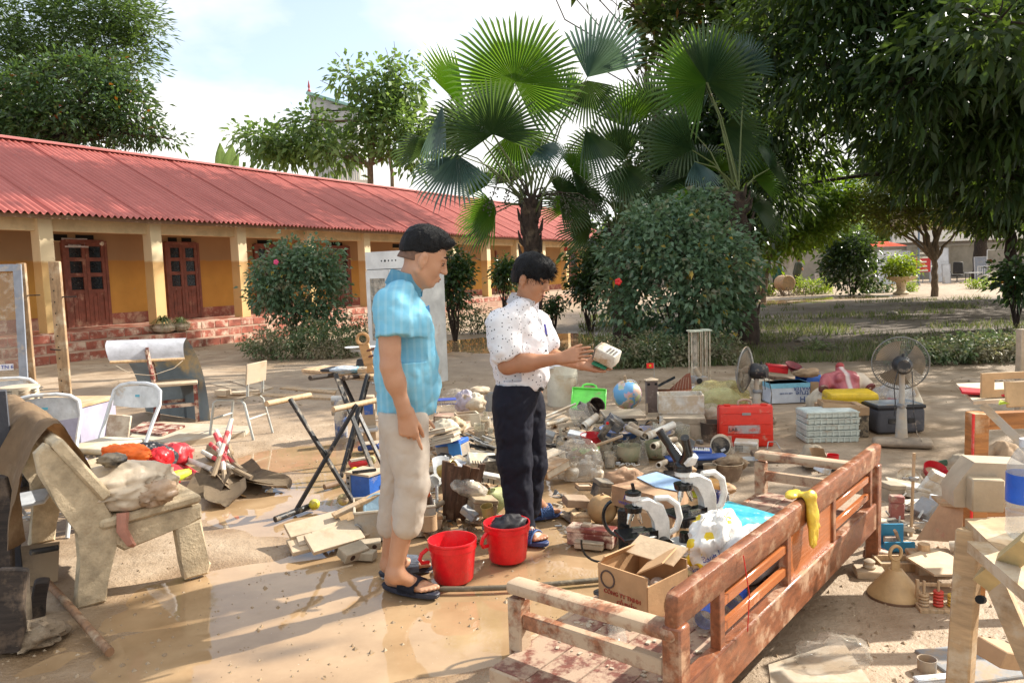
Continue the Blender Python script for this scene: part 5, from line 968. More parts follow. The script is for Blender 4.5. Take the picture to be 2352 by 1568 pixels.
# ================================================================ objects: helpers and the yard's near-left half
def gz(u,v,z=0.0): p=G(u,v,z); return p
def pu(px_,y): return px_*y/1764
def crumple(m,c,r,amp=.25,sc=5,seed=0,n=36,sq=(1,1,1),floor=None,ridge=True):
    """crumpled bag or cloth heap: a ball pushed about by ridged noise"""
    m.soft=True; c=V(c); t=M(); t.ball((0,0,0),1,n); vs=[v.co.copy() for v in t.b.verts]; a=np.array([v[:] for v in vs]); s=a*sc*.35
    d=1-2*np.abs(fbm(s[:,0]+seed*3.1,s[:,1],s[:,2]+7,4,seed)-.5)*2 if ridge else fbm(s[:,0],s[:,1],s[:,2]+7,4,seed)*2-1
    d2=fbm(s[:,0]*.5+seed,s[:,1]*.5,s[:,2]*.5+3,2,seed+3)*2-1
    q=a*(1+amp*(d[:,None]-.5)+amp*.9*d2[:,None])*np.array(sq)*r
    mp={}
    for v,p in zip(t.b.verts,q):
        z=p[2]
        if floor is not None: z=max(z,floor)
        mp[v]=m._v(c+V((p[0],p[1],z)))
    for f in t.b.faces: m._f([mp[v] for v in f.verts])
    t.b.free(); return m
Mt={}
def mk():
    Mt.update(conc=mat('bench_terrazzo',(.50,.405,.27),.8,.25,(.36,.28,.18),7,.2,bmp=.5),brown=mat('mud_cloth',(.33,.225,.135),.9,.3,(.42,.31,.2),5),wdark=mat('dark_wet_wood',(.035,.025,.02),.8,.35,(.14,.10,.07),4,.3,grain=(1,1,8)),
     wood=mat('muddy_wood',(.36,.22,.115),.7,.5,MUDL,4,.25,grain=(8,1,1)),ply=mat('muddy_plywood',(.48,.37,.25),.8,.55,MUDL,4,.2),pale=mat('pale_muddy',(.47,.41,.32),.75,.5,(.42,.33,.23),5),tube=mat('grey_tube',(.42,.44,.42),.45,.3,MUD,8,metal=0),wt=mat('white_enamel',(.60,.63,.66),.4,.25,(.45,.37,.27),6),
     redw=mat('red_brown_wood',(.16,.03,.022),.45,.45,(.55,.44,.34),7,.25),red=mat('red_plastic',(.62,.012,.018),.35,0),redm=mat('red_muddy',(.5,.02,.03),.45,.3,(.5,.35,.28),6),blk=mat('black_plastic',(.012,.012,.013),.4,.25,(.22,.19,.16),8),blkm=mat('black_muddy',(.02,.02,.022),.6,.5,(.2,.17,.13),8),blue=mat('blue_paint',(.03,.13,.5),.45,.2,(.4,.33,.25),6),
     org=mat('orange_cloth',(.85,.16,.02),.7,.1),lime=mat('lime_cloth',(.5,.6,.04),.6,.1),yel=mat('yellow_plastic',(.75,.50,.02),.45,.2,MUD,6),yelm=mat('yellow_ball',(.62,.55,.04),.5,.3,(.4,.32,.16),8),shov=mat('shovel_mud',(.27,.20,.13),.75,.5,(.30,.225,.145),5,.25),metal=mat('dull_metal',(.38,.38,.37),.4,.35,MUD,8,metal=.6),
     paper=mat('old_paper',(.54,.48,.38),.85,.4,(.42,.32,.22),5),card=mat('carton_brown',(.42,.27,.15),.8,.15,(.32,.2,.11),3),cream=mat('cream_plastic',(.58,.52,.40),.6,.52,MUD,6),grn=mat('green_plastic',(.16,.75,.10),.4,.1),gry=mat('grey_plastic',(.25,.26,.27),.55,.4,MUD,6),whm=mat('white_muddy',(.64,.62,.56),.55,.52,(.48,.39,.28),6),
     gl=glass('dirty_glass',(.90,.92,.88),.45,.42),gl2=glass('clear_plastic',(.93,.94,.95),.25,.30),bag=glass('plastic_bag',(.95,.95,.95),.2,.42),lil=mat('lilac_board',(.42,.40,.52),.5,.2,(.45,.38,.33),3),orw=mat('orange_wood',(.42,.17,.045),.5,.15,(.55,.40,.25),3,.25,grain=(1,1,9)),tan=mat('tan_wood',(.50,.34,.19),.65,.35,MUDL,4,.2,grain=(9,1,1)),ink=mat('ink_black',(.03,.03,.035),.6,0),bluei=mat('ink_blue',(.03,.06,.35),.6,0),stone=mat('muddy_stone',(.34,.28,.20),.85,.4,MUDL,6))
mk()
def bench():
    o=G(185,1392); o.z=0; ang=math.atan2(.76,-.65); t=thing('stone_bench','pale cast stone park bench loaded with cloth and a muddy plastic bag','bench',o,ang)
    def sup(x):
        m=M(); f=lambda pts:m.prism([(-a,b) for a,b in pts],x-.038,x+.038,rot=(R(90),0,R(90)),bev=.012)
        f([(-.03,0),(.105,0),(.125,.12),(.165,.25),(.185,.36),(.12,.50),(.03,.64),(-.03,.76),(-.09,.80),(-.135,.76),(-.125,.66),(-.06,.50),(.02,.36),(.02,.22),(-.01,.10)]); m.done('back_support',Mt['conc'],t)
        m=M(); f([(.15,.27),(.20,.225),(.50,.285),(.575,.30),(.575,.37),(.17,.365)]); m.done('seat_arm',Mt['conc'],t); m=M(); f([(.44,.285),(.57,.297),(.575,.10),(.605,.05),(.585,0),(.47,0),(.46,.08)]); m.done('front_leg',Mt['conc'],t)
    sup(0); sup(1.22)
    m=M(); m.box((.65,-.335,.395),(1.42,.47,.05),rot=(R(-4),0,0),bev=.014); m.done('seat_slab',Mt['conc'],t); m=M(); m.box((.65,-.045,.655),(1.42,.055,.36),rot=(R(-32),0,0),bev=.012); m.done('back_slab',Mt['conc'],t)
    # cloth over the back
    inv=Matrix.Rotation(-ang,4,'Z')
    def cl(u,v):
        x=.12+u*1.45; s=(v-.5)*2; f=abs(s)*(1+.3*math.sin(u*4)); return V((x+.02*math.sin(u*9)*s,.03+.11*math.tanh(s*3)+.07*s+f*(.035*math.sin(u*19+2*s)+.018*math.sin(u*37+s)),.86-.58*(math.sqrt(s*s+.02)-.14)*(.85+.3*math.sin(u*5+1))+.012*math.sin(u*23)))
    m=M(); m.soft=True; m.sheet(cl,70,34,.006); m.jitter(.014,9,3); m.jitter(.006,22,5); m.b.transform(Matrix.Translation(o)@Matrix.Rotation(ang,4,'Z')); solo(m,'brown_cloth',Mt['brown'],'mud brown sheet of cloth thrown over the back of the stone bench','cloth')
    w=lambda x,y,z: o+Matrix.Rotation(ang,3,'Z')@V((x,y,z))
    m=M(); crumple(m,(0,0,0),1,.30,7,2,56,(.17,.25,.11),-.09); solo(m,'plastic_bag',mat('tan_bag',(.56,.46,.34),.45,.25,(.42,.28,.16),4),'tan translucent plastic bag of muddy clothes on the bench seat','bag',w(.10,-.24,.50),ang)
    m=M(); crumple(m,(0,0,0),1,.4,9,5,40,(.10,.09,.06),-.05); solo(m,'bag_knot',mat('tan_bag2',(.42,.29,.19),.4,.2),'crinkled knotted end of the tan bag spilling over the bench seat','bag',w(-.02,-.36,.475),ang)
    m=M(); crumple(m,(0,0,0),1,.35,8,7,40,(.15,.07,.045)); solo(m,'safety_vest',Mt['org'],'bright orange safety vest heaped behind the tan plastic bag','vest',w(.36,-.34,.62),ang+.5)
    for i,(a,b,c,mt_,lb,s) in enumerate(((.40,-.50,.54,'red','crumpled red cloth beside the orange vest on the bench',(.075,.07,.07)),(.42,-.56,.44,'redm','muddy red cloth hanging at the bench seat edge',(.07,.08,.05)),(.30,-.56,.46,'lime','lime yellow strap cloth at the bench seat edge',(.09,.03,.025)),(.06,-.20,.66,'blkm','black collar cloth with dots showing by the orange vest',(.05,.06,.03)),(.12,-.38,.57,'lime','pale lime cloth strip lying over the tan bag',(.075,.03,.015)))):
        m=M(); crumple(m,(0,0,0),1,.35,8,20+i,30,s); solo(m,'cloth_scrap',Mt[mt_],lb,'cloth',w(a,b,c),ang+i)
    m=M(); m.tube([w(-.06,-.20,.42),w(-.075,-.19,.34),w(-.08,-.22,.27),w(-.07,-.24,.25)],[.03,.028,.022,.012],8); m.jitter(.006,20); solo(m,'rag_end',mat('pink_rag',(.45,.21,.15),.9,.2),'twisted pinkish rag end hanging from the near bench seat','cloth')
bench()
def left_edge():
    for i,(u,v,y,h,w,d,rot,lb) in enumerate(((14,1425,3.05,.36,.10,.05,(R(-7),R(4),R(20)),'tall dark broken plank leaning at the bench end'),(46,1400,3.25,.26,.09,.05,(R(-4),R(-6),R(-15)),'mid height rotten plank stub beside the tall broken plank'),(84,1385,3.4,.17,.06,.05,(R(3),R(10),R(30)),'shortest rotten plank stub near the bench foot'),(6,1300,3.6,.60,.10,.04,(R(-3),0,R(8)),'wide dark board standing behind the broken planks'))):
        p=P(u,v,y); p.z=0; m=M(); m.box((0,0,h/2),(w,d,h),bev=.006); 
        bmesh.ops.subdivide_edges(m.b,edges=list(m.b.edges),cuts=3,use_grid_fill=True); m.jitter(.02,11,i); solo(m,'broken_plank',Mt['wdark'] if i!=1 else mat('rotten_wood',(.13,.10,.075),.9,.4,(.25,.2,.14),4,.3,grain=(1,1,8)),lb,'plank',p,rot)
    m=M(); crumple(m,(0,0,0),1,.5,9,3,36,(.13,.10,.06),-.02); solo(m,'mud_clod',mat('clod',(.24,.18,.12),.95,.4,(.3,.24,.17),8,bmp=.8),'lumpy grey mud clod round the foot of the broken planks','mud',P(60,1425,3.15)*1.0+V((0,0,0)),0).location.z=.03
    m=M(); m.box((0,0,.5),(.12,.04,.98),bev=.004); solo(m,'black_board',mat('slate_dark',(.035,.038,.05),.7,.3,(.2,.17,.14),6),'upright blackish board at the frame edge before the folding chairs','board',P(2,1100,3.9)*1.0,(0,0,R(30))).location.z=0
    a,b=G(110,1338,.06),G(252,1497,.02); t=thing('hoe','old hoe with a long worn wooden handle lying in the mud','hoe',a); m=M(); m.tube([V((0,0,0)),(b-a)*.3+V((.004,0,.0)),(b-a)*.7,(b-a)],[.017,.018,.018,.019],10); m.done('handle',mat('hoe_wood',(.27,.15,.08),.7,.35,(.4,.3,.2),6,.25,grain=(4,4,1)),t); m=M(); m.prism([(-.07,0),(.07,0),(.09,.20),(-.08,.21)],-.006,.006,rot=(R(58),0,R(30)),c=(-.07,.06,-.03)); m.done('blade',Mt['shov'],t)
    m=M(); m.cyl(P(70,1268,3.5),P(132,1257,3.6),.014,n=10); solo(m,'iron_rod',Mt['blkm'],'short black rod poking out behind the bench foot','rod')
    # metal chair parts under the bench, far end
    m=M(); m.box((0,0,0),(.34,.24,.025),bev=.008); solo(m,'metal_tray',Mt['wt'],'shallow white metal tray lying under the far end of the bench','tray',P(45,1205,4.3),(R(5),R(-6),.3)).location.z=.30
left_edge()
def folding_chair(loc,rz,lb):
    t=thing('folding_chair',lb,'chair',loc,rz,'white folding chairs'); wt=Mt['wt']; w=.20
    m=M(); pts=[(-w,-.24,0),(-w,.02,.42),(-w-.005,.10,.56),(-w-.015,.17,.68),(-w+.0,.20,.77),(-w+.05,.21,.805),(-.07,.215,.82),(.07,.215,.82),(w-.05,.21,.805),(w,.20,.77),(w+.015,.17,.68),(w+.005,.10,.56),(w,.02,.42),(w,-.24,0)]; m.tube(pts,.0125,8); m.done('tube_frame',wt,t)
    m=M(); m.sheet(lambda u,v:(( u-.5)*2*(w-.0),.188+.025*(1-(2*u-1)**2)+.03*v*0+(-.012+.030*v),.665+.12*v+.018*math.sin(math.pi*u)*(1-v)*-1+.015*math.sin(math.pi*u)*v),16,6,.008); m.done('back_panel',wt,t)
    m=M(); m.box((0,.199,.733),(.035,.004,.016),rot=(R(-14),0,0)); m.done('sticker',mat('blue_sticker',(.10,.38,.5),.5,.1),t)
    m=M(); m.box((0,-.10,.445),(.38,.36,.045),bev=.02,seg=3); m.done('seat',mat('padded_seat',(.55,.50,.40),.7,.5,(.50,.41,.28),7),t); m=M(); m.box((0,-.10,.418),(.385,.365,.012)); m.done('seat_trim',mat('check_vinyl',(.08,.08,.08),.6,.5,(.5,.4,.3),30),t)
    for s in (-1,1): m=M(); m.tube([(s*(w-.03),-.16,.42),(s*(w-.03),.02,.25),(s*(w-.03),.26,0)],.011,8); m.done('rear_leg',wt,t)
    m=M(); m.cyl((-w+.03,.20,.06),(w-.03,.20,.06),.009,n=8); m.cyl((-w,-.16,.13),(w,-.16,.13),.009,n=8); m.done('cross_bar',wt,t); return t
def chairs():
    folding_chair((P(270,1000,5.15).x,5.15,0),R(-18),'white folding chair with a muddy patterned seat behind the orange vest'); folding_chair((P(82,1000,4.7).x,4.7,0),R(14),'white folding chair in front of the lilac cabinet beside the drums'); folding_chair((P(-12,900,5.7).x,5.7,0),R(6),'white folding chair cut by the frame edge behind the drum stack')
    # lilac cabinet and tambourines on it
    c=P(140,1000,5.55); t=thing('lilac_cabinet','low lilac cabinet with an open dark shelf behind the folding chairs','cabinet',(c.x+.02,5.55,0),R(-8)); h=.66; 
    m=M(); m.box((.14,0,h/2),(.30,.40,h),bev=.004); m.done('side_box',Mt['lil'],t); m=M(); m.box((-.26,.17,h/2),(.5,.03,h)); m.done('back_panel',Mt['blkm'],t)
    m=M(); m.box((-.19,0,h+.013),(.98,.44,.026),bev=.004); m.done('top',Mt['tan'],t); m=M(); m.box((-.26,0,.22),(.5,.36,.02)); m.done('shelf',Mt['lil'],t); m=M(); m.box((-.52,0,h/2),(.022,.4,h)); m.done('side_panel',Mt['lil'],t)
    for i in range(2):
        p=P(64-3*i,880+ (22 if i==0 else 0),5.35); z=.69+.062*i; t=thing('tambourine',('lower tambourine in the muddy stack of two','upper tambourine with its skin upward in the muddy stack')[i],'tambourine',(c.x-.25+.012*i,5.5,z),R(20*i),'stacked tambourines'); r=.128
        m=M(); m.lathe([(r-.008,0),(r,0),(r,.055),(r-.008,.055),(r-.008,0)],32,cap=False); m.done('rim',Mt['cream'],t); m=M(); m.lathe([(0,.054),(r-.004,.054),(r-.004,.057),(0,.058)],32); m.done('skin',Mt['pale'],t)
        for k in range(10):
            a=k*.628
            for z_ in (.018,.036): m=M(); m.at((math.cos(a)*r,math.sin(a)*r,z_),(0,0,a+math.pi/2)); m.lathe([(.02,-.0022),(.022,0),(.02,.0022)],10); m.done('jingle',Mt['blkm'],t)
    # standing perforated posts
    for u,vb,vt,y,lb,w in ((72,868,604,9.6,'perforated wooden post nearer the glass framed board',.095),(152,915,600,8.6,'taller perforated wooden post in front of the first door',.115)):
        p=P(u,vb,y); p.z=0; h=P(u-12,vt,y).z; t=thing('wooden_post',lb,'post',p,R(12)); m=M(); m.box((0,0,h/2),(w,.06,h),bev=.006); m.done('shaft',mat('post_wood',(.34,.22,.12),.75,.35,(.45,.36,.25),4,.25,grain=(3,3,.8)),t)
        for k in range(12): m=M(); m.cyl((-w*.2,-.031,h*(.12+.07*k)),(-w*.2,-.028,h*(.12+.07*k)),.008,n=8); m.done('hole',MATS['painted_void'],t)
        m=M(); m.cyl((w*.4,-.02,h*.78),(w*.4+.16,-.05,h*.78),.008,n=6); m.cyl((w*.1,-.02,h*.45),(-w*.9,-.05,h*.46),.008,n=6); m.done('peg',Mt['wdark'],t)
    # glass framed board
    p=P(52,862,9.2); h=P(30,605,9.2).z; t=thing('framed_board','grey framed glazed door leaning by the perforated posts with a paper number label','framed door',(p.x,9.2,0),(R(-5),0,R(16))); fr=mat('grey_frame',(.24,.27,.33),.5,.25,(.45,.38,.3),4)
    m=M(); m.box((0,0,h/2),(.085,.04,h)); m.done('stile',fr,t); m=M(); m.box((-.75,0,h/2),(.085,.04,h)); m.done('stile',fr,t); m=M(); m.box((-.375,0,h-.04),(.665,.04,.085)); m.done('rail',fr,t); m=M(); m.box((-.375,0,.06),(.665,.04,.11)); m.done('rail',fr,t)
    m=M(); m.box((-.375,.0,h/2),(.66,.008,h-.2)); m.done('pane',glass('mud_glass',(.93,.92,.9),.35,.2),t); m=M(); m.box((-.20,-.012,.58),(.2,.006,.075)); l=m.done('paper_label',mat('label_white',(.66,.68,.74),.6,.05),t); text('TN 6',.062,Mt['bluei'],'lettering',l,(-.165,-.018,.58),(R(90),0,0))
chairs()
def mid_left():
    # tent of a grey vinyl sheet with its white face folded over
    y=8.2; a,b=P(245,782,y-.15),P(428,776,y+.25); t=thing('folded_poster','big vinyl poster folded like a tent with its white face hanging forward','poster',(a.x,a.y,0)); o=t.location; c0,c1=G(335,945),G(484,968); d0,d1=P(252,832,y-.28),P(424,824,y+.12)
    m=M(); m.sheet(lambda u,v:a.lerp(b,u)*(1-v)+c0.lerp(c1,u)*v+V((0,.22*math.sin(math.pi*v)*.5,.10*math.sin(math.pi*v)))-o,14,14,.006); m.done('grey_back',mat('grey_vinyl',(.20,.23,.25),.35,.3,(.42,.33,.2),2),t)
    m=M(); m.sheet(lambda u,v:a.lerp(b,u)*(1-v)+d0.lerp(d1,u)*v+V((0,-.05*math.sin(math.pi*v),.035*math.sin(math.pi*v)))-o,10,10,.005); m.done('white_face',mat('white_vinyl',(.68,.70,.76),.4,.03),t)
    m=M(); m.cyl(d0-o,d1-o,.016,n=8); m.done('batten',Mt['tan'],t); m=M(); m.tube([d0-o,P(300,858,y-.2)-o,P(350,862,y-.1)-o,P(400,845,y)-o,d1-o],.004,5); m.done('cord',Mt['pale'],t)
    # red brown slat back chair under it
    p=G(388,972); t=thing('wooden_chair','dark red wooden chair caked in mud standing under the folded poster','chair',(p.x+.05,p.y+.12,0),R(112)); rw=Mt['redw']
    for s in (-1,1):
        m=M(); m.tube([(s*.19,.21,0),(s*.19,.20,.42),(s*.185,.25,.82)],.022,4); m.done('rear_leg',rw,t); m=M(); m.box((s*.19,-.20,.21),(.04,.04,.42)); m.done('front_leg',rw,t)
    m=M(); m.box((0,0,.43),(.43,.45,.03),bev=.006); m.done('seat',Mt['ply'],t)
    for k in range(5): m=M(); m.tube([(-.12+.06*k,.205,.44),(-.12+.06*k,.235,.80)],.014,4); m.done('slat',rw,t)
    m=M(); m.box((0,.245,.81),(.40,.03,.07)); m.done('top_rail',rw,t)
    for s in (-1,1): m=M(); m.box((s*.19,0,.2),(.025,.38,.035)); m.done('stretcher',rw,t)
    m=M(); m.box((0,-.2,.37),(.34,.025,.07)); m.box((0,.2,.37),(.34,.025,.07)); m.done('apron',rw,t)
    # plywood school chair
    p=G(545,1008); t=thing('school_chair','small school chair with plywood seat and back on grey tube legs','chair',(p.x,p.y+.12,0),R(76)); 
    m=M(); m.sheet(lambda u,v:((u-.5)*.36,(v-.5)*.40,.40+.02*(2*v-1)**2*(1 if v<.5 else .4)),6,10,.016); m.done('seat',Mt['ply'],t); m=M(); m.box((0,-.205,.63),(.34,.016,.2),rot=(R(8),0,0),bev=.004); m.done('backrest',Mt['ply'],t)
    for s in (-1,1):
        m=M(); m.tube([(s*.17,.24,0),(s*.16,.17,.36),(s*.155,.13,.385),(s*.155,-.12,.385),(s*.16,-.16,.35),(s*.17,-.24,0)],.0125,7); m.done('leg_frame',Mt['tube'],t); m=M(); m.tube([(s*.13,-.13,.385),(s*.13,-.18,.42),(s*.13,-.205,.70)],.0125,7); m.done('back_tube',Mt['tube'],t)
    m=M(); m.cyl((-.165,-.19,.2),(.165,-.19,.2),.01,n=7); m.cyl((-.165,.2,.2),(.165,.2,.2),.01,n=7); m.done('cross_bar',Mt['tube'],t)
    q=t.matrix_basis
    for i,(x,y_,sx,sy,sz,lb) in enumerate(((-.08,.12,.09,.13,.05,'small muddy box on the school chair seat'),(.06,.03,.12,.16,.012,'thin muddy board on the school chair seat'),(.09,-.1,.05,.12,.02,'scrap of wood at the back of the school chair seat'))): m=M(); m.box((0,0,sz/2),(sx,sy,sz),bev=.003); w=V((p.x,p.y+.12,0))+Matrix.Rotation(R(76),3,'Z')@V((x,y_,.422)); solo(m,'seat_scrap',Mt['ply'],lb,'scrap',w,R(76+20*i))
    # boards flat on the mud
    def board(pts,th,mt_,lb,z=.0):
        q=[G(u,v,z+th) for u,v in pts]; c=sum(q,V((0,0,0)))/len(q); m=M(); m.slab([x-c for x in q],th,(0,0,1)); solo(m,'flat_board',mt_,lb,'board',c)
    board([(297,1002),(340,966),(575,978),(560,992),(395,1018)],.05,Mt['pale'],'large pale board lying behind the shovels'); board([(297,988),(330,968),(425,976),(372,996)],.02,Mt['redw'],'red edged panel lying on the large pale board',.055)
    board([(528,874),(560,870),(628,889),(600,897)],.025,Mt['ply'],'short board on the dry mud behind the school chair'); board([(482,880),(500,874),(640,907),(615,912)],.02,Mt['ply'],'narrow lath lying behind the school chair backrest'); board([(642,890),(660,886),(772,897),(768,902)],.03,Mt['tan'],'long lath near the folding table top'); board([(600,908),(612,903),(768,906),(766,914)],.03,Mt['tan'],'wide lath pointing at the blue pump'); board([(655,893),(668,890),(780,891),(776,895)],.02,Mt['pale'],'pale thin lath farthest out on the dry mud')
    # shovels
    g=random.Random(6); rwm=mat('red_band',(.60,.05,.06),.5,.25,(.5,.4,.33),9); wwm=mat('white_band',(.66,.62,.55),.5,.25,(.45,.36,.27),9)
    ds=('biggest shovel at the front of the heap','shovel lying across the heap with its blade up','shovel whose blade tip points at the table legs','shovel half under the others','shovel with the longest showing handle','topmost shovel of the heap','shovel nearest the wet puddle edge')
    for i,(u,v,rz,tl,rl) in enumerate(((478,1128,-10,62,0),(502,1108,14,35,10),(552,1092,34,22,-8),(588,1104,58,12,6),(520,1135,20,14,-6),(545,1116,44,30,12),(606,1112,70,10,0))):
        p=G(u,v,.03); t=thing('shovel',ds[i],'shovel',p,(R(tl*.55),R(rl),R(rz)),'muddy shovels with banded handles'); m=M(); 
        def bl(a,b_,):
            w=.14*(1-.75*max(0,(.45-b_)/.45)**2.2) if b_<.45 else .14; return ((a-.5)*2*w,(b_-.5)*.36-.04,.035*(2*a-1)**2+.02*(1-b_)*0+.02*math.sin(b_*2.5))
        m.sheet(bl,8,10,.004); m.done('blade',Mt['shov'],t); m=M(); m.tube([(0,.11,.03),(0,.20,.055),(0,.28,.08)],[.021,.019,.017],8); m.done('socket',Mt['shov'],t)
        for k in range(3): m=M(); m.cyl((0,.26+.10*k,.075+.03*k),(0,.36+.10*k,.105+.03*k),.0165,n=9); m.done('handle',rwm if (k+i)%2 else wwm,t)
    for (u0,v0,u1,v1,lb,mt_) in ((392,1040,488,1078,'long muddy white pole lying across behind the shovels',wwm),(405,1060,470,1100,'red and white pole beside the crumpled red bag',rwm)): m=M(); m.cyl(P(u0,v0,5.9),P(u1,v1,5.6),.02,n=9); solo(m,'pole',mt_,lb,'pole')
    m=M(); crumple(m,(0,0,0),1,.3,6,3,36,(.13,.12,.11),-.06); solo(m,'red_bag',Mt['redm'],'shiny red bag between the folding chair and the shovels','bag',G(405,1105)*1.0+V((0,0,.2)))
    m=M(); crumple(m,(0,0,0),1,.3,6,8,36,(.14,.10,.10),-.06); solo(m,'dotted_cloth',mat('dot_cloth',(.02,.022,.03),.8,.3,(.45,.4,.38),40),'dark dotted cloth under the folding chair seat','cloth',P(345,1052,5.0))
    m=M(); crumple(m,(0,0,0),1,.3,6,9,36,(.10,.09,.085),-.05); solo(m,'mud_sack',Mt['shov'],'brown mud filled sack sitting behind the shovel handles','sack',G(502,1052)+V((0,0,.05)))
    m=M(); m.box((0,0,0),(.30,.03,.22),bev=.005); solo(m,'wall_box',Mt['cream'],'cream panel with a round hole leaning behind the folding chair','panel',P(248,985,5.6),(R(-14),R(8),R(10)))
    # white steel cabinet
    t=thing('steel_cabinet','tall white glazed laboratory cabinet streaked with mud behind the blue shirted man','cabinet',(P(942,870,10.9).x,10.9,0),R(-33)); cm=mat('cabinet_white',(.66,.67,.66),.45,.22,(.46,.38,.27),2.2); w,d,h=.86,.66,1.86
    m=M()
    for x in (-w/2+.01,w/2-.01): m.box((x,0,h/2),(.02,d,h))
    m.box((0,d/2-.01,h/2),(w-.04,.02,h)); m.box((0,0,h-.1),(w-.04,d-.04,.2)); m.box((0,0,.06),(w-.04,d-.04,.12)); m.done('carcass',cm,t)
    m=M(); m.box((0,-d/2-.004,h-.12),(w,.012,.24)); f=m.done('header_panel',cm,t)
    for k in range(5): q=M(); q.cyl((-.13+.065*k,-d/2-.012,h-.13),(-.13+.065*k,-d/2-.006,h-.13),.012 if k!=1 else .017,n=10); q.done('hole',MATS['painted_void'],f)
    for s in (-1,1):
        m=M(); x=s*w/4; dw=w/2-.006; z0,z1=.12,h-.25
        for xx in (x-dw/2+.035,x+dw/2-.035): m.box((xx,-d/2-.012,(z0+z1)/2),(.07,.02,z1-z0))
        for zz,hh in ((z1-.06,.12),(z0+.25,.5)): m.box((x,-d/2-.012,zz),(dw-.142,.02,hh))
        dr=m.done('cabinet_door',cm,t); m=M(); m.box((x,-d/2-.008,(z0+.5+z1-.12)/2),(dw-.14,.006,z1-z0-.62)); m.done('pane',glass('cab_glass',(.7,.74,.76),.6,.5),dr); m=M(); m.box((x-s*.17,-d/2-.028,.95),(.015,.02,.12)); m.done('handle',Mt['metal'],dr)
    for z in (.7,1.15): m=M(); m.box((0,.0,z),(w-.05,d-.06,.015)); m.done('shelf',cm,t)
mid_left()
def tables():
    blk=mat('black_steel',(.014,.015,.017),.5,.3,(.30,.25,.19),9)
    t=thing('trestle','bare folding table frame of crossed black legs with wooden grip bars','table frame',G(745,1180)); o=t.location.copy(); o.z=0; t.location=o
    for a,b,nm in ((P(666,915,5.0),G(820,1166),'leg'),(P(820,928,5.05),G(676,1178),'leg')): 
        m=M(); d=(V(b)-V(a)); ang=d.to_track_quat('Z','Y').to_euler(); m.at((V(a)+V(b))/2-o,ang); m.box((0,0,0),(.040,.022,d.length),bev=.004); m.done(nm,blk,t)
    m=M(); m.cyl(G(632,1192,.02)-o,G(712,1162,.02)-o,.02,n=10); m.done('foot_bar',blk,t)
    for a,b in ((P(612,927,4.85),P(712,907,5.25)),(P(765,940,4.9),P(868,918,5.3))): m=M(); m.cyl(a-o,b-o,.019,n=10); m.done('grip_bar',Mt['tan'],t)
    m=M(); m.cyl(P(744,1040,4.98)-o,P(750,1038,5.1)-o,.022,n=10); m.done('pivot',blk,t)
    t=thing('folding_table','folding table with a plywood top full of small tools on crossed black legs','table',(P(790,1100,5.9).x,5.95,0)); o=t.location
    z=.735; c=[G(692,848,z),G(745,838,z),G(905,846,z),G(862,864,z)]; m=M(); m.slab([x-o for x in c],.022,(0,0,1)); m.done('top_board',Mt['tan'],t); m=M(); m.slab([x-o+V((.005,.01,-.028)) for x in c],.02,(0,0,1)); m.done('under_board',Mt['ply'],t)
    for a,b in ((P(770,858,6.0),G(868,1108)),(P(845,858,6.0),G(783,1096)),(P(780,858,6.3),G(880,1070)),(P(850,858,6.3),G(800,1060))):
        m=M(); d=V(b)-V(a); m.at((V(a)+V(b))/2-o,d.to_track_quat('Z','Y').to_euler()); m.box((0,0,0),(.036,.022,d.length),bev=.004); m.done('leg',blk,t)
    for u in (712,790): m=M(); m.cyl(P(u,868,5.95)-o,P(u+55,861,6.2)-o,.02,n=8); m.done('cross_bar',Mt['wdark'],t)
    m=M(); q=[G(735,848,z+.02),G(765,840,z+.02),G(835,842,z+.02),G(800,850,z+.02)]; cc=sum(q,V((0,0,0)))/4; m.slab([x-cc for x in q],.02,(0,0,1)); solo(m,'black_folder',Mt['blk'],'flat black folder on the folding table top','folder',cc)
    for i,(u,v,s,mt_,lb) in enumerate(((790,833,(.10,.07,.03),mat('grey_rag',(.42,.48,.54),.8,.3),'grey blue rag heaped on the folding table'),(815,838,(.07,.05,.022),mat('teal_rag',(.2,.36,.42),.8,.3),'small teal rag beside the grey rag on the table'),(840,840,(.06,.05,.02),Mt['pale'],'pale wad of cloth at the table edge'))): m=M(); crumple(m,(0,0,0),1,.4,8,40+i,28,s); solo(m,'rag',mt_,lb,'rag',P(u,v,6.2).xy.to_3d()+V((0,0,z+.03)))
    m=M(); m.box((0,0,.02),(.16,.10,.04),bev=.004); solo(m,'wood_block',Mt['tan'],'block of bare wood on the front of the folding table','block',G(845,856,z),R(8))
    p=P(838,845,6.35); t=thing('balance_scale','small balance scale with white pans on a black base on the folding table','scale',(p.x,6.35,z)); m=M(); m.box((0,0,.05),(.14,.12,.1),bev=.006,taper=.8); m.done('base',Mt['blk'],t); m=M(); m.cyl((0,0,.1),(0,0,.17),.012,n=8); m.box((0,0,.17),(.22,.015,.02)); m.done('beam',Mt['metal'],t)
    for s in (-1,1): m=M(); m.lathe([(0,0),(.06,.004),(.075,.016),(.07,.014),(0,.006)],16,c=(s*.085,0,.185)); m.done('pan',Mt['wt'],t)
    # wooden fiddle head shape standing on the table
    p=P(852,838,6.1); m=M(); out=[(-.035,-.02),(-.03,.10),(-.05,.2),(-.045,.27),(-.02,.305),(.02,.305),(.045,.27),(.04,.2),(.05,.1),(.03,-.02)]; t=thing('wooden_headstock','tan wooden headstock of a string instrument with a round hole','instrument',(p.x,6.1,z+.02),(R(0),R(-12),0)); 
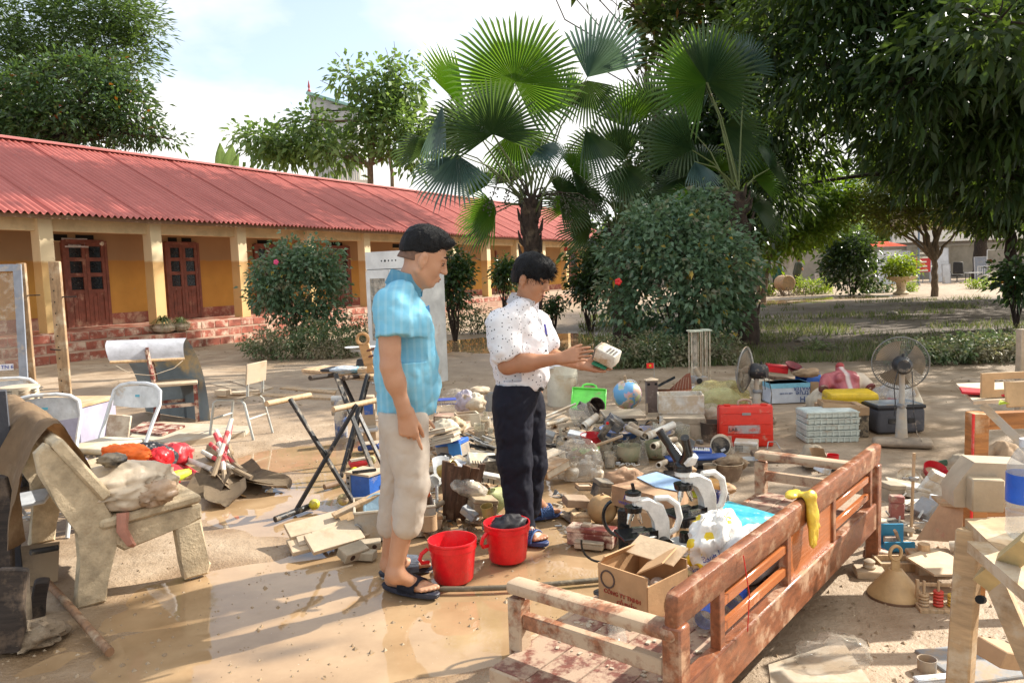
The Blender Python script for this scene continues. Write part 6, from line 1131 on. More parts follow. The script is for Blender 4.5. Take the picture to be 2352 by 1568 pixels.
    ring=[(.044*math.cos(a*.2618),.044*math.sin(a*.2618)) for a in range(24)]; m.tube([(x,0,.27+y) for x,y in ring]+[(ring[0][0],0,.27+ring[0][1])],.014,6,False); m.box((-.0,0,.14),(.085,.024,.18),bev=.008); m.prism([(-.03,0),(.03,0),(.02,.06),(-.02,.06)],-.012,.012,rot=(R(90),0,0)); m.done('head',mat('honey_wood',(.48,.27,.11),.45,.12,MUD,5,grain=(2,2,8)),t)
    for k in (0,1): m=M(); m.cyl((0,0,.12+.05*k),(.08,-.03,.125+.05*k),.009,n=8); m.done('peg',mat('peg_brown',(.12,.04,.025),.4,.1),t)
    # blue pump and beige post behind
    p=G(785,1005); t=thing('hand_pump','blue and white flanged pump tube standing behind the crossed table legs','pump',(p.x,p.y,0)); m=M(); m.lathe([(.06,0),(.06,.36),(.055,.37)],16); m.done('tube',mat('pump_blue',(.05,.09,.22),.6,.55,(.5,.46,.38),5),t)
    for z_ in (.36,.26): m=M(); m.cyl((-.075,0,z_),(.075,0,z_),.045,n=14); m.done('flange',Mt['metal'],t)
    p=G(850,1010); m=M(); m.box((0,0,.21),(.12,.10,.42),bev=.01); t=thing('speaker_box','narrow upright muddy box beside the blue pump','box',(p.x,p.y,0),R(10)); m.done('cabinet',Mt['ply'],t); m=M(); m.box((0,-.052,.3),(.08,.006,.1)); m.done('label',Mt['blue'],t)
    # balls
    for u,v,rp,mt_,lb in ((722,1158,13,Mt['yelm'],'yellow ball alone at the foot bar end'),(815,1083,11,mat('lemon',(.75,.65,.03),.45,.2,MUD,8),'brightest yellow ball touching the red ball'),(845,1086,17,mat('red_ball',(.42,.07,.045),.6,.4,(.3,.16,.1),7),'dull red ball beside the brightest yellow ball'),(853,1056,11,mat('olive_ball',(.45,.4,.2),.6,.4,MUD,7),'olive ball resting on the red lid'),(788,1147,14,mat('mud_ball',(.42,.36,.12),.6,.55,MUD,6),'mud covered yellow ball half sunk by the table leg')):
        y=(G(u,v+rp).y); r=pu(rp,y); p=P(u,v,y); m=M(); m.ball((0,0,0),r,20); t=thing('ball',lb,'ball',p,(.4,.3,u),'play balls in the mud'); m.done('skin',mt_,t); m=M(); m.tube([(r*1.002*math.cos(a*.2618),r*1.002*math.sin(a*.2618),.004*math.sin(a)) for a in range(25)],.0012,4,False); m.done('seam',mat('seam_dark',(.1,.08,.04),.8,0),t)
    m=M(); m.cyl(G(745,1118,.02),G(827,1094,.025),.021,.019,12); solo(m,'wooden_rod',mat('rod_brown',(.2,.13,.08),.7,.35),'thick brown wooden rod lying between the crossed table legs','rod')
    # plywood tablets and hollow bricks
    g=random.Random(3)
    for i,(u,v,z,rz,tl,lb) in enumerate(((728,1262,.05,28,12,'lowest plywood tablet of the fanned stack'),(745,1254,.075,24,14,'second plywood tablet up in the fanned stack'),(722,1245,.10,30,15,'topmost plywood tablet of the fanned stack'),(770,1262,.07,34,24,'plywood tablet leaning towards the hollow brick'),(785,1250,.06,37,28,'plywood tablet touching the hollow brick'))): m=M(); m.box((0,0,0),(.30,.15,.024),bev=.003); solo(m,'plywood_tablet',Mt['ply'],lb,'tablet',G(u,v)+V((0,0,z)),(R(tl),R(-4),R(rz)),'fanned plywood tablets')
    for i,(u,v,z,rz,tl,lb,s) in enumerate(((812,1285,.045,48,22,'hollow brick with two dark holes beside the plywood tablets',1),(850,1262,.03,10,6,'smaller hollow brick lying flat behind the first brick',.8),(838,1282,.02,-12,0,'solid brick half in the mud by the slipper heel',.8))):
        t=thing('brick',lb,'brick',G(u,v)+V((0,0,z)),(R(tl),0,R(rz)),'pale bricks by the tablets'); m=M(); m.box((0,0,0),(.15*s,.085*s,.055*s),bev=.004); m.done('body',Mt['stone'],t)
        if i<2:
            for k in (-1,1): m=M(); m.cyl((k*.032*s,-.0435*s,0),(k*.032*s,-.041*s,0),.016*s,n=14); m.done('hole',mat('hole_brown',(.05,.025,.015),.9,0),t)
    # clear bin with odds and ends
    p=G(905,1240); t=thing('storage_bin','clear plastic storage bin full of muddy odds behind the blue shirted man','bin',(p.x-.02,p.y+.17,0),R(12)); w,d,h=.46,.30,.17; m=M()
    for s in (-1,1): m.box((s*w/2,0,h/2),(.006,d,h)); m.box((0,s*d/2,h/2),(w,.006,h))
    m.done('wall_panels',mat('bin_plastic',(.36,.33,.28),.3,.55,(.36,.28,.19),4),t); m=M(); m.box((0,0,.005),(w,d,.008)); m.done('base',Mt['pale'],t); m=M(); m.tube([(-w/2,-d/2,h),(w/2,-d/2,h),(w/2,d/2,h),(-w/2,d/2,h),(-w/2,-d/2,h)],.009,6); m.done('rim',Mt['pale'],t)
    base=V((p.x-.02,p.y+.17,0)); w2=lambda x,y_,z_: base+Matrix.Rotation(R(12),3,'Z')@V((x,y_,z_))
    m=M(); m.lathe([(0,0),(.085,0),(.09,.012),(.08,.014),(.078,.008),(0,.008)],24); solo(m,'blue_dish',mat('paleblue_lid',(.28,.42,.52),.4,.35,MUD,6),'pale blue round lid standing inside the clear bin','lid',w2(-.09,-.02,.15),(R(60),0,R(10)))
    m=M(); m.sheet(lambda u,v:((u-.5)*.14,(v-.5)*.12,.04*(2*u-1)**2+.03*v),8,6,.005); solo(m,'orange_scoop',mat('orange_plastic',(.75,.15,.02),.4,.1),'orange plastic scoop at the corner of the clear bin','scoop',w2(.14,.05,.19),(R(20),R(10),.3))
    m=M(); m.lathe([(.06,0),(.075,.05),(.07,.1),(.05,.12),(.055,.14),(.045,.14),(.045,.1)],20); solo(m,'brown_pot',mat('brown_glaze',(.14,.09,.06),.4,.4),'rounded brown pot inside the clear bin behind his knee','pot',w2(.09,.0,.05),.2)
    m=M(); m.box((0,0,0),(.55,.05,.022),bev=.003); solo(m,'wood_strip',Mt['tan'],'pale wooden strip laid across the clear bin','strip',w2(-.10,.03,.215),(R(8),R(-16),R(30)))
    m=M(); pts=[w2(-.22+.03*math.sin(a*.9),-.17+.012*a*.2,.06+.05*math.cos(a*.9)) for a in range(16)]; m.tube(pts,.005,5); solo(m,'wire_coil',Mt['metal'],'loops of thin wire hanging on the clear bin side','wire')
    p=G(838,1150); t=thing('blue_box','blue steel box with a perforated grey corner strip','box',(p.x,p.y+.08,0),R(-32)); m=M(); m.box((0,0,.09),(.20,.16,.17),bev=.003); m.done('body',Mt['blue'],t); m=M(); m.box((-.085,-.082,.09),(.04,.006,.17)); st=m.done('corner_strip',Mt['gry'],t)
    for k in range(4): m=M(); m.cyl((-.085,-.087,.03+.04*k),(-.085,-.084,.03+.04*k),.009,n=8); m.done('hole',MATS['painted_void'],st)
    m=M(); m.box((.0,0,.182),(.22,.18,.014)); m.done('lid',Mt['ply'],t); m=M(); m.box((0,0,0),(.16,.02,.016)); solo(m,'black_bar',Mt['blkm'],'short black bar lying on the blue steel box','bar',V((p.x,p.y+.03,.20)),R(20))
    for nm,lb,u,v,z,s,rz,mt_ in (('red_tray','flat red plastic lid under the olive ball',822,1074,.03,(.16,.12,.05),20,Mt['redm']),('blue_book','thick dark blue book under the white scale plates',850,1040,.05,(.20,.16,.05),-8,mat('navy_cover',(.02,.05,.20),.5,.25)),('white_scale','white kitchen scale lying tilted on the blue book',845,1018,.12,(.18,.13,.04),12,Mt['wt']),('frame_tray','shallow wooden tray with curled paper behind his knee',868,1105,.05,(.24,.2,.035),28,Mt['ply']),('white_dish','oval white dish on the tilted kitchen scale',858,1006,.16,(.16,.12,.02),4,Mt['wt'])):
        t=thing(nm,lb,nm.split('_')[-1],G(u,v)+V((0,.05,z)),(R(rnd.uniform(-4,4)),R(rnd.uniform(-6,6)),R(rz))); m=M(); m.box((0,0,0),s,bev=min(s[2]*.45,.02),seg=2); m.done('body',mt_,t); m=M(); m.box((0,0,s[2]/2+.003),(s[0]*.8,s[1]*.8,.006)); m.done('inset',Mt['pale'],t)
tables()
# ================================================================ buckets, hose, central heap, glassware
def buckets():
    for i,(u,vb,vt,rt,lb) in enumerate(((1043,1344,1222,58,'nearer red bucket, empty, beside the blue shirted man'),(1167,1298,1183,55,'red bucket with dark cloth inside, behind the nearer bucket'))):
        y=G(u,vb-14).y; p=P(u,vb,y); h=(P(u,vt+14,y).z); r=pu(rt,y); t=thing('bucket',lb,'bucket',(p.x,y,0),R(20*i),'red buckets'); rb=r*.80
        m=M(); m.lathe([(0,.004),(rb-.006,.004),(rb,.012),(r*.965,h*.93),(r*.965,h*.935),(r*1.0,h*.94),(r*1.01,h*.985),(r*.995,h),(r*.955,h),(r*.945,h*.98),(rb-.012,.02),(0,.018)],40,cap=False); m.done('shell',mat('bucket_red',(.70,.010,.018),.32,.16,(.55,.12,.09),17,.08),t)
        m=M(); m.lathe([(r*.968,h*.80),(r*.985,h*.80),(r*.985,h*.93),(r*.966,h*.93)],40,cap=False); m.done('rim_band',MATS['bucket_red'],t)
        m=M(); m.tube([(-r*1.0,-.03,h*.82),(-r*1.22,-.05,h*.74),(-r*1.30,-.055,h*.62),(-r*1.22,-.05,h*.52),(-r*.95,-.03,h*.50)],.010,8); m.done('handle',MATS['bucket_red'],t)
        if i==0: m=M(); m.lathe([(0,h*.06),(rb*.98,h*.06)],30,cap=False); m.done('water',mat('bucket_water',(.35,.04,.03),.05,0),t)
        else:
            m=M(); crumple(m,(0,0,0),1,.35,7,60,34,(r*.75,r*.7,.06)); solo(m,'wet_cloth',mat('dark_wet_cloth',(.012,.01,.014),.5,0),'dark wet cloth lying inside the farther red bucket','cloth',(p.x+.01,y+.02,h*.80))
    pts=[G(u,v,.012) for u,v in ((985,1352),(1060,1352),(1150,1349),(1230,1344),(1300,1338),(1385,1330),(1440,1318))]; m=M(); m.tube(pts,.013,10); solo(m,'hose',mat('hose_olive',(.13,.105,.07),.6,.4,(.3,.24,.16),8),'long muddy hose lying across the wet ground before the buckets','hose')
buckets()
# ---- small builders; every one returns a thing with its parts
def bx(nm,lb,u,v,s,rot=(0,0,0),mt='pale',D=None,z=None,kind='box',group=None,cat=None,mt2=None):
    """a box-like article: kinds box (lid line), book (covers + pages), carton (flaps), case, tray, slab"""
    p=G(u,v) if D is None else P(u,v,D)
    if D is None: p=p+V((0,s[1]*.4,s[2]/2))
    if z is not None: p.z=z
    w,d,h=s; rot=tuple(R(a) for a in rot); t=thing(nm,lb,cat or nm.split('_')[-1],p,rot,group); A=Mt[mt] if isinstance(mt,str) else mt; B=(Mt[mt2] if isinstance(mt2,str) else mt2) or A; m=M()
    if kind=='book':
        m.box((0,0,h/2-.0025),(w,d,.005),bev=.001); m.box((0,0,-h/2+.0025),(w,d,.005),bev=.001); m.box((-w/2+.003,0,0),(.006,d,h)); m.done('cover',A,t); m=M(); m.box((.003,0,0),(w-.012,d-.012,h-.011)); m.done('pages',Mt['paper'],t)
    elif kind=='tray':
        m.box((0,0,-h/2+.005),(w,d,.01)); 
        for q in (-1,1): m.box((q*(w/2-.006),0,0),(.012,d,h)); m.box((0,q*(d/2-.006),0),(w-.024,.012,h))
        m.done('shell',A,t); m=M(); m.box((0,0,-h/2+.018),(w-.03,d-.03,.012)); m.jitter(.004,30); m.done('mud_fill',Mt['stone'],t)
    elif kind=='carton':
        m.box((0,0,0),(w,d,h),bev=.004); m.done('body',A,t); m=M(); m.box((0,0,h/2+.0025),(w*.985,d*.49,.004),rot=(R(2),0,0)); m.box((0,d*.25,h/2+.003),(w*.98,d*.47,.004),rot=(R(-1.5),0,0)); m.done('flap',B,t)
    elif kind=='slab': m.box((0,0,0),(w,d,h),bev=min(.004,h*.3)); bmesh.ops.subdivide_edges(m.b,edges=list(m.b.edges),cuts=2,use_grid_fill=True); m.jitter(.003,12,int(u)); m.done('board',A,t)
    else:
        m.box((0,0,-h*.14),(w,d,h*.72),bev=.005); m.done('body',A,t); m=M(); m.box((0,0,h*.36),(w*1.02,d*1.02,h*.28),bev=.005); m.done('lid',B,t)
    return t
def jar(nm,lb,u,v,r,h,rot=(0,0,0),prof=None,mt='gl',D=None,z=0.0,group=None,cat=None,fill=None,tiltz=0):
    p=G(u,v) if D is None else P(u,v,D); 
    if D is None: p=p+V((0,r,z))
    t=thing(nm,lb,cat or nm.split('_')[-1],p,tuple(R(a) for a in rot),group); prof=prof or [(0,0),(1,0),(1,1),(1.06,1.02),(1.0,1.03),(.94,1),(.94,.03),(0,.03)]; A=Mt[mt] if isinstance(mt,str) else mt
    m=M(); m.lathe([(a*r,b*h) for a,b in prof],20,cap=False); m.done('wall',A,t)
    if fill: m=M(); m.lathe([(0,.02*h),(r*.92,.02*h),(r*.92,h*fill),(0,h*fill)],18,cap=False); m.done('mud_fill',mat('silt',(.40,.29,.19),.7,.3,MUDL,8),t)
    return t
FL=[(0,0),(.55,.01),(.9,.12),(1,.3),(.9,.5),(.6,.64),(.3,.70),(.27,.98),(.33,1.0),(.24,1.0),(.22,.72),(.0,.70)]
CON=[(0,0),(.97,0),(1,.03),(.95,.1),(.42,.74),(.28,.8),(.27,.97),(.35,1.0),(.24,1.0),(.22,.82),(0,.8)]
BOT=[(0,0),(1,0),(1,.55),(.9,.66),(.4,.78),(.36,.86),(.44,.87),(.44,1),(.3,1),(.3,.86),(0,.86)]
def flask(lb,u,v,rp,rot,D=None,z=None,mt='gl'):
    """round bulb with a neck"""
    y=D or G(u,v+rp).y; r=pu(rp,y); p=P(u,v,y); t=thing('round_flask',lb,'flask',p,tuple(R(a) for a in rot),'round glass flasks in the heap'); m=M(); m.ball((0,0,0),r,20); m.done('bulb',Mt[mt],t); m=M(); m.lathe([(r*.28,r*.9),(r*.25,r*1.9),(r*.33,r*1.95),(r*.21,r*1.95),(r*.21,r*.95)],14,cap=False); m.done('neck',Mt[mt],t); return t
def tubeo(nm,lb,u0,v0,u1,v1,D0,D1,r,mt,cat=None,hollow=True,group=None):
    a,b=P(u0,v0,D0),P(u1,v1,D1); d=b-a; t=thing(nm,lb,cat or nm.split('_')[-1],a,d.to_track_quat('Z','Y').to_euler(),group); L=d.length; A=Mt[mt] if isinstance(mt,str) else mt; m=M()
    m.lathe([(r*.78,.02),(r*.8,0),(r,0),(r,L),(r*.8,L),(r*.78,L-.05)] if hollow else [(0,0),(r,0),(r,L),(0,L)],16,cap=False); m.done('pipe',A,t)
    if hollow: m=M(); m.lathe([(0,.021),(r*.79,.021)],14,cap=False); m.lathe([(0,L-.03),(r*.79,L-.03)],14,cap=False); m.done('bore',mat('bore_dark',(.05,.035,.02),.9,0),t); m=M(); m.lathe([(r*1.01,L*.1),(r*1.1,L*.1),(r*1.1,L*.16),(r*1.01,L*.16)],16,cap=False); m.done('collar',A,t)
    return t
def heap():
    g=random.Random(12)
    # low mound of silt and scraps carrying the heap
    # --- between the two men
    bx('newspaper_stack','folded stack of brown newspapers behind the blue shirted man',1040,960,(.30,.2,.055),(0,4,-12),mat('newsprint',(.30,.19,.14),.9,.35,(.45,.36,.26),8),6.8,kind='book'); bx('newspaper_stack','lower folded newspapers with curled dark edges beneath the stack',1035,982,(.3,.2,.05),(3,-6,-20),MATS['newsprint'],6.5,kind='book')
    b=bx('blue_book','blue spined book lying upside down on the newspapers',1024,921,(.19,.14,.04),(0,0,8),mat('cover_blue',(.03,.06,.32),.5,.1),7.0,kind='book'); text('BẢNG LẬT',.032,MATS['sign_white'],'lettering',b,(0,-.0715,0),(R(90),R(180),0))
    for u,v,D,s,mt_,lb in ((1046,916,7.4,(.13,.12,.09),'bag','clear wrinkled plastic bag behind the blue spined book'),(1068,922,7.2,(.09,.09,.10),mat('lavender_bag',(.42,.38,.46),.6,.3),'lavender plastic bag beside the clear bag'),(1090,924,7.2,(.11,.09,.08),'paper','crumpled muddy paper bag beside the lavender bag'),(1098,897,8.0,(.12,.10,.04),'pale','flat muddy paper heap farther back'),(1024,984,6.2,(.10,.09,.07),mat('foam_pale',(.58,.52,.40),.9,.3),'lumpy pale foam piece above the paperback stack'),(1046,978,6.3,(.08,.08,.07),mat('foam_tan',(.50,.38,.24),.9,.3),'lumpy tan foam piece next to the pale one')):
        m=M(); crumple(m,(0,0,0),1,.38,7,int(u),34,s); solo(m,'crumpled_bag' if 'foam' not in lb else 'foam_piece',Mt[mt_] if isinstance(mt_,str) else mt_,lb,'bag' if 'foam' not in lb else 'foam',P(u,v,D))
    jar('metal_can','tall grey metal can just behind the navy trousers',1127,946,.055,.20,mt='gry',D=None,z=0); jar('glass_bottle','round shouldered muddy bottle behind the man in navy',1096,985,.045,.19,prof=FL,z=.02); jar('glass_bottle','second muddy bottle pressed against the navy trousers',1116,990,.05,.17,prof=BOT,z=.01,fill=.5); jar('glass_jar','tall silt filled jar between bottle and tool bundle',1103,1050,.045,.27,fill=.8); jar('glass_bottle','clear bottle with narrow neck standing in front of the silt jar',1128,1052,.05,.24,prof=BOT,fill=.4)
    bx('muddy_box','open topped beige box behind the bottles',1072,962,(.20,.15,.11),(0,0,14),'cream',6.7,kind='tray')
    # tool bundle
    t=thing('tool_bundle','bundle of thin grey rods and black clamps spilled on the heap','tools',P(1085,1008,5.9)); 
    for k in range(16): a=V((g.uniform(-.13,.1),g.uniform(-.08,.08),g.uniform(-.02,.05))); m=M(); m.cyl(a,a+V((g.uniform(.10,.20),g.uniform(-.05,.05),-g.uniform(.03,.10)))*g.choice((1,.7)),g.uniform(.004,.008),n=6); m.done('rod',Mt['metal'] if k%3 else Mt['blk'],t)
    for k in range(5): m=M(); m.box((-.1+.06*k,-.03,-.03-.01*k),(.07,.03,.025),rot=(0,R(15),R(g.uniform(-30,30))),bev=.003); m.done('clamp',Mt['blk'],t)
    bx('black_file_box','long black ribbed box under the tool bundle',1095,1046,(.26,.08,.07),(0,8,-6),'blkm',5.7)
    t=bx('blue_carton','grey carton with a bright blue end and paperbacks on top',1040,1028,(.20,.15,.12),(0,-8,-24),mat('grey_card',(.30,.27,.23),.8,.3),5.5,mt2='blue'); m=M(); m.box((.06,-.08,-.005),(.10,.008,.10)); m.done('blue_label',mat('bright_blue',(.06,.28,.72),.5,.1),t)

    for i,(u,v,D,rz,lb) in enumerate(((1022,1012,5.4,-28,'lowest paperback on the grey carton'),(1024,1000,5.42,-20,'middle paperback with a torn mint cover'),(1012,988,5.45,-34,'topmost paperback slanting up to the trousers'))): bx('paperback',lb,u,v,(.19,.13,.028),(0,-14,rz),('paper','pale','cream')[i],D,kind='book',group='paperbacks on the carton')
    m=M(); crumple(m,(0,0,0),1,.25,5,4,34,(.07,.05,.045)); solo(m,'black_glove',mat('glossy_black',(.008,.008,.009),.25,.05),'glossy black rubber glove lump under the paperbacks','glove',P(1018,1056,5.3))
    def sheet(lb,pts,D,mt_,nm='paper_sheet',th=.004):
        q=[P(u,v,D[i] if hasattr(D,'__len__') else D) for i,(u,v) in enumerate(pts)]; c=sum(q,V((0,0,0)))/len(q); m=M(); a,b_,c_,d=[x-c for x in q]; m.sheet(lambda u,v:(a.lerp(b_,u)).lerp(d.lerp(c_,u),v)+V((0,0,.010*math.sin(4*u+3*v))),6,6,th); return solo(m,nm,Mt[mt_] if isinstance(mt_,str) else mt_,lb,'paper' if 'paper' in nm else nm.split('_')[-1],c)
    pw=mat('white_sheet',(.62,.62,.60),.7,.3,(.48,.40,.30),5); sheet('white enamel panel standing behind the gold tin',((992,1052),(1032,1046),(1032,1088),(998,1100)),(5.1,5.2,5.2,5.0),'wt','enamel_sheet',.012); sheet('lower white paper sheet drooping by his knee',((990,1090),(1025,1088),(1008,1120),(985,1112)),(4.9,4.95,4.75,4.7),pw); sheet('beige folder lying under the bluish paper',((1025,1062),(1058,1040),(1082,1060),(1040,1090)),(5.1,5.4,5.2,4.9),'cream'); sheet('bluish white printed paper on the beige folder',((1034,1066),(1056,1050),(1072,1062),(1046,1086)),(5.0,5.25,5.1,4.85),mat('print_paper',(.58,.60,.66),.6,.15)); sheet('wide grey board behind the vent box',((1056,1052),(1120,1040),(1135,1058),(1062,1076)),(5.5,5.7,5.5,5.3),'gry','grey_board',.01)
    t=bx('vent_box','white slotted ventilation box tilted on the heap',1107,1058,(.19,.13,.05),(24,8,14),'whm',5.15); 
    for k in range(9): m=M(); m.box((-.075+.018*k,-.055,.026),(.005,.035,.003)); m.done('slot',MATS['painted_void'],t)
    bx('black_tray','black muddy tray against the navy trousers',1143,1065,(.16,.13,.09),(6,-6,-10),'blkm',5.1,kind='tray')
    jar('gold_tin','small gold rimmed tin lying on its side on the heap',1012,1083,.042,.11,(68,0,62),D=4.85,mt=mat('gold_tin',(.45,.33,.10),.35,.15,MUD,8,metal=.5))
    # broken drum of old boards
    o=G(1045,1205); t=thing('broken_drum','split brown wooden drum shell leaning in the heap','drum',(o.x,o.y+.08,0),(R(14),R(10),0)); bw=mat('old_brown_wood',(.115,.06,.035),.85,.3,(.25,.17,.11),4,.35,grain=(5,5,.8))
    for k in range(6): a=-.62+k*.25; m=M(); w0,w1=.036,.030; m.at((.10*math.sin(a),-.10*math.cos(a)+.1,.0),(0,R(8*(k-2.5))*.5,a)); m.box((0,0,.19),(.052,.014,.36+.03*(k%2)),bev=.002); bmesh.ops.subdivide_edges(m.b,edges=list(m.b.edges),cuts=2,use_grid_fill=True); m.jitter(.007,16,k); m.done('stave',bw,t)
    tubeo('bone_stick','weathered grey stick slanting across the heap to his trousers',985,1172,1078,1118,4.55,4.75,.016,'stone','stick',False); tubeo('metal_strip','shiny grey metal strip upright behind the clear bin',1004,1200,1003,1115,4.55,4.65,.010,'metal','strip',False); tubeo('iron_spike','rusty iron spike upright beside the broken drum',1098,1200,1097,1105,4.6,4.7,.008,mat('rust_iron',(.12,.06,.035),.8,.3),'spike',False)
    m=M(); crumple(m,(0,0,0),1,.4,8,44,34,(.11,.05,.05)); solo(m,'torn_film',glass('torn_film',(.85,.82,.76),.7,.55),'torn muddy plastic film caught on the broken drum','film',P(1078,1120,4.55),(0,R(30),R(20)))
    t=bx('slotted_bar','white slotted plastic bar over the green lampshade',1120,1096,(.19,.05,.055),(10,10,-8),'whm',4.75)
    for k in range(4): m=M(); m.box((-.06+.035*k,-.026,-.012),(.006,.003,.03)); m.done('slot',MATS['painted_void'],t)
    p=P(1138,1150,4.75); m=M(); m.lathe([(.03,.10),(.035,.09),(.105,.0),(.10,-.004),(.03,.085)],28,cap=False); solo(m,'lampshade',mat('green_shade',(.42,.46,.20),.55,.45,(.18,.13,.08),5),'muddy yellow green enamel lampshade lying by the navy trousers','lampshade',p,(R(28),R(-38),0)); tubeo('bent_stick','brown curved handle stuck behind the green lampshade',1150,1130,1162,1085,4.85,4.9,.009,'wood','handle',False)
    bx('mud_caked_box','mud caked box behind the rear red bucket',1108,1160,(.15,.13,.10),(0,10,20),mat('caked',(.30,.22,.14),.9,.5,(.4,.31,.2)),4.5); jar('ring_tin','yellow rimmed open tin by the rear red bucket',1122,1182,.035,.06,(14,-8,0),mt=mat('yellow_rim',(.42,.30,.10),.6,.3),D=4.32); bx('grey_tape_box','grey box with a cassette shape behind the nearer bucket',1078,1178,(.10,.05,.05),(0,30,-30),'gry',4.4); jar('brown_bottle_cap','brown round pot behind the nearer red bucket',985,1215,.05,.09,mt='card',D=4.35); bx('split_log','brown split log piece beside the clear bin',1002,1195,(.06,.06,.09),(10,8,20),'wood',4.45)
    jar('green_bottle','dark green bottle half buried in the heap',1088,1160,.03,.13,(0,12,0),prof=BOT,mt=mat('bottle_green',(.01,.09,.04),.2,.2,MUD),D=4.65)
    for i in range(170):
        u=g.uniform(955,1150); v=g.uniform(960,1190); y=G(u,v).y*g.uniform(.96,1.02); p=P(u,v+14,y); 
        if p.z<.01: p.z=.01
        p.z=max(.015,p.z*.45); s=(g.uniform(.02,.11),g.uniform(.015,.07),g.uniform(.004,.04)); m=M(); SH(m,s,i); HP.append((m,p,(g.uniform(-.5,.5),g.uniform(-.5,.5),g.uniform(0,3))))
HP=[]
def SH(m,s,i):
    if i%4==1: m.cyl((-s[0],0,0),(s[0],0,0),s[2]*.5+.003,n=7)
    elif i%4==3: m.sheet(lambda u,v:((u-.5)*s[0]*1.5,(v-.5)*s[1]*1.5,.02*math.sin(5*u+i)*math.cos(4*v)),4,4,.003)
    else: m.box((0,0,0),s,bev=.003); m.jitter(.006,18,i)
heap()
def glassware():
    g=random.Random(21)
    # --- right of the navy trousers
    t=thing('water_barrel','white plastic barrel standing behind the glassware heap','barrel',G(1295,936)+V((0,.17,0))); m=M(); m.lathe([(0,0),(.165,0),(.172,.02),(.172,.42),(.165,.45),(.165,.46),(.155,.46),(.15,.44),(.15,.05)],28,cap=False); m.done('shell',mat('barrel_cream',(.60,.58,.48),.45,.3,(.5,.42,.3),3),t); m=M(); m.lathe([(.172,.33),(.178,.33),(.178,.36),(.172,.36)],28,cap=False); m.done('hoop',MATS['barrel_cream'],t); m=M(); m.box((.0,.0,.475),(.36,.22,.012),rot=(R(6),R(-8),R(15))); solo(m,'notebook',mat('pad_white',(.62,.62,.66),.6,.1),'pad of paper lying across the barrel mouth','notebook',t.location)
    tubeo('bamboo_pole','muddy pole leaning away behind the white barrel',1345,928,1310,858,7.9,9.0,.03,'stone','pole',False)
    t=thing('green_tray','bright green plastic tray lid with a handle propped on the heap','lid',P(1352,918,7.4),(R(52),R(4),R(-8))); m=M(); m.box((0,0,0),(.33,.24,.01),bev=.004)
    for s in (-1,1): m.box((s*.163,0,.012),(.012,.24,.03),bev=.004); m.box((0,s*.117,.012),(.314,.012,.03),bev=.004)
    m.done('tray',Mt['grn'],t); m=M(); m.tube([(-.075,.12,.01),(-.06,.155,.01),(-.03,.168,.01),(.03,.168,.01),(.06,.155,.01),(.075,.12,.01)],.011,8); m.done('handle',Mt['grn'],t)
    # globe
    y=7.75; r=pu(34,y); t=thing('globe','school globe with pale blue seas and coloured continents','globe',P(1440,906,y),(R(12),R(-16),R(30))); gm,nt,out=newmat('globe_map'); c=coords(nt,'Object',False); n=nz(nt,c,5.5,7,.55); n2=nz(nt,c,13,3,.5); vo=nt.nodes.new('ShaderNodeTexVoronoi'); vo.inputs['Scale'].default_value=19; nt.links.new(c,vo.inputs[0]); hs=nt.nodes.new('ShaderNodeHueSaturation'); hs.inputs['Saturation'].default_value=.75; hs.inputs['Value'].default_value=.8; nt.links.new(vo.outputs['Color'],hs.inputs['Color']); lc=mixc(nt,.55,hs.outputs[0],(.62,.45,.30)); col=mixc(nt,ramp(nt,n,.47,.485),(.14,.38,.66),lc); col=mixc(nt,ramp(nt,nz(nt,c,4,5,.7),.66,.76),col,(.5,.45,.38)); pbsdf(nt,out,col,.4)
    m=M(); m.ball((0,0,0),r,32); m.done('sphere',gm,t); m=M(); m.cyl((0,0,r),(0,0,r+.07),.014,n=10); m.done('axis_pin',Mt['tan'],t); m=M(); m.tube([(r*1.05*math.sin(a),-.0,r*1.05*math.cos(a)) for a in [x*.2-.1 for x in range(16)]],.007,6); m.done('meridian_arm',mat('arm_clear',(.6,.65,.7),.3,.2),t)
    # model tower with flag
    y=7.45; p=P(1497,945,y); t=thing('tower_model','small square brown flag tower model with a red flag on top','model',(p.x,y,max(0,p.z))); tm=mat('model_brown',(.16,.115,.10),.7,.3,(.3,.24,.2),9); h=.31
    m=M(); m.box((0,0,h/2),(.105,.105,h)); 
    for k in range(7): m.box((-.045+.015*k,-.053,h/2-.01),(.005,.004,h-.03))
    m.done('shaft',tm,t); m=M(); m.prism([(-.06,-.06),(.06,-.06),(.06,.06),(-.06,.06)],h,h+.008); m.lathe([(.075,h+.008),(.0,h+.03)],4,cap=False); m.done('roof',Mt['pale'],t)
    for s in (-1,1): m=M(); m.box((s*.035,-.054,h-.03),(.025,.004,.022)); m.done('window',MATS['painted_void'],t)
    m=M(); m.cyl((.03,0,h),(.03,0,h+.17),.0035,n=6); m.done('flag_pole',Mt['metal'],t); m=M(); m.box((-.008,0,h+.145),(.07,.003,.05)); f=m.done('flag',mat('flag_red',(.75,.012,.01),.6,0),t); m=M(); st=[]
    for k in range(10): rr=.018 if k%2==0 else .0075; a=math.pi/2+k*math.pi/5; st.append((rr*math.cos(a),rr*math.sin(a)))
    m.prism(st,0,.002,rot=(R(90),0,0),c=(-.008,-.002,h+.145)); m.done('star',mat('flag_yellow',(.8,.55,.02),.6,0),f)
    for s in (-1,1): m=M(); m.box((s*.06,-.07,.04),(.02,.02,.11)); m.done('gate_post',Mt['wood'],t)
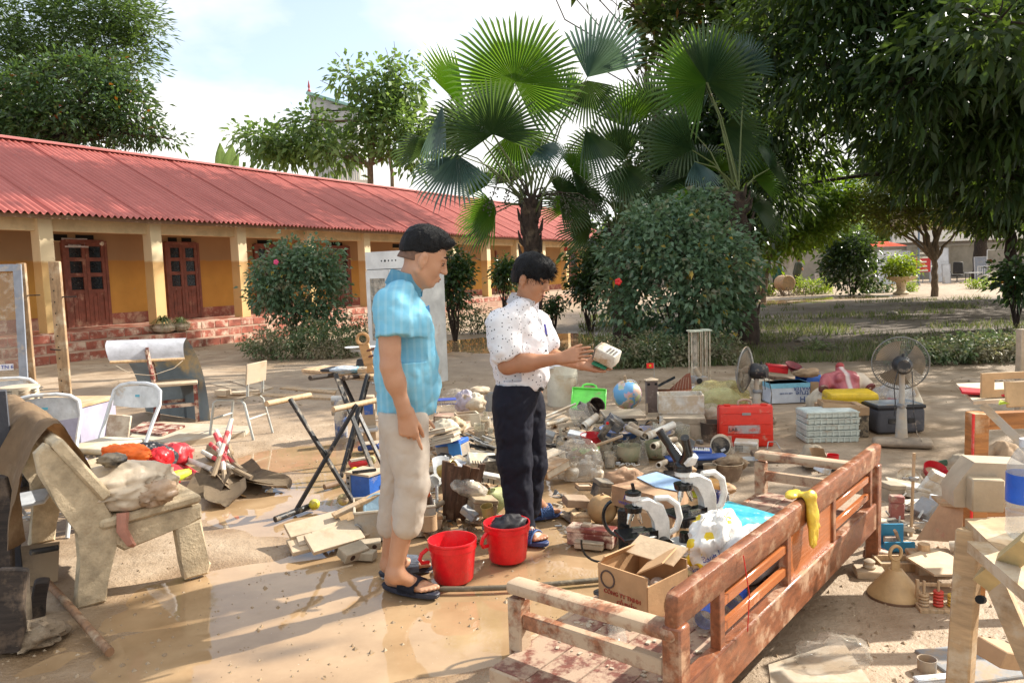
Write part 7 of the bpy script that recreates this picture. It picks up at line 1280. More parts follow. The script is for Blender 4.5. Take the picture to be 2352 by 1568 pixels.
    # stainless tray on black case, black cubes
    bx('black_case','black box under the pale tray beside the globe',1425,975,(.26,.2,.09),(0,2,6),'blkm',6.6); bx('pale_tray','pale muddy tray lying on the black box before the globe',1430,950,(.36,.22,.025),(5,2,6),'pale',6.6,kind='tray'); bx('black_cube','dusty dark grey plastic cube tilted on the glassware',1411,971,(.115,.11,.10),(18,32,20),mat('dusty_black',(.10,.105,.115),.6,.4,(.3,.27,.23)),6.1)
    t=thing('broken_instrument','black grip of a broken instrument with a red button','instrument',P(1392,985,5.9),(R(10),R(35),R(10))); m=M(); m.box((0,0,0),(.05,.05,.18),bev=.012,seg=2); m.box((.04,0,-.07),(.10,.05,.05),bev=.01); m.done('grip',Mt['blkm'],t); m=M(); m.cyl((-.03,-.026,.05),(-.03,-.034,.05),.012,n=10); m.done('button',Mt['red'],t)
    jar('plastic_jar','big clear jar lying on its side with a paper label',1316,960,.095,.17,(0,70,-14),mt='gl2',D=6.7); t=jar('metal_pot','dark open pot lying on its side with tubes inside',1358,941,.075,.13,(62,0,22),mt=mat('pot_dark',(.05,.03,.025),.5,.35,MUD),D=7.0)
    for i,(a,b,c_,d,lb) in enumerate(((1252,957,1322,927,'upper white rod poking out beside the navy trousers'),(1252,967,1300,945,'second white rod below the upper one'),(1254,975,1302,962,'thick white tube beside the big clear jar'),(1345,930,1365,960,'white tube standing in the dark pot'),(1355,928,1378,952,'second white tube in the dark pot'))): tubeo('white_rod',lb,a,b,c_,d,6.9,7.1,(.011,.009,.022,.012,.012)[i],'whm','rod',False)
    bx('black_clamp','black plastic clamp joint on the upper white rod',1335,932,(.06,.05,.06),(20,30,10),'blk',6.9)
    # bowl, bottles
    jar('red_bowl','round dull red plastic bowl sitting on the glassware heap',1358,1014,.083,.06,(6,0,0),prof=[(0,0),(.86,0),(.92,.06),(1,.9),(1.03,1),(.97,1),(.88,.1),(0,.08)],mt='redm',D=6.0)
    jar('glass_bottle','wide white flask bottle nearest the navy trousers',1290,1043,.052,.20,prof=FL,z=0); bx('speaker_cover','grey plastic speaker cover by the trouser crease',1256,1000,(.12,.10,.07),(10,20,-10),'gry',6.3); bx('black_remote','black flat remote below the speaker cover',1262,1022,(.11,.05,.03),(0,6,-8),'blk',6.1)
    bx('old_book','upper thick brown edged book beside the navy trousers',1262,1050,(.20,.15,.055),(0,-10,34),'pale',5.5,kind='book',mt2='card'); bx('old_book','lower open book with swollen pages by the navy trousers',1266,1074,(.22,.16,.06),(0,-14,38),'wood',5.3,kind='book'); bx('black_bag','small black bag corner behind the old books',1283,1050,(.12,.10,.10),(0,0,10),'blk',5.75)
    m=M(); crumple(m,(0,0,0),1,.34,6,70,60,(.165,.13,.15),-.10); solo(m,'clear_bag',Mt['bag'],'clear plastic bag full of pale bottles at the puddle edge','bag',P(1330,1066,5.45)); 
    for u,v,r,h,lb in ((1312,1085,.05,.12,'pale bottle inside the clear bag, lying lowest'),(1345,1070,.055,.13,'pale jar inside the clear bag, upright'),(1370,1085,.05,.10,'round jar beside the clear bag')): jar('plastic_bottle',lb,u,v+18,r,h,(8,12,0),prof=BOT,mt='whm')
    jar('glass_beaker','larger muddy beaker behind the small beaker',1395,1056,.053,.16,z=0,fill=.45); jar('glass_beaker','small beaker full of brown silt at the front of the glassware',1402,1074,.040,.11,z=0,fill=.75); jar('glass_beaker','greenish jar between beaker and glazed pot',1418,1058,.03,.11,fill=.5)
    gp=mat('glazed_pot',(.33,.35,.23),.35,.4,(.42,.36,.24),4)
    for u,v,rp,lb in ((1450,1064,29,'pale green glazed pot heaped with glass globes'),(1513,1056,29,'second green glazed pot behind the conical flask')): y=G(u,v).y+.12; r=pu(rp,y); jar('glazed_pot',lb,u,v,r,r*1.25,prof=[(0,0),(.7,0),(.95,.25),(1,.6),(.93,.98),(.98,1),(.9,1),(.88,.6),(0,.5)],mt=gp,group='green glazed pots')
    jar('conical_flask','clear conical flask standing in front of the glazed pots',1480,1069,.046,.19,prof=CON,mt='gl2'); jar('conical_flask','muddy conical flask beside the black drum',1681,1060,.05,.19,prof=CON)
    for i,(u,v,rp,lb) in enumerate(((1438,1021,12,'glass globe heaped at one side of the front glazed pot'),(1466,1019,14,'largest glass globe on the front glazed pot'),(1452,1008,11,'glass globe at the back of the front glazed pot'),(1460,995,10,'glass globe rolling behind the front pot'),(1418,1000,15,'brown tinted globe flask in the blue tray'),(1508,983,12,'clear glass globe upright in the middle of the heap'),(1518,1000,10,'dull glass globe under the long white tube'),(1566,992,13,'clear glass globe beside the tall beaker'),(1560,978,11,'glass globe behind the tall beaker'),(1520,1008,12,'glass globe over the second glazed pot'),(1545,1000,12,'glass globe left of the tall beaker'),(1500,1030,9,'small glass globe wedged by the pipes'))): flask(lb,u,v,rp,(g.uniform(-70,70),g.uniform(-70,70),0),D=G(u,1064-i%4*6).y+.2+.02*i,mt='gl' if i%2 else 'gl2')
    tb=mat('blue_tray',(.05,.16,.45),.45,.5,MUD)
    for u,v,lb in ((1425,1000,'blue plastic tray under the globe flasks'),(1500,1005,'blue plastic basin under the white tubes')): jar('plastic_basin',lb,u,v,.17,.06,(3,2,0),prof=[(0,0),(.8,0),(.98,.9),(1.05,1),(.95,1),(.78,.12),(0,.1)],mt=tb,D=6.3)
    for i,(a,b,c_,d,D0,D1,r,mt_,lb) in enumerate(((1484,1003,1547,975,5.9,6.1,.030,'whm','long thick white pipe across the glassware'),(1500,1025,1525,1016,5.6,5.8,.027,'cream','short cream pipe pointing at the camera over the second pot'),(1540,1036,1556,1026,5.55,5.7,.026,'cream','cream elbow pipe beside the keyboard toy'),(1526,1012,1552,1008,5.8,5.9,.022,'cream','horizontal cream pipe behind the elbow pipe'),(1527,1048,1523,1002,5.6,5.7,.020,'gl','tall glass tube upright in the middle of the heap'),(1524,968,1514,985,6.3,6.2,.018,'cream','slanted white tube beside the upright globe'),(1448,975,1470,990,6.2,6.0,.028,'cream','cream bundle of tubes sloping to the camera'),(1440,982,1480,1000,6.1,5.9,.024,'pale','tan tube lying below the cream bundle'),(1408,968,1425,985,6.3,6.1,.03,'whm','white bottle tube behind the globe flasks'),(1340,980,1372,956,6.5,6.6,.035,'whm','wide white tube sloping up to the green lid'),(1299,1010,1342,994,6.1,6.3,.026,'cream','cream tube leaning on the red bowl'),(1512,1068,1530,1060,5.35,5.5,.020,'whm','short white pipe lying by the long case'),(1519,955,1518,988,6.5,6.5,.016,'whm','upright white tube behind the globe'),(1555,1020,1570,1040,5.7,5.6,.02,'cream','cream pipe drooping to the toy keyboard'))): tubeo('pipe',lb,a,b,c_,d,D0,D1,r,mt_,'pipe')
    jar('glass_beaker','tall wide glass tank at the end of the glassware',1572,1030,.062,.15,fill=.3,z=.03); jar('plastic_cup','crushed clear plastic cup by the toy keyboard',1574,1040,.028,.06,(60,0,30),mt='gl2',D=5.5); jar('funnel','muddy funnel lying beside the toy keyboard',1556,1044,.035,.07,(70,0,60),prof=[(.25,0),(.25,.4),(1,1),(.95,1),(.2,.42),(.2,0)],mt='pale',D=5.45)
    bx('wood_ruler','pale wooden ruler bar slanting beside the red bowl',1397,1012,(.24,.03,.02),(0,-22,-16),'tan',5.8,kind='slab'); jar('disc','grey flat disc lying in front of the red bowl',1330,1016,.045,.012,(8,10,0),prof=[(0,0),(1,0),(1,1),(.4,1),(.38,1.6),(0,1.6)],mt='gry',D=5.9); bx('label_box','white printed box under the disc',1325,1000,(.14,.10,.05),(6,10,-14),pw2:=mat('printed_box',(.55,.58,.60),.6,.35,MUD),6.05)
    m=M(); pts=[G(1422+a*3.0+8*math.sin(a*1.4),1066+4*math.cos(a*1.9),.012) for a in range(15)]; m.tube(pts,.004,6); solo(m,'white_cable',mat('cable_white',(.62,.60,.55),.5,.2),'loop of thin white cable on the mud before the glazed pots','cable'); bx('plug','small white plug at the end of the white cable',1420,1068,(.035,.025,.022),(0,0,20),'wt')
    # scraps of the heap as things
    for i in range(150):
        u=g.uniform(1262,1610); v=g.uniform(945,1045); y=G(u,v+18).y; s=(g.uniform(.02,.10),g.uniform(.02,.06),g.uniform(.005,.04)); m=M(); SH(m,s,i); HP.append((m,P(u,v+12,y),(g.uniform(-.5,.5),g.uniform(-.5,.5),g.uniform(0,3))))
    for i in range(110):
        q=i%3; u=g.uniform(*((1275,1430),(2035,2190),(975,1150))[q]); v=g.uniform(*((1135,1250),(1110,1225),(1185,1245))[q]); m=M(); s=(g.uniform(.015,.07),g.uniform(.012,.05),g.uniform(.004,.025)); SH(m,s,i); HP.append((m,G(u,v,s[2]*.5),(g.uniform(-.2,.2),g.uniform(-.2,.2),g.uniform(0,3))))
glassware()
def scraps():
    sm=[Mt['stone'],Mt['pale'],Mt['wood'],Mt['gry'],Mt['card'],Mt['blkm']]; by={}
    for i,(m,p,r) in enumerate(HP): by.setdefault((i*7//3)%6,[]).append((m,p,r))
    for k,l in by.items():
        b=M()
        for m,p,r in l:
            mm=Matrix.Translation(p)@Euler(r).to_matrix().to_4x4(); mp={v:b.b.verts.new(mm@v.co) for v in m.b.verts}
            for f in m.b.faces: b._f([mp[v] for v in f.verts])
            m.b.free()
        tag(b.done('debris',sm[k]),kind='stuff')
scraps()
# ================================================================ settee with its load
def settee():
    d0=ray(2610,573); LA=V((d0.x,d0.y,0)).normalized(); ang=math.atan2(LA.y,LA.x); F=G(2005,1290); ln=2.12; o=F-LA*ln
    t=thing('settee','long red brown wooden settee smeared with pale mud','settee',o,ang); inv=Matrix.Rotation(-ang,3,'Z')
    # local: x along the back from the near end, y towards the seat front (to picture left)
    sm=mat('settee_wood',(.25,.085,.036),.32,.36,(.41,.25,.15),8,.25,grain=(1.0,3.5,3.5)); sm2=mat('settee_mud',(.29,.12,.06),.42,.58,(.46,.34,.23),8,.3,grain=(1.6,3,3)); sp=mat('settee_panel',(.42,.13,.04),.22,.12,(.55,.4,.28),3,.12,grain=(.4,4,4)); ss=mat('settee_seat',(.19,.07,.05),.45,.55,(.38,.27,.19),14,.2,grain=(1,2,2))
    SZ=.27; ZB=.315; ZT=.60
    def ux(u,v,z,y=0.0):
        p=inv@(G(u,v,z)-o); return p.x
    m=M(); m.box((ln/2+.01,0,ZT-.055),(ln+.08,.045,.105),rot=(R(4),0,0),bev=.014,seg=2); m.done('top_rail',sm,t)
    m=M(); m.box((ln/2,0,SZ-.02),(ln-.08,.05,.135),bev=.006); m.done('back_rail',sm,t)
    for x in (.0,ln): m=M(); m.box((x,0,(ZT-.10)/2),(.065,.06,ZT-.10),bev=.006); m.done('back_post',sm,t)
    xs=[]
    for u,v in ((1648,1400),(1803,1235),(1908,1130),(1993,1085)):
        # solve x along back where picture column u falls
        lo,hi=0.02,ln-.02
        def pu_(x):
            w=o+LA*x+V((0,0,.42))-CAM; return 1176+FPX*(w.dot(_R)/w.dot(_F))
        for _ in range(40):
            mid=(lo+hi)/2
            if pu_(mid)<u: lo=mid
            else: hi=mid
        xs.append(lo)
    for x in xs: m=M(); m.box((x,0,(ZB+ZT-.1)/2+.01),(.038,.034,ZT-.1-ZB+.03),bev=.003); m.done('upright',sm,t)
    m=M(); m.box(((xs[1]+xs[2])/2,0,(ZB+ZT-.1)/2),(xs[2]-xs[1]-.03,.016,ZT-ZB-.09)); m.done('centre_panel',sp,t)
    for a,b in ((xs[0],xs[1]),(xs[2],xs[3])):
        for k in (0,1): m=M(); m.box(((a+b)/2,0,ZB+.055+.085*k),(b-a-.03,.022,.035),bev=.004); m.done('slat',sp,t)
    for k in range(4): m=M(); m.box((ln/2-.07,.09+.135*k,SZ-.018+.001*k),(ln+.17,.1335,.028),bev=.002); m.done('seat_board',ss,t)
    m=M(); m.box((ln/2,.575,SZ-.05),(ln+.06,.028,.10),bev=.005); m.done('seat_apron',sm2,t)
    m=M(); m.box((-.150,.29,SZ-.058),(.026,.56,.105),bev=.005); m.done('end_apron',sm2,t)
    for x in (0,ln):
        m=M(); m.box((x,.57,.22),(.06,.055,.44),bev=.006); m.done('front_post',sm2,t); m=M(); m.box((x,.29,.475),(.075,.62,.045),bev=.018,seg=2); m.done('armrest',sm2,t); m=M(); m.box((x,.29,.365),(.035,.51,.05),bev=.004); m.done('arm_rail',sm2,t); m=M(); m.box((x,.29,SZ-.06),(.03,.51,.07)); m.done('side_apron',sm2,t)
    for k in range(3): m=M(); m.box((ln*(.25+.25*k),.3,SZ-.045),(.04,.52,.03)); m.done('seat_bearer',sm,t)
    L=lambda x,y,z: o+Matrix.Rotation(ang,3,'Z')@V((x,y,z)); S=SZ-.004
    def at(u,v,z=S): return G(u,v,z)
    # mud crumbs on near seat
    m=M(); 
    for i in range(60): p=V((rnd.uniform(.05,.42),rnd.uniform(.05,.52),S+.004)); q=rnd.uniform(.004,.014); m.at(p,(0,0,rnd.uniform(0,3))); m.box((0,0,0),(q*1.6,q,q*.4)); 
    m.x=Matrix.Identity(4); c=m.done('mud_crumbs',Mt['pale'],t); c['kind']='stuff'
    # glove
    def rail(u):
        lo,hi=0,ln
        for _ in range(40):
            mid=(lo+hi)/2; w=o+LA*mid+V((0,0,ZT))-CAM
            if 1176+FPX*(w.dot(_R)/w.dot(_F))<u: lo=mid
            else: hi=mid
        return lo
    gx=rail(1842); t2=thing('rubber_glove','yellow rubber glove hung over the settee back','glove',L(gx,0,ZT),ang); ym=mat('glove_yellow',(.72,.50,.05),.35,.1,(.6,.45,.2),9); Gs=SDF((-.10,-.12,-.25),(.12,.10,.06),.004); 
    Gs.cap((-.02,.03,.012),(.0,-.028,.012),.022,.024,.02,flat=(0,0,1),fk=.55); Gs.cap((-.01,-.035,.005),(.0,-.040,-.07),.030,.034,.02,flat=(0,1,0),fk=.5); Gs.cap((.0,-.040,-.06),(.0,-.042,-.11),.034,.034,.02,flat=(0,1,0),fk=.5)
    for k,(x,l) in enumerate(((-.026,.052),(-.009,.066),(.009,.062),(.026,.048))): Gs.cap((x,-.042,-.12),(x*1.15,-.044,-.12-l),.0095,.009,.006)
    Gs.cap((.028,-.042,-.08),(.048,-.046,-.12),.010,.009,.008); Gs.cap((-.05,.03,.008),(.03,.032,.008),.02,.018,.015,flat=(0,0,1),fk=.5); Gs.fold(.004,lambda x,y,z:(fbm(x*40,y*40,z*30,2,5)-.5)*2); gv,gf=Gs.mesh(); npmesh('glove_body',gv,gf,ym,t2); m=M(); m.tube([(-.06,.034,.012),(-.02,.05,.004),(.03,.045,.006)],.006,6); m.done('cuff',ym,t2)
    # carton of eggs
    a,b,c_=at(1396,1392),at(1458,1440),at(1530,1388); p=at(1473,1425); t3=thing('egg_carton_box','open brown cardboard box of white foam eggs on the settee','carton',at(1470,1415)+V((.03,.10,0)),ang+R(-8)); w,d,h=.24,.22,.165; cm=mat('carton_warm',(.46,.27,.13),.8,.08,(.5,.36,.22),4)
    # local x along settee, y to the seat front (picture left)
    wl=[]; 
    m=M(); m.box((-w/2,0,h/2),(.006,d,h)); m.done('side_panel',cm,t3); m=M(); m.box((w/2,0,h/2),(.006,d,h)); m.done('side_panel',cm,t3); m=M(); m.box((0,d/2,h/2),(w,.006,h)); m.done('side_panel',cm,t3); m=M(); m.box((0,-d/2,h*.40),(w,.006,h*.80)); m.done('side_panel',cm,t3); m=M(); m.box((0,0,.004),(w,d,.006)); m.done('base',cm,t3)
    m=M(); m.box((w/2-.045,-.005,h+.022),(.105,d,.005),rot=(0,R(-22),0)); m.done('flap',mat('carton_pale',(.60,.44,.28),.8,.08),t3); m=M(); m.box((-.0,-d/2+.045,h+.018),(w*.7,.11,.005),rot=(R(-30),0,R(18))); m.done('flap',cm,t3); m=M(); m.box((0,d/2-.002,h+.0),(w*.9,.005,.06),rot=(R(35),0,0)); m.done('flap',cm,t3)
    text('CÔNG TY TNHH',.022,mat('carton_ink',(.35,.06,.03),.7,0),'lettering',t3,(-w/2-.005,.0,h*.42),(R(90),0,R(-90))); text('CỔ PHẦN',.02,MATS['carton_ink'],'lettering',t3,(-w/2-.005,-.02,h*.25),(R(90),0,R(-90))); m=M(); m.lathe([(.028,0),(.034,0),(.034,.002),(.028,.002)],20,c=(-w/2-.004,.065,h*.7),rot=(0,R(-90),0),cap=False); m.lathe([(0,0),(.05,0),(.05,.002),(0,.002)],24,c=(.03,-d/2-.004,h*.25),rot=(R(90),0,0),cap=False); m.done('logo_ring',mat('carton_mark',(.08,.05,.04),.7,0),t3)
    q=t3.location; g=random.Random(3)
    for i,(x,y_,z_,lb) in enumerate(((-.06,.05,.05,'foam egg in the carton nearest the printed face'),(-.03,-.04,.05,'foam egg in the middle of the carton'),(.04,.03,.055,'foam egg under the torn flap'),(-.065,-.01,.085,'topmost foam egg leaning on the carton wall'),(.02,-.06,.06,'foam egg at the low side of the carton'),(.06,-.02,.06,'foam egg deepest under the flap'))): m=M(); m.lathe([(0,-.036),(.014,-.033),(.026,-.02),(.030,-.002),(.027,.016),(.018,.031),(.008,.038),(0,.040)],18,cap=False); tag(m.done('foam_egg',mat('foam_white',(.56,.46,.38),.8,.3,(.45,.33,.24),8),loc=q+Matrix.Rotation(ang+R(-8),3,'Z')@V((x,y_,z_)),rot=(g.uniform(-1,1),g.uniform(-1,1),0)),lb,'egg','foam eggs in the carton')
    # picture sheet and tape roll
    pts=[at(1633,1185),at(1672,1154),at(1801,1192),at(1745,1245)]; cc=sum(pts,V((0,0,0)))/4+V((0,0,.012)); tm,nt,out=newmat('sea_picture'); c=coords(nt,'Object',False); n=nz(nt,c,7,6,.65); n2=nz(nt,c,3,4,.6); col=mixc(nt,ramp(nt,n,.35,.7),(.02,.34,.48),(.20,.62,.68)); col=mixc(nt,ramp(nt,nz(nt,c,14,5,.7),.58,.64),col,(.62,.78,.76)); col=mixc(nt,ramp(nt,n2,.62,.68),col,(.20,.27,.22)); pbsdf(nt,out,col,.15)
    m=M(); m.slab([x-cc+V((0,0,.012)) for x in pts],.006,(0,0,1)); solo(m,'picture_sheet',tm,'glossy turquoise sea picture lying on the settee seat','picture',cc)
    m=M(); m.lathe([(.014,0),(.030,0),(.030,.02),(.014,.02),(.014,0)],22,cap=False); solo(m,'tape_roll',mat('roll_white',(.62,.56,.5),.6,.15),'small white tape roll beside the sea picture','tape roll',at(1737,1243)+V((0,0,.006)),(R(8),0,0))
    # cake bag
    p=at(1665,1330); bm,nt,out=newmat('cake_bag'); c=coords(nt,'Object',False); vo=nt.nodes.new('ShaderNodeTexVoronoi'); vo.inputs['Scale'].default_value=13; nt.links.new(c,vo.inputs[0]); col=mixc(nt,ramp(nt,vo.outputs['Distance'],.32,.35,(1,1,1,1),(0,0,0,1)),(.72,.70,.66),(.74,.55,.03)); pbsdf(nt,out,col,.25,0,bump(nt,nz(nt,c,14,4,.6),.5,.01))
    t4=thing('printed_bag','white plastic bag with yellow discs and blue wording beside the settee back','bag',at(1655,1318)+V((0,.02,.115)),ang); m=M(); crumple(m,(0,0,0),1,.36,9,91,60,(.16,.085,.12),-.11); m.done('bag_body',bm,t4)
    for s in (-1,1): m=M(); m.sheet(lambda u,v:(s*.085+(u-.5)*.05*(1-v),(.03*math.sin(5*v)),.07+.13*v),4,8,.004); m.done('bag_handle',bm,t4)
    bi=mat('bag_blue',(.02,.04,.35),.4,0); bag=[c for c in t4.children if c.name.startswith('bag_body')][0]
    from mathutils.bvhtree import BVHTree
    bv=BVHTree.FromPolygons([v.co for v in bag.data.vertices],[p.vertices[:] for p in bag.data.polygons])
    for s_,z,a,tl in (('Bánh bông lan',.02,-60,-20),('Bánh bông lan cao cấp',-.035,-70,-14)):
        to=text(s_,.030 if z>0 else .024,bi,'lettering',t4,(0,0,0),(0,0,0),ext=0); rm=Matrix.Rotation(R(a),3,'Z')@Matrix.Rotation(R(tl),3,'Y')@Matrix.Rotation(R(90),3,'X'); dv=Matrix.Rotation(R(a),3,'Z')@V((0,1,0))
        for v in to.data.vertices: w=rm@v.co+V((0,0,z))-dv*.4; h=bv.ray_cast(w,dv); v.co=(h[0] if h[0] else w+dv*.3)-dv*.002
    # second bag lying below, blue bottle cap end
    m=M(); crumple(m,(0,0,0),1,.3,6,93,40,(.17,.10,.10),-.10); solo(m,'white_bag',mat('dull_white_bag',(.55,.54,.53),.4,.25,(.5,.42,.34),5),'dull white bag behind the settee slats','bag',L(.98,.17,S+.10),ang)
    for x,y_,lb in ((.42,.12,'blue labelled plastic bottle on the settee seat behind the near post'),(.62,.10,'second blue labelled bottle lying behind the lower slat')):
        t5=thing('drink_bottle',lb,'bottle',L(x,y_,S+.035),(0,R(90),ang+R(12))); m=M(); m.lathe([(0,0),(.03,0),(.033,.01),(.033,.14),(.013,.19),(.013,.21),(0,.21)],16,cap=False); m.done('wall',Mt['gl2'],t5); m=M(); m.lathe([(.0338,.04),(.0338,.12)],16,cap=False); m.done('label',mat('label_blue',(.02,.10,.55),.35,0),t5)
    m=M(); m.tube([L(.40,-.035,ZT-.02),L(.41,-.05,.45),L(.405,-.045,.33)],.002,5); solo(m,'red_wire',mat('wire_red',(.55,.02,.02),.4,0),'thin red wire dangling down the near end of the settee back','wire')
    m=M(); m.cyl(at(1555,1313)+V((0,0,.02)),at(1630,1352)+V((0,0,.02)),.012,n=8); solo(m,'bamboo_stick',mat('bamboo_pale',(.6,.48,.25),.6,.2),'pale bamboo stick lying between carton and printed bag','stick')
    m=M(); crumple(m,(0,0,0),1,.3,7,95,30,(.10,.03,.018)); solo(m,'film_scrap',Mt['bag'],'crumpled strip of clear film on the muddy near seat','film',L(.22,.33,S+.014),ang+.6)
    # ---- microscopes
    wh=mat('scope_white',(.74,.74,.71),.25,.04,(.5,.4,.3),12); bk=mat('scope_black',(.010,.010,.011),.22,.04,(.3,.25,.2),12); ch=mat('scope_chrome',(.62,.60,.55),.18,.05,MUD,9,metal=.9)
    def scope(lb,base,rz,s,two,headup):
        t=thing('microscope',lb,'microscope',base,rz,'school microscopes on the settee'); q=lambda *a: tuple(x*s for x in a)
        m=M(); m.prism([(x*s,y*s) for x,y in ((-.105,-.07),(.06,-.075),(.11,-.05),(.11,.05),(.06,.075),(-.105,.07))],0,.045*s,bev=.010*s); m.box(q(-.075,0,.07),q(.06,.08,.07),bev=.012*s); m.done('base',wh,t)
        m=M(); m.cyl(q(.045,0,.045),q(.045,0,.085),.024*s,.022*s,16); m.done('lamp_housing',bk,t)
        arm=[(-.105,.07),(-.055,.07),(-.05,.15),(-.045,.22),(-.015,.275),(.05,.295),(.055,.325),(-.02,.325),(-.085,.29),(-.112,.22),(-.115,.14)]; m=M(); m.prism([(x*s,z*s) for x,z in arm],-.02*s,.02*s,rot=(R(90),0,0),bev=.007*s); m.done('arm',wh,t)
        m=M(); m.tube([q(-.05,0,.318),q(-.11,0,.315),q(-.155,0,.28),q(-.168,0,.22),q(-.15,0,.17),q(-.11,0,.15)],[.012*s,.014*s,.015*s,.015*s,.014*s,.012*s],10); m.done('carry_handle',wh,t)
        for y_ in (-1,1): m=M(); m.cyl(q(-.08,.02*y_,.12),q(-.08,.06*y_,.12),.030*s,.030*s,20); m.cyl(q(-.08,.06*y_,.12),q(-.08,.075*y_,.12),.018*s,.017*s,16); m.done('focus_knob',bk,t)
        m=M(); m.box(q(.045,0,.165),q(.15,.145,.014),bev=.003); m.box(q(-.035,0,.16),q(.04,.05,.04)); m.cyl(q(.05,0,.11),q(.05,0,.158),.026*s,n=16); st=m.done('stage',bk,t); m=M(); m.cyl(q(.045,0,.1722),q(.045,0,.1735),.014*s,n=14); m.done('aperture',MATS['painted_void'],st); [(lambda m_:m_.box(q(.02,y_,.178),q(.05,.02,.012)).done('slide_clip',ch,st))(M()) for y_ in (-.035,.035)]
        m=M(); m.cyl(q(.05,0,.268),q(.05,0,.292),.036*s,.040*s,20); m.done('nosepiece',bk,t)
        for k in range(3): a=k*2.1+.4; m=M(); b0=V(q(.05+.018*math.cos(a),.018*math.sin(a),.268)); dd=V((.35*math.cos(a),.35*math.sin(a),-1)).normalized(); m.cyl(b0,b0+dd*.03*s,.012*s,.011*s,12); m.cyl(b0+dd*.03*s,b0+dd*.052*s,.009*s,.006*s,12); m.done('objective',ch,t)
        m=M(); m.cyl(q(.05,0,.325),q(.05,0,.345),.034*s,.034*s,20); m.done('head_ring',wh,t)
        if two:
            m=M(); m.cyl(q(.05,0,.345),q(.05,0,.365),.038*s,.036*s,20); m.ball(q(.05,0,.365),.037*s,18,(1,1,.8)); m.done('head',bk,t)
            for sgn,bend in ((-1,.5),(1,.5)): m=M(); p0=V(q(.05,.008*sgn,.375)); p1=p0+V(q(.015,.045*sgn,.055)); p2=p1+V(q(.04,.03*sgn,.075)); m.tube([p0,p1,p1.lerp(p2,.2),p2],[.026*s,.021*s,.0175*s,.0175*s],16); m.done('eyepiece',bk,t)
            m=M(); m.box(q(.05,.05,.40),q(.05,.03,.05),rot=(R(-30),0,0),bev=.006*s); m.done('prism_box',wh,t)
        else:
            m=M(); m.cyl(q(.05,0,.345),q(.05,0,.356),.036*s,.036*s,20); m.cyl(q(.05,0,.356),q(.05,0,.362),.027*s,.025*s,18); m.box(q(.05,0,.378),q(.012,.012,.035),rot=(0,R(12),0)); m.done('head',bk,t)
        return t
    scope('microscope without eyepiece behind the open carton',at(1487,1318)+V((0,.05,0)),R(180+12),.93,False,0); scope('larger two eyepiece microscope beside the sea picture',at(1597,1268)+V((.0,.03,0)),R(180+26),1.05,True,0)
    # small mirror stand
    p=at(1383,1362); t6=thing('mirror_stand','small black curved stand with a round foot beside the carton','stand',p+V((.0,.0,0))); m=M(); m.lathe([(0,0),(.034,0),(.034,.006),(.01,.012),(0,.012)],22,cap=False); m.done('foot',bk,t6); m=M(); m.cyl((0,0,.01),(.003,0,.125),.0085,n=10); m.done('stem',bk,t6); m=M(); m.tube([(.0+.075*math.cos(R(a))-.0,.0,.20+.075*math.sin(R(a))) for a in range(170,292,10)],.0045,6); m.done('arc',bk,t6)
    p=at(1440,1300)+V((.0,.05,.0)); t7=thing('black_mount','black metal bracket with a curved fork behind the carton','bracket',p,R(-20)); m=M(); m.box((0,0,.12),(.05,.04,.22),bev=.004); m.done('post',bk,t7); m=M(); m.tube([(-.02+.07*math.cos(R(a)),0,.19+.08*math.sin(R(a))) for a in range(120,270,12)],.008,6); m.done('fork',bk,t7)
settee()
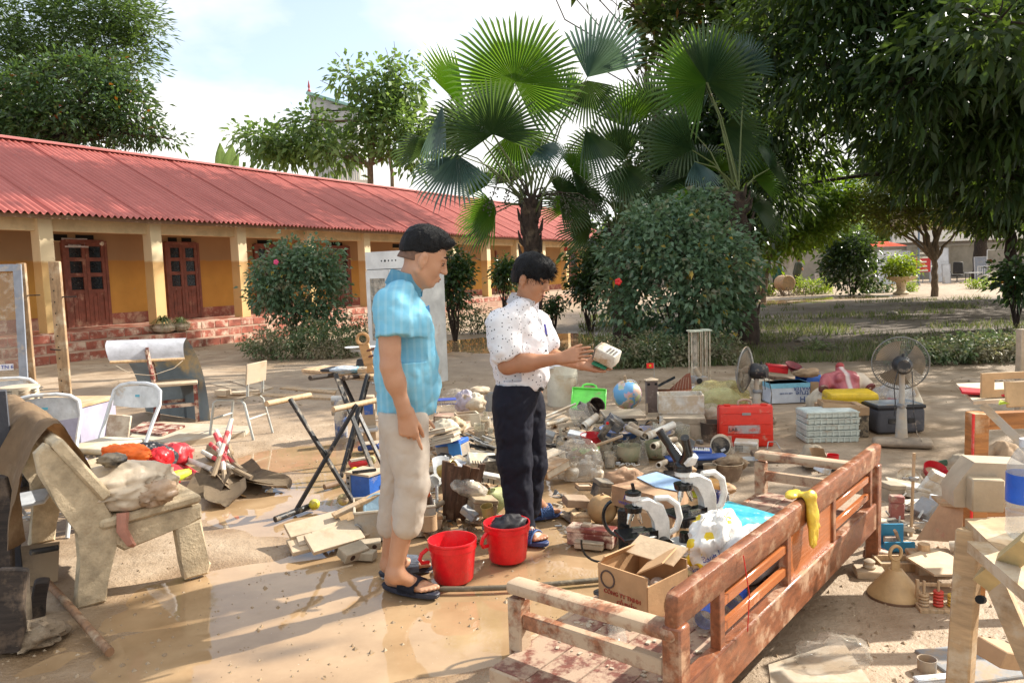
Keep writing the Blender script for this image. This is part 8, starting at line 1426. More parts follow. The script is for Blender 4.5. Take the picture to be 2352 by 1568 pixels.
def near_settee():
    # gourd, block, boxes between puddle and settee
    y=G(1383,1200).y; r=pu(35,y); t=thing('dried_gourd','big tan dried gourd with a dented face','gourd',P(1383,1169,y),(0,0,R(-20))); m=M(); m.ball((0,0,0),r,32); 
    for v in m.b.verts:
        d=(v.co-V((r*.75,-r*.62,.0))).length; k=max(0,1-d/(r*.62)); v.co-=V((.75,-.62,0))*k**1.2*r*.42
        q=(v.co-V((-.1*r,-.5*r,.95*r))).length
    m.done('shell',mat('gourd_tan',(.46,.29,.13),.55,.3,(.35,.24,.14),4),t); m=M(); m.tube([(0,0,r*.9),(.01,0,r*1.08)],[.012,.008],8); m.done('stalk',Mt['wood'],t)
    t=bx('red_block','long red brown timber block with mud crust',1362,1255,(.26,.10,.10),(0,0,-24),'redw'); m=M(); m.box((-.03,0,.056),(.05,.04,.02),bev=.004); m.done('knot',Mt['pale'],t)
    bx('angle_iron','flat brown iron bar leading from the blue slipper',1316,1215,(.06,.42,.012),(3,0,22),mat('iron_brown',(.14,.10,.075),.6,.4),kind='slab'); bx('cardboard_wad','crumpled wet cardboard beside the gourd',1325,1192,(.15,.10,.05),(6,8,16),mat('wet_card',(.30,.21,.14),.9,.3),kind='slab',z=.10); bx('wood_offcut','pale wood offcut below the wet cardboard',1335,1205,(.11,.07,.06),(0,4,10),'tan'); bx('twig_box','small broken slatted box by the speaker',1345,1145,(.11,.09,.03),(0,6,14),'wood',kind='tray',z=.07)
    t=bx('black_speaker','black dusty speaker cube tilted behind the gourd',1383,1140,(.10,.09,.11),(8,12,26),'blkm',4.75,z=.13); bx('mud_block','dark muddy block under the red brown timber',1355,1262,(.16,.06,.04),(0,0,-20),'stone')
    m=M(); crumple(m,(0,0,0),1,.45,7,97,34,(.13,.07,.07)); solo(m,'brown_paper',mat('kraft',(.32,.19,.11),.8,.3,(.5,.4,.3),5),'torn brown paper behind the blue topped carton','paper',P(1440,1105,4.85))
    # carton with wet blue print
    y=4.35; A,B=P(1406,1118,y),P(1556,1150,y-.30); C,Dd=P(1582,1112,y+.35),P(1470,1080,y+.45); 
    zt=.235; A,B,C,Dd=(G(1404,1114,zt),G(1553,1150,zt),G(1580,1110,zt),G(1508,1086,zt)); c=(A+B+C+Dd)/4; t=thing('wet_carton','wide wet carton with blue printed front and a blue sheet stuck on top','carton',(c.x,c.y,0)); o=t.location; m=M(); h=.115
    lo=[m._v(p-o-V((0,0,h))) for p in (A,B,C,Dd)]; hi=[m._v(p-o) for p in (A,B,C,Dd)]; m.skin([lo,hi]); bmesh.ops.subdivide_edges(m.b,edges=list(m.b.edges),cuts=4,use_grid_fill=True); m.jitter(.005,9); m.done('body',mat('wet_kraft',(.42,.26,.15),.85,.35,(.22,.12,.065),6),t)
    P2=[A.lerp(Dd,.55),A.lerp(B,.55).lerp(Dd.lerp(C,.55),.35),B.lerp(C,.45),C,Dd]; m=M(); m.slab([p-o+V((0,0,.0085)) for p in P2],.004,(0,0,1)); m.done('blue_sheet',mat('wet_blue',(.36,.52,.76),.3,.15,(.55,.5,.5),6),t)
    dx=(B-A).normalized(); az=math.atan2(dx.y,dx.x); pr=A.lerp(B,.40)-V((0,0,h*.42)); nn=V((dx.y,-dx.x,0)); ib=mat('print_blue',(.09,.08,.36),.8,.3,(.42,.26,.15),16); text('AWASO',.046,ib,'lettering',t,pr-o+nn*.014,(R(90),0,az)); text('WASO VN',.026,ib,'lettering',t,pr-o+nn*.014-V((0,0,.035))-dx*.06,(R(90),0,az))
    c2=bx('lower_carton','lower broken carton carrying the wet carton',1500,1215,(.34,.26,.11),(0,0,-14),mat('wet_kraft2',(.33,.20,.12),.85,.4,(.18,.1,.06),6),kind='carton'); bx('side_carton','reddish carton end beside the microscopes',1505,1240,(.24,.16,.16),(0,0,-20),'card',kind='carton')
    bx('paper_wedge','pale folded paper wedge behind the wet carton',1578,1085,(.10,.06,.09),(20,10,30),'card',5.1,kind='slab'); bx('wood_stick','dark wooden handle leaning behind the blue sheet',1590,1085,(.025,.16,.025),(40,0,-40),'wdark',5.1,kind='slab'); bx('mint_carton','pale mint carton piece beside the eyepieces',1590,1115,(.10,.08,.05),(0,14,20),'cream',4.6)
    for i,(u,v,s,mt_,lb) in enumerate(((1625,1120,(.11,.07,.05),mat('cloth_tan_org',(.55,.30,.10),.9,.2),'tan orange cloth heaped behind the two eyepiece microscope'),(1606,1130,(.08,.05,.03),'lime','pale green cloth strip under the tan orange cloth'),(1655,1122,(.08,.06,.04),'card','brown cloth lump beside the blue mug'))): m=M(); crumple(m,(0,0,0),1,.35,7,30+i,30,s); solo(m,'cloth_heap',Mt[mt_] if isinstance(mt_,str) else mt_,lb,'cloth',P(u,v,4.6))
    t=jar('blue_mug','dark blue mug half caked in mud behind the microscope',1641,1168,.032,.10,mt=mat('mug_blue',(.02,.035,.17),.3,.3,(.42,.33,.24),6),D=4.2); m=M(); m.tube([(.032,0,.08),(.055,0,.07),(.055,0,.04),(.032,0,.03)],.006,8); m.done('handle',MATS['mug_blue'],t)
    bx('black_pipe_joint','grey round joint by the blue mug',1663,1138,(.05,.05,.05),(0,0,0),'gry',4.4); bx('grey_clip','grey plate standing behind the wet carton',1622,1100,(.03,.06,.10),(0,-20,20),'gry',5.0,kind='slab')
    # long cases, pots
    t=thing('long_case','long blue topped soft instrument case caked in mud','case',P(1600,1062,5.55),(0,0,R(3))); m=M(); m.box((0,0,0),(.47,.15,.085),bev=.035,seg=3); m.done('body',mat('case_dark',(.035,.028,.025),.7,.4,(.18,.13,.09),5,grain=(.5,2,4)),t); m=M(); m.box((0,0,.04),(.45,.14,.02),bev=.009,seg=2); m.done('top',mat('case_blue',(.035,.085,.30),.6,.12,(.35,.28,.2),6),t); m=M(); m.tube([(-.235,-.05,.0),(-.22,-.076,0),(.22,-.076,0),(.235,-.05,0)],.006,6); m.done('zip',Mt['wdark'],t)
    bx('lower_case','dark wooden case under the long blue topped case',1610,1092,(.50,.16,.06),(0,0,2),'wdark',5.4); 
    t=bx('toy_keyboard','small blue wind keyboard with white keys',1608,1036,(.17,.08,.035),(10,2,-10),mat('kb_blue',(.02,.08,.42),.4,.2),5.75)
    for k in range(9): m=M(); m.box((-.07+.0165*k,-.008,.0195),(.0145,.05,.005)); m.done('key',mat('key_white',(.7,.7,.68),.3,.1),t)
    for k in (0,1,3,4,5): m=M(); m.box((-.06+.0165*k,.006,.024),(.008,.028,.006)); m.done('black_key',Mt['blk'],t)
    y=5.8; t=thing('drum','small black drum standing on its rim between case and red suitcase','drum',P(1655,1021,y),(R(86),0,R(-16))); r=pu(23,y); m=M(); m.lathe([(r*.93,-.06),(r,-.058),(r,.058),(r*.93,.06),(r*.90,.052),(r*.9,-.052)],30,cap=False); m.done('shell',Mt['cream'],t); m=M(); m.lathe([(0,.05),(r*.92,.05)],28,cap=False); m.lathe([(0,-.05),(r*.92,-.05)],28,cap=False); m.done('skin',Mt['blkm'],t); m=M(); m.box((.02,-.03,.053),(.035,.02,.003),rot=(0,0,.5)); m.done('sticker',Mt['wt'],t)
    t=bx('radio','white muddy box with a grille of dots before the red suitcase',1719,1040,(.18,.13,.09),(4,0,-22),'whm',None)
    for i in range(6):
        for j in range(4): m=M(); m.box((-.08+.011*i,-.066,-.02+.012*j),(.006,.003,.005)); m.done('grille_hole',MATS['painted_void'],t)
    jar('muddy_beaker','brown muddy beaker in front of the long case',1635,1112,.046,.13,mt='stone',prof=[(0,0),(.85,0),(1,.95),(1.1,1),(.95,.98),(.8,.1),(0,.08)]); jar('clay_pot','brown clay pot holding muddy rags',1682,1112,.10,.13,mt=mat('clay_brown',(.22,.15,.10),.9,.4,(.35,.27,.18),5),prof=[(0,0),(.7,0),(.95,.5),(1,.9),(1.1,1),(1,1),(.85,.5),(0,.3)]); m=M(); crumple(m,(0,0,0),1,.45,7,98,40,(.09,.07,.05)); solo(m,'mud_rag',mat('rag_mud',(.26,.18,.11),.95,.4,(.4,.31,.2),5),'stiff muddy rag folded in the clay pot','rag',P(1682,1062,5.35))
    t=thing('satchel','flat muddy brown satchel with a wire handle behind the settee','satchel',G(1795,1064)+V((0,.08,.03)),(R(8),0,R(-4))); m=M(); m.box((0,0,0),(.36,.24,.05),bev=.015,seg=2); m.jitter(.008,9); m.done('body',mat('satchel_brown',(.15,.10,.07),.85,.45,(.3,.23,.15),6),t); m=M(); m.tube([(-.05,.12,.02),(-.03,.17,.06),(.03,.17,.06),(.05,.12,.02)],.005,6); m.done('handle',Mt['metal'],t)
    jar('steel_bowl','shallow steel bowl under the satchel edge',1722,1068,.07,.05,prof=[(0,0),(.5,0),(1,1),(.95,1),(.45,.1),(0,.1)],mt='metal',D=5.5); jar('lamp_disc','round pale lamp cap behind the far settee arm',1862,1070,.055,.04,prof=[(0,0),(1,.1),(1,.4),(.7,.9),(0,1)],mt='pale',D=5.4)
    m=M(); crumple(m,(0,0,0),1,.3,6,99,34,(.10,.08,.09)); solo(m,'grey_sack',Mt['stone'],'grey muddy sack behind the far settee arm','sack',P(1868,1052,5.5)); m=M(); m.sheet(lambda u,v:((u-.5)*.10,.02*math.sin(3*u),v*.2-.05*u),6,8,.008); solo(m,'bent_card',Mt['card'],'curved brown card standing behind the far settee arm','card',P(1893,1080,5.3),(0,R(-20),R(10))); jar('red_pot','bright red pot behind the curved card',1912,1062,.045,.06,mt='red',D=5.6); bx('white_carton_scrap','white torn carton scrap behind the far settee arm',1890,1075,(.09,.08,.06),(12,20,30),'wt',5.2); bx('slate_scrap','dark slate scrap behind the settee end',1925,1078,(.09,.06,.05),(10,20,-20),'blkm',5.2)
    # foil and plastic at the very front
    a=[G(u,v,.075) for u,v in ((1770,1567),(1765,1525),(1935,1470),(2000,1567))]; c=sum(a,V((0,0,0)))/4; m=M(); m.slab([x-c for x in a],.065,(0,0,1)); solo(m,'pale_box','x' and Mt['pale'],'flat pale muddy box at the bottom edge in the sun','box',c); m=M(); crumple(m,(0,0,0),1,.4,6,81,40,(.13,.07,.06),-.045); solo(m,'clear_film',glass('sun_film',(.95,.95,.95),.1,.35),'sunlit clear plastic film lying on the flat pale box','film',G(1920,1500,.10))
    m=M(); m.sheet(lambda u,v:((u-.5)*.10,(v-.5)*.028*math.sin(math.pi*min(1,max(.02,u))),.01+.012*math.sin(4*u)),8,2,.001); solo(m,'dry_leaf',mat('leaf_brown',(.10,.07,.03),.8,.1),'curled dry leaf on the sunny mud','leaf',G(1960,1480,.005),(0,0,R(-50)))
near_settee()
# ================================================================ fans, suitcase, crates, far right tables
def fan(lb,loc,rz,D,vt,vb,u,tilt=0,pole_h=.55,rcage=.0,low=False):
    t=thing('standing_fan',lb,'fan',loc,rz,'muddy standing fans'); pm=mat('fan_pole',(.40,.36,.30),.5,.45,(.42,.34,.25),6); bm=mat('fan_black',(.018,.02,.024),.45,.35,(.35,.29,.22),6); wm=mat('fan_wire',(.20,.20,.19),.4,.3,metal=.3); blm=glass('fan_blade',(.85,.80,.70),.6,.75); H=pole_h
    m=M(); m.box((0,-.05,.035),(.44,.17,.065),bev=.032,seg=3); m.jitter(.006,8); m.done('base',mat('fan_base',(.24,.19,.14),.7,.5,(.36,.28,.2),6),t)
    m=M(); m.lathe([(.052,.06),(.045,.10),(.036,.30),(.028,.31),(.022,.32),(.022,H)],16); m.done('pole',pm,t); m=M(); m.cyl((0,-.05,.33),(0,.02,.33),.016,n=12); m.lathe([(.034,.315),(.04,.33),(.034,.345)],14); m.done('clamp_knob',Mt['gry'],t)
    hd=thing('fan_head',None,None,(0,0,H+.06)); del_=hd; hd.parent=t; hd.rotation_euler=(R(tilt),0,0)
    # head points to +y (fan blows away from the motor at -y)
    m=M(); m.lathe([(.0,-.10),(.05,-.10),(.07,-.07),(.075,.02),(.06,.06),(.0,.06)],20,rot=(R(-90),0,0)); m.done('motor',bm,hd)
    m=M(); m.cyl((0,0,-.08),(0,0,-.04),.022,n=10); m.done('neck',bm,hd); m=M(); m.cyl((0,-.04,.07),(0,-.04,.095),.010,n=8); m.done('oscillator_knob',bm,hd)
    r=rcage
    for k in range(3):
        def bl(u,v,k=k):
            a=k*2.094+.2+(v-.5)*(1.15+.35*u); rr=.04+(r*.86-.04)*u; return (rr*math.cos(a),.11+.035*(v-.5)*(1),rr*math.sin(a))
        m=M(); m.sheet(bl,10,8,.003); m.done('blade',mat('fan_blade_tan',(.42,.33,.22),.45,.5,(.50,.40,.28),5,.2),hd)
    m=M(); m.lathe([(0,.06),(.035,.06),(.035,.13),(.0,.14)],16,rot=(R(-90),0,0)); m.done('hub',Mt['pale'],hd)
    m=M(); m.tube([(r*math.cos(a*.1571),.11,r*math.sin(a*.1571)) for a in range(41)],.006,6,False); m.done('cage_rim',wm,hd)
    m=M(); n=72
    for side in (-1,1):
        for k in range(n):
            a=k*2*math.pi/n; pts=[(q*math.cos(a+.25*(q/r)),.11+side*(.07*math.cos(q/r*math.pi/2)**.8 if q<r else 0),q*math.sin(a+.25*(q/r))) for q in (.05,r*.4,r*.7,r*.9,r)]; m.tube(pts,.0016,3,False)
    c=m.done('cage_wires',wm,hd); c['kind']='stuff'
    m=M(); m.tube([(-.04,-.08,H+.02),(-.07,-.10,H-.1),(-.055,-.07,.36),(-.06,-.06,.25)],.004,5); m.tube([(.06,-.09,H+.02),(.07,-.12,.3),(.10,-.1,.12),(.14,-.12,.05)],.004,5); m.done('cord',bm,t); return t
def yard_right():
    p=G(2070,1022); fan('upright standing fan with a broken cage behind the far settee arm',(p.x,p.y,0),R(-20),p.y,0,0,0,0,.60,.215); p=P(1738,960,7.1); fan('standing fan turned aside behind the red suitcase',(p.x,7.1,0),R(56),7.1,0,0,0,4,.46,.215)
    # red suitcase
    y=6.25; p=P(1717,1030,y); h=pu(98,y); w=pu(124,y); t=thing('red_case','bright red hard suitcase standing upright on the mud','suitcase',(p.x,y+.06,0),(R(-3),0,R(-5))); rm=mat('case_red',(.66,.028,.012),.38,.20,(.5,.26,.18),9,.06); m=M()
    for s in (-1,1): m.box((0,s*.032,h/2),(w,.060,h),bev=.022,seg=3)
    m.done('shell',rm,t); m=M(); m.box((0,0,h/2),(w*1.008,.012,h*1.005),bev=.004); m.done('seam',mat('case_red_dark',(.38,.012,.008),.4,.1),t); m=M()
    for k in range(3): m.box((0,-.064,h*(.30+.26*k)),(w*.90,.006,.008),bev=.002)
    m.done('rib',rm,t); m=M(); m.box((-.02,-.066,h*.43),(.26,.008,.07),bev=.003); lp=m.done('label_plate',mat('plate_silver',(.42,.36,.36),.35,.45,(.6,.1,.06),9,metal=.3),t); text('LAB',.04,Mt['ink'],'lettering',lp,(-.11,-.072,h*.43),(R(90),0,0)); m=M(); m.box((0,-.066,h*.8),(.07,.008,.02)); m.done('badge',Mt['gry'],t)
    m=M(); m.tube([(-.055,0,h),(-.05,0,h+.03),(-.02,0,h+.042),(.02,0,h+.042),(.05,0,h+.03),(.055,0,h)],.010,8); m.done('handle',mat('handle_beige',(.42,.30,.22),.5,.3),t)
    for s in (-1,1): m=M(); m.box((s*.15,-.03,h+.004),(.05,.05,.014),bev=.003); m.done('latch',rm,t)
    # lab boxes behind
    bx('lab_box','upper grey white lab box with lifted tray rim',1563,972,(.40,.26,.17),(0,0,-8),'whm',6.9,kind='tray',z=.28); bx('lab_box','lower ribbed grey box under the upper lab box',1570,1010,(.36,.26,.20),(0,0,-10),'stone',6.7,z=.10); jar('black_tub','brown black tub beside the lab boxes',1642,1018,.10,.17,mt=mat('tub_brown',(.09,.065,.05),.7,.4),prof=[(0,0),(.85,0),(1,.95),(1.06,1),(.96,1),(.8,.1),(0,.06)]); bx('pale_case','pale lidded wooden box on the lab boxes',1572,934,(.27,.2,.07),(0,4,-6),'wood',7.1,mt2='pale')
    t=thing('zither_box','open brown wooden instrument box with strings','instrument',P(1552,905,7.5),(0,0,R(-6))); m=M(); m.box((0,0,0),(.34,.22,.07),bev=.004); m.done('body',mat('zither_wood',(.22,.055,.02),.4,.15,(.45,.35,.25),5),t); m=M(); m.prism([(-.05,0),(.17,0),(.16,.16),(.12,.15)],-.006,.006,rot=(R(80),0,0),c=(0,.10,.035)); m.done('lid',MATS['zither_wood'],t)
    for k in range(6): m=M(); m.cyl((-.04+.03*k,-.10,.038),(.03+.022*k,.11,.15),.0012,n=4); m.done('string',Mt['pale'],t)
    m=M(); m.sheet(lambda u,v:((u-.5)*.26,(v-.5)*.2,.10*u+.02*math.sin(6*v)),8,6,.01); solo(m,'black_folder',mat('wet_black',(.02,.022,.026),.3,.3,MUD),'wet black plastic folder leaning on the wooden instrument box','folder',P(1522,892,7.6),(0,R(-6),R(-8))); bx('blue_grey_case','small dark case behind the flag tower model',1525,930,(.22,.14,.08),(0,0,4),'blk',7.5)
    t=thing('projector','muddy grey projector with a raised lens tube','projector',P(1605,872,8.2),(0,0,R(10))); m=M(); m.box((0,0,0),(.15,.16,.08),bev=.012,seg=2); m.done('body',Mt['gry'],t); m=M(); m.cyl((.0,-.02,.04),(-.06,-.03,.14),.028,.022,14); m.done('lens_tube',Mt['pale'],t); m=M(); m.cyl((-.03,-.08,0),(-.03,-.095,0),.03,n=16); m.done('lens',Mt['blk'],t); bx('white_papers','stack of white papers under the projector',1595,900,(.22,.2,.09),(0,0,12),'wt',7.9,kind='book')
    # column stands
    for u,vb,vt,lb,y,w in ((1597,888,758,'wider clear column stand with a square top plate',8.9,.11),(1623,884,756,'narrow clear column stand beside the wider one',9.1,.055)):
        p=P(u,vb,y); h=pu(vb-vt,y); t=thing('column_stand',lb,'stand',(p.x,y,max(0,p.z)),R(8)); m=M(); m.box((0,0,h),(w+.05,.12,.012),rot=(R(3),0,0)); m.done('top_plate',mat('plate_mint',(.55,.60,.48),.5,.3),t); m=M(); m.box((0,0,.02),(w+.10,.16,.04)); m.done('base',Mt['pale'],t)
        for sx in (-1,1):
            for sy in (-1,1): m=M(); m.cyl((sx*w/2,sy*.04,.02),(sx*w/2,sy*.04,h),.009,n=8); m.done('rod',Mt['cream'],t)
        m=M(); m.cyl((0,0,.03),(0,0,h-.01),w*.28,n=14,cap=False); m.done('glass_column',glass('column_glass',(.8,.8,.76),.6,.45),t)
    m=M(); m.ball((0,0,0),.11,18,(1,1,.6)); solo(m,'mud_dome',Mt['stone'],'round mud coloured dome behind the yellow bag','dome',P(1690,880,8.8)); 
    m=M(); crumple(m,(0,0,0),1,.30,5.5,71,60,(.24,.17,.19),-.17); solo(m,'yellow_bag',glass('bag_yellow',(.95,.94,.70),.15,.6,(.74,.70,.32)),'pale yellow translucent bag of lab things before the column stands','bag',P(1655,920,7.3)); m=M(); crumple(m,(0,0,0),1,.30,6,72,40,(.17,.12,.14),-.12); solo(m,'bag_contents',mat('bag_fill',(.52,.55,.44),.7,.3,(.3,.25,.18),6),'pale lumpy contents inside the yellow bag','bag',P(1655,926,7.35)); m=M(); crumple(m,(0,0,0),1,.3,6,73,40,(.10,.08,.08)); solo(m,'white_bag',Mt['bag'],'small white bag of silt beside the red suitcase','bag',P(1632,948,6.9)); m=M(); crumple(m,(0,0,0),1,.3,6,74,30,(.08,.06,.06)); solo(m,'silt_lump',Mt['pale'],'pale silt lump in the small white bag','mud',P(1632,952,6.92))
    # water carton and pile behind
    y=8.3; p=P(1804,892,y); w=pu(92,y); h=pu(46,y); t=thing('water_carton','white and pale blue drinking water carton lying upside down','carton',(p.x,y,h/2+.01),(0,0,R(2))); m=M(); m.box((0,0,0),(w,.26,h),bev=.006); m.done('body',mat('carton_white',(.60,.65,.72),.55,.12,(.45,.4,.34),4),t); m=M(); m.box((0,-.001,h/2-.025),(w*1.002,.262,.05)); m.done('blue_band',mat('band_aqua',(.22,.52,.66),.5,.15),t); bi=mat('print_navy',(.05,.10,.28),.6,0)
    text('TH',.085,bi,'lettering',t,(w*.37,-.133,-h*.30),(R(90),R(180),0)); text('true',.085,bi,'lettering',t,(w*.30,-.133,-h*.02),(R(90),R(180),0)); text('WATER',.055,bi,'lettering',t,(w*.30,-.133,h*.22),(R(90),R(180),0)); text('nước tinh khiết',.022,bi,'lettering',t,(-w*.10,-.133,h*.0),(R(90),R(180),0)); m=M(); m.box((w/2+.05,-.13,0),(.085,.006,h*1.06),rot=(0,0,R(-12))); m.done('flap',Mt['card'],t); bx('beige_box','beige box at the side of the water carton',1750,892,(.20,.2,.20),(0,0,6),'cream',8.5)
    g=random.Random(8)
    for i in range(7): u0=1752+i*8; m=M(); m.tube([P(u0,866+i*4,9.2),P(u0+50,872+i*4,9.1+.05*i),P(u0+110,884+i*3.5,9.0),P(u0+130,892+i*3,8.9)],[.028,.032,.028,.022],7); m.jitter(.01,9,i); solo(m,'branch_log',mat('log_brown',(.15,.10,.065),.9,.4,(.28,.21,.14),5,bmp=.6,grain=(1,4,4)),('topmost','second','third','fourth','fifth','sixth','lowest')[i]+' muddy branch in the pile behind the water carton','log',group='muddy branches behind the water carton')
    bx('red_toy_box','bright red box on the branch pile',1784,846,(.24,.14,.09),(0,8,-8),'red',9.0,mt2='redm'); 
    for i,(u,v) in enumerate(((1820,846),(1826,856))): jar('maroon_bowl',('upper','lower')[i]+' maroon bowl tipped on the branch pile',u,v,.10,.05,(20,14,0),prof=[(0,0),(.5,0),(1,.9),(.95,1),(.45,.15),(0,.12)],mt=mat('maroon',(.16,.012,.02),.4,.15),D=8.9)
    t=jar('blue_tub','blue tub lying on its side full of mud',1872,868,.10,.20,(80,0,-70),mt='blue',D=9.0); m=M(); crumple(m,(0,0,0),1,.4,7,77,30,(.14,.07,.05)); solo(m,'mud_cloth',Mt['brown'],'muddy cloth spilling over the blue tub','cloth',P(1852,856,8.8))
    # anatomical torso on a cream cushion
    y=7.9; p=P(1940,905,y); m=M(); crumple(m,(0,0,0),1,.14,3,75,40,(.34,.26,.17),-.14); solo(m,'cream_cushion',mat('cushion_cream',(.58,.50,.37),.8,.25),'big cream foam cushion under the torso model','cushion',P(1935,922,7.9)); t=thing('torso_model','anatomy torso model showing red muscles lying on the cream cushion','model',P(1945,890,7.75),(R(-50),0,R(-4))); S=SDF((-.30,-.20,-.22),(.30,.22,.34),.008); S.cap((-.07,0,.10),(.07,0,.10),.10,.10,.05,flat=(0,1,0),fk=.75); S.cap((0,0,.08),(0,0,-.16),.125,.10,.05,flat=(0,1,0),fk=.7); S.cap((-.17,0,.12),(-.22,-.01,.02),.062,.055,.04); S.cap((.17,0,.12),(.21,-.01,.03),.06,.055,.04); S.cap((0,0,.18),(0,0,.26),.05,.045,.03); S.cap((-.05,-.07,.08),(-.08,-.07,.06),.05,.045,.02); S.cap((.05,-.07,.08),(.08,-.07,.06),.05,.045,.02); v,f=S.mesh(); tm,nt,out=newmat('muscle'); c=coords(nt,'Object',False); sp=nt.nodes.new('ShaderNodeSeparateXYZ'); nt.links.new(c,sp.inputs[0]); n=nz(nt,c,14,3,.6,(1,1,.3)); col=mixc(nt,ramp(nt,n,.35,.65),(.30,.05,.06),(.48,.13,.14)); k=nt.nodes.new('ShaderNodeMath'); k.operation='ABSOLUTE'; nt.links.new(sp.outputs[0],k.inputs[0]); col=mixc(nt,ramp(nt,k.outputs[0],.012,.03,(1,1,1,1),(0,0,0,1)),col,(.55,.45,.42)); col=mixc(nt,ramp(nt,sp.outputs[0],.115,.125),col,(.60,.50,.38)); pbsdf(nt,out,col,.4); npmesh('body',v,f,tm,t); m=M(); m.cyl((-.235,-.01,-.01),(-.24,-.01,-.03),.05,n=14); m.cyl((.225,-.01,.0),(.23,-.01,-.02),.05,n=14); m.done('arm_stump',mat('stump_dark',(.16,.03,.03),.5,.2),t); m=M(); m.ball((0,-.02,.28),.045,14,(1,1,.8)); m.done('neck_cut',mat('neck_red',(.35,.04,.04),.4,.1),t)
    # yellow toolbox, crates
    y=7.0; p=P(1952,914,y); w=pu(110,y); h=pu(40,y); t=thing('yellow_toolbox','bright yellow toolbox with two white catches','toolbox',P(1952,916,y),(R(4),0,R(-3))); m=M(); m.box((0,0,-h*.2),(w,.24,h*.62),bev=.012,seg=2); m.done('body',Mt['yel'],t); m=M(); m.box((0,0,h*.26),(w*1.01,.25,h*.42),bev=.02,seg=2,taper=.95); m.done('lid',Mt['yel'],t)
    for s in (-1,1): m=M(); m.box((s*w*.3,-.13,.0),(.03,.012,.025)); m.done('catch',Mt['wt'],t)
    bx('dark_crate','dark muddy crate under the yellow toolbox',1932,975,(.36,.3,.26),(0,0,-4),mat('crate_dark',(.055,.045,.035),.8,.4,(.4,.31,.2),4),6.65,mt2='card',z=.13); bx('tan_tray','tan broken tray on the dark crate',1925,930,(.30,.2,.05),(0,6,-8),'card',6.6,kind='tray')
    y=6.35; w=pu(122,y); cm=mat('crate_mint',(.55,.60,.54),.55,.30,(.42,.35,.26),6)
    ds=('lowest','second','third','fourth','topmost')
    for k in range(5):
        t=thing('plastic_crate',ds[k]+' pale mint ribbed crate of the low stack','crate',(P(1912,1015,y).x+.006*(k%2),y+.12,.052*k),R(-3+k*.6),'pale mint crates in a stack'); m=M(); m.box((0,0,.025),(w,.26,.046),bev=.004); m.done('body',cm,t); m=M()
        for j in range(9): m.box((-w/2+.02+j*(w-.04)/8,-.132,.025),(.012,.010,.046))
        m.box((0,-.134,.044),(w*1.01,.012,.008)); m.done('rib',cm,t)
        if k==4: m=M(); m.box((0,0,.050),(w*.96,.24,.006)); m.done('lid',mat('crate_lid',(.60,.68,.66),.4,.15,MUD),t)
    y=6.6; w=pu(116,y); h=pu(58,y); t=thing('fabric_box','grey fabric storage box with black lid trim and handles','storage box',(P(2068,975,y).x,y+.13,0),R(3)); m=M(); m.box((0,0,h/2),(w,.28,h),bev=.03,seg=3); m.done('body',mat('fabric_grey',(.075,.075,.085),.9,.2,(.2,.17,.15),7),t); m=M(); m.box((0,0,h+.012),(w*1.02,.29,.035),bev=.014,seg=2); m.done('lid',mat('fabric_trim',(.012,.012,.016),.5,.1),t); m=M(); m.box((0,0,h+.033),(w*.92,.25,.008),bev=.003); m.done('lid_window',mat('lid_grey',(.24,.27,.30),.3,.25),t)
    for s in (-1,1): m=M(); m.box((s*w*.2,-.143,h*.52),(.07,.01,.045),bev=.004); m.done('handle',Mt['blk'],t)
    m=M(); crumple(m,(0,0,0),1,.33,6,78,56,(.17,.12,.13),-.10); solo(m,'blue_bag',glass('pale_blue_film',(.94,.96,.98),.2,.5,(.55,.63,.74)),'pale blue translucent bag on the fabric box','bag',P(2052,914,7.0)); m=M(); crumple(m,(0,0,0),1,.3,6,79,30,(.11,.07,.05)); solo(m,'red_bundle',mat('bundle_red',(.35,.05,.06),.8,.3),'dark red bundle inside the pale blue bag','cloth',P(2040,926,7.02)); 
    y=8.0; p=P(2075,925,y); m=M(); m.lathe([(.20,0),(.19,.02),(.12,.18),(.09,.30),(.085,.38),(.05,.40),(0,.40)],26,cap=False); m.at(); t=solo(m,'plaster_cone','x' and Mt['cream'],'cream bell shaped plaster base standing behind the upright fan','plaster',(p.x,y,max(0,p.z-.02)))
    for i in range(3): m=M(); crumple(m,(0,0,0),1,.4,6,83+i,24,(.14,.12,.07)); solo(m,'rubbish_lump',mat('grey_rubbish',(.20,.18,.15),.9,.3,(.3,.25,.18),6),('larger','smaller','flat')[i]+' grey lump of rubbish on the weedy ground','rubbish',G((1872,1845,2050)[i],(778,782,720)[i],.03))
yard_right()
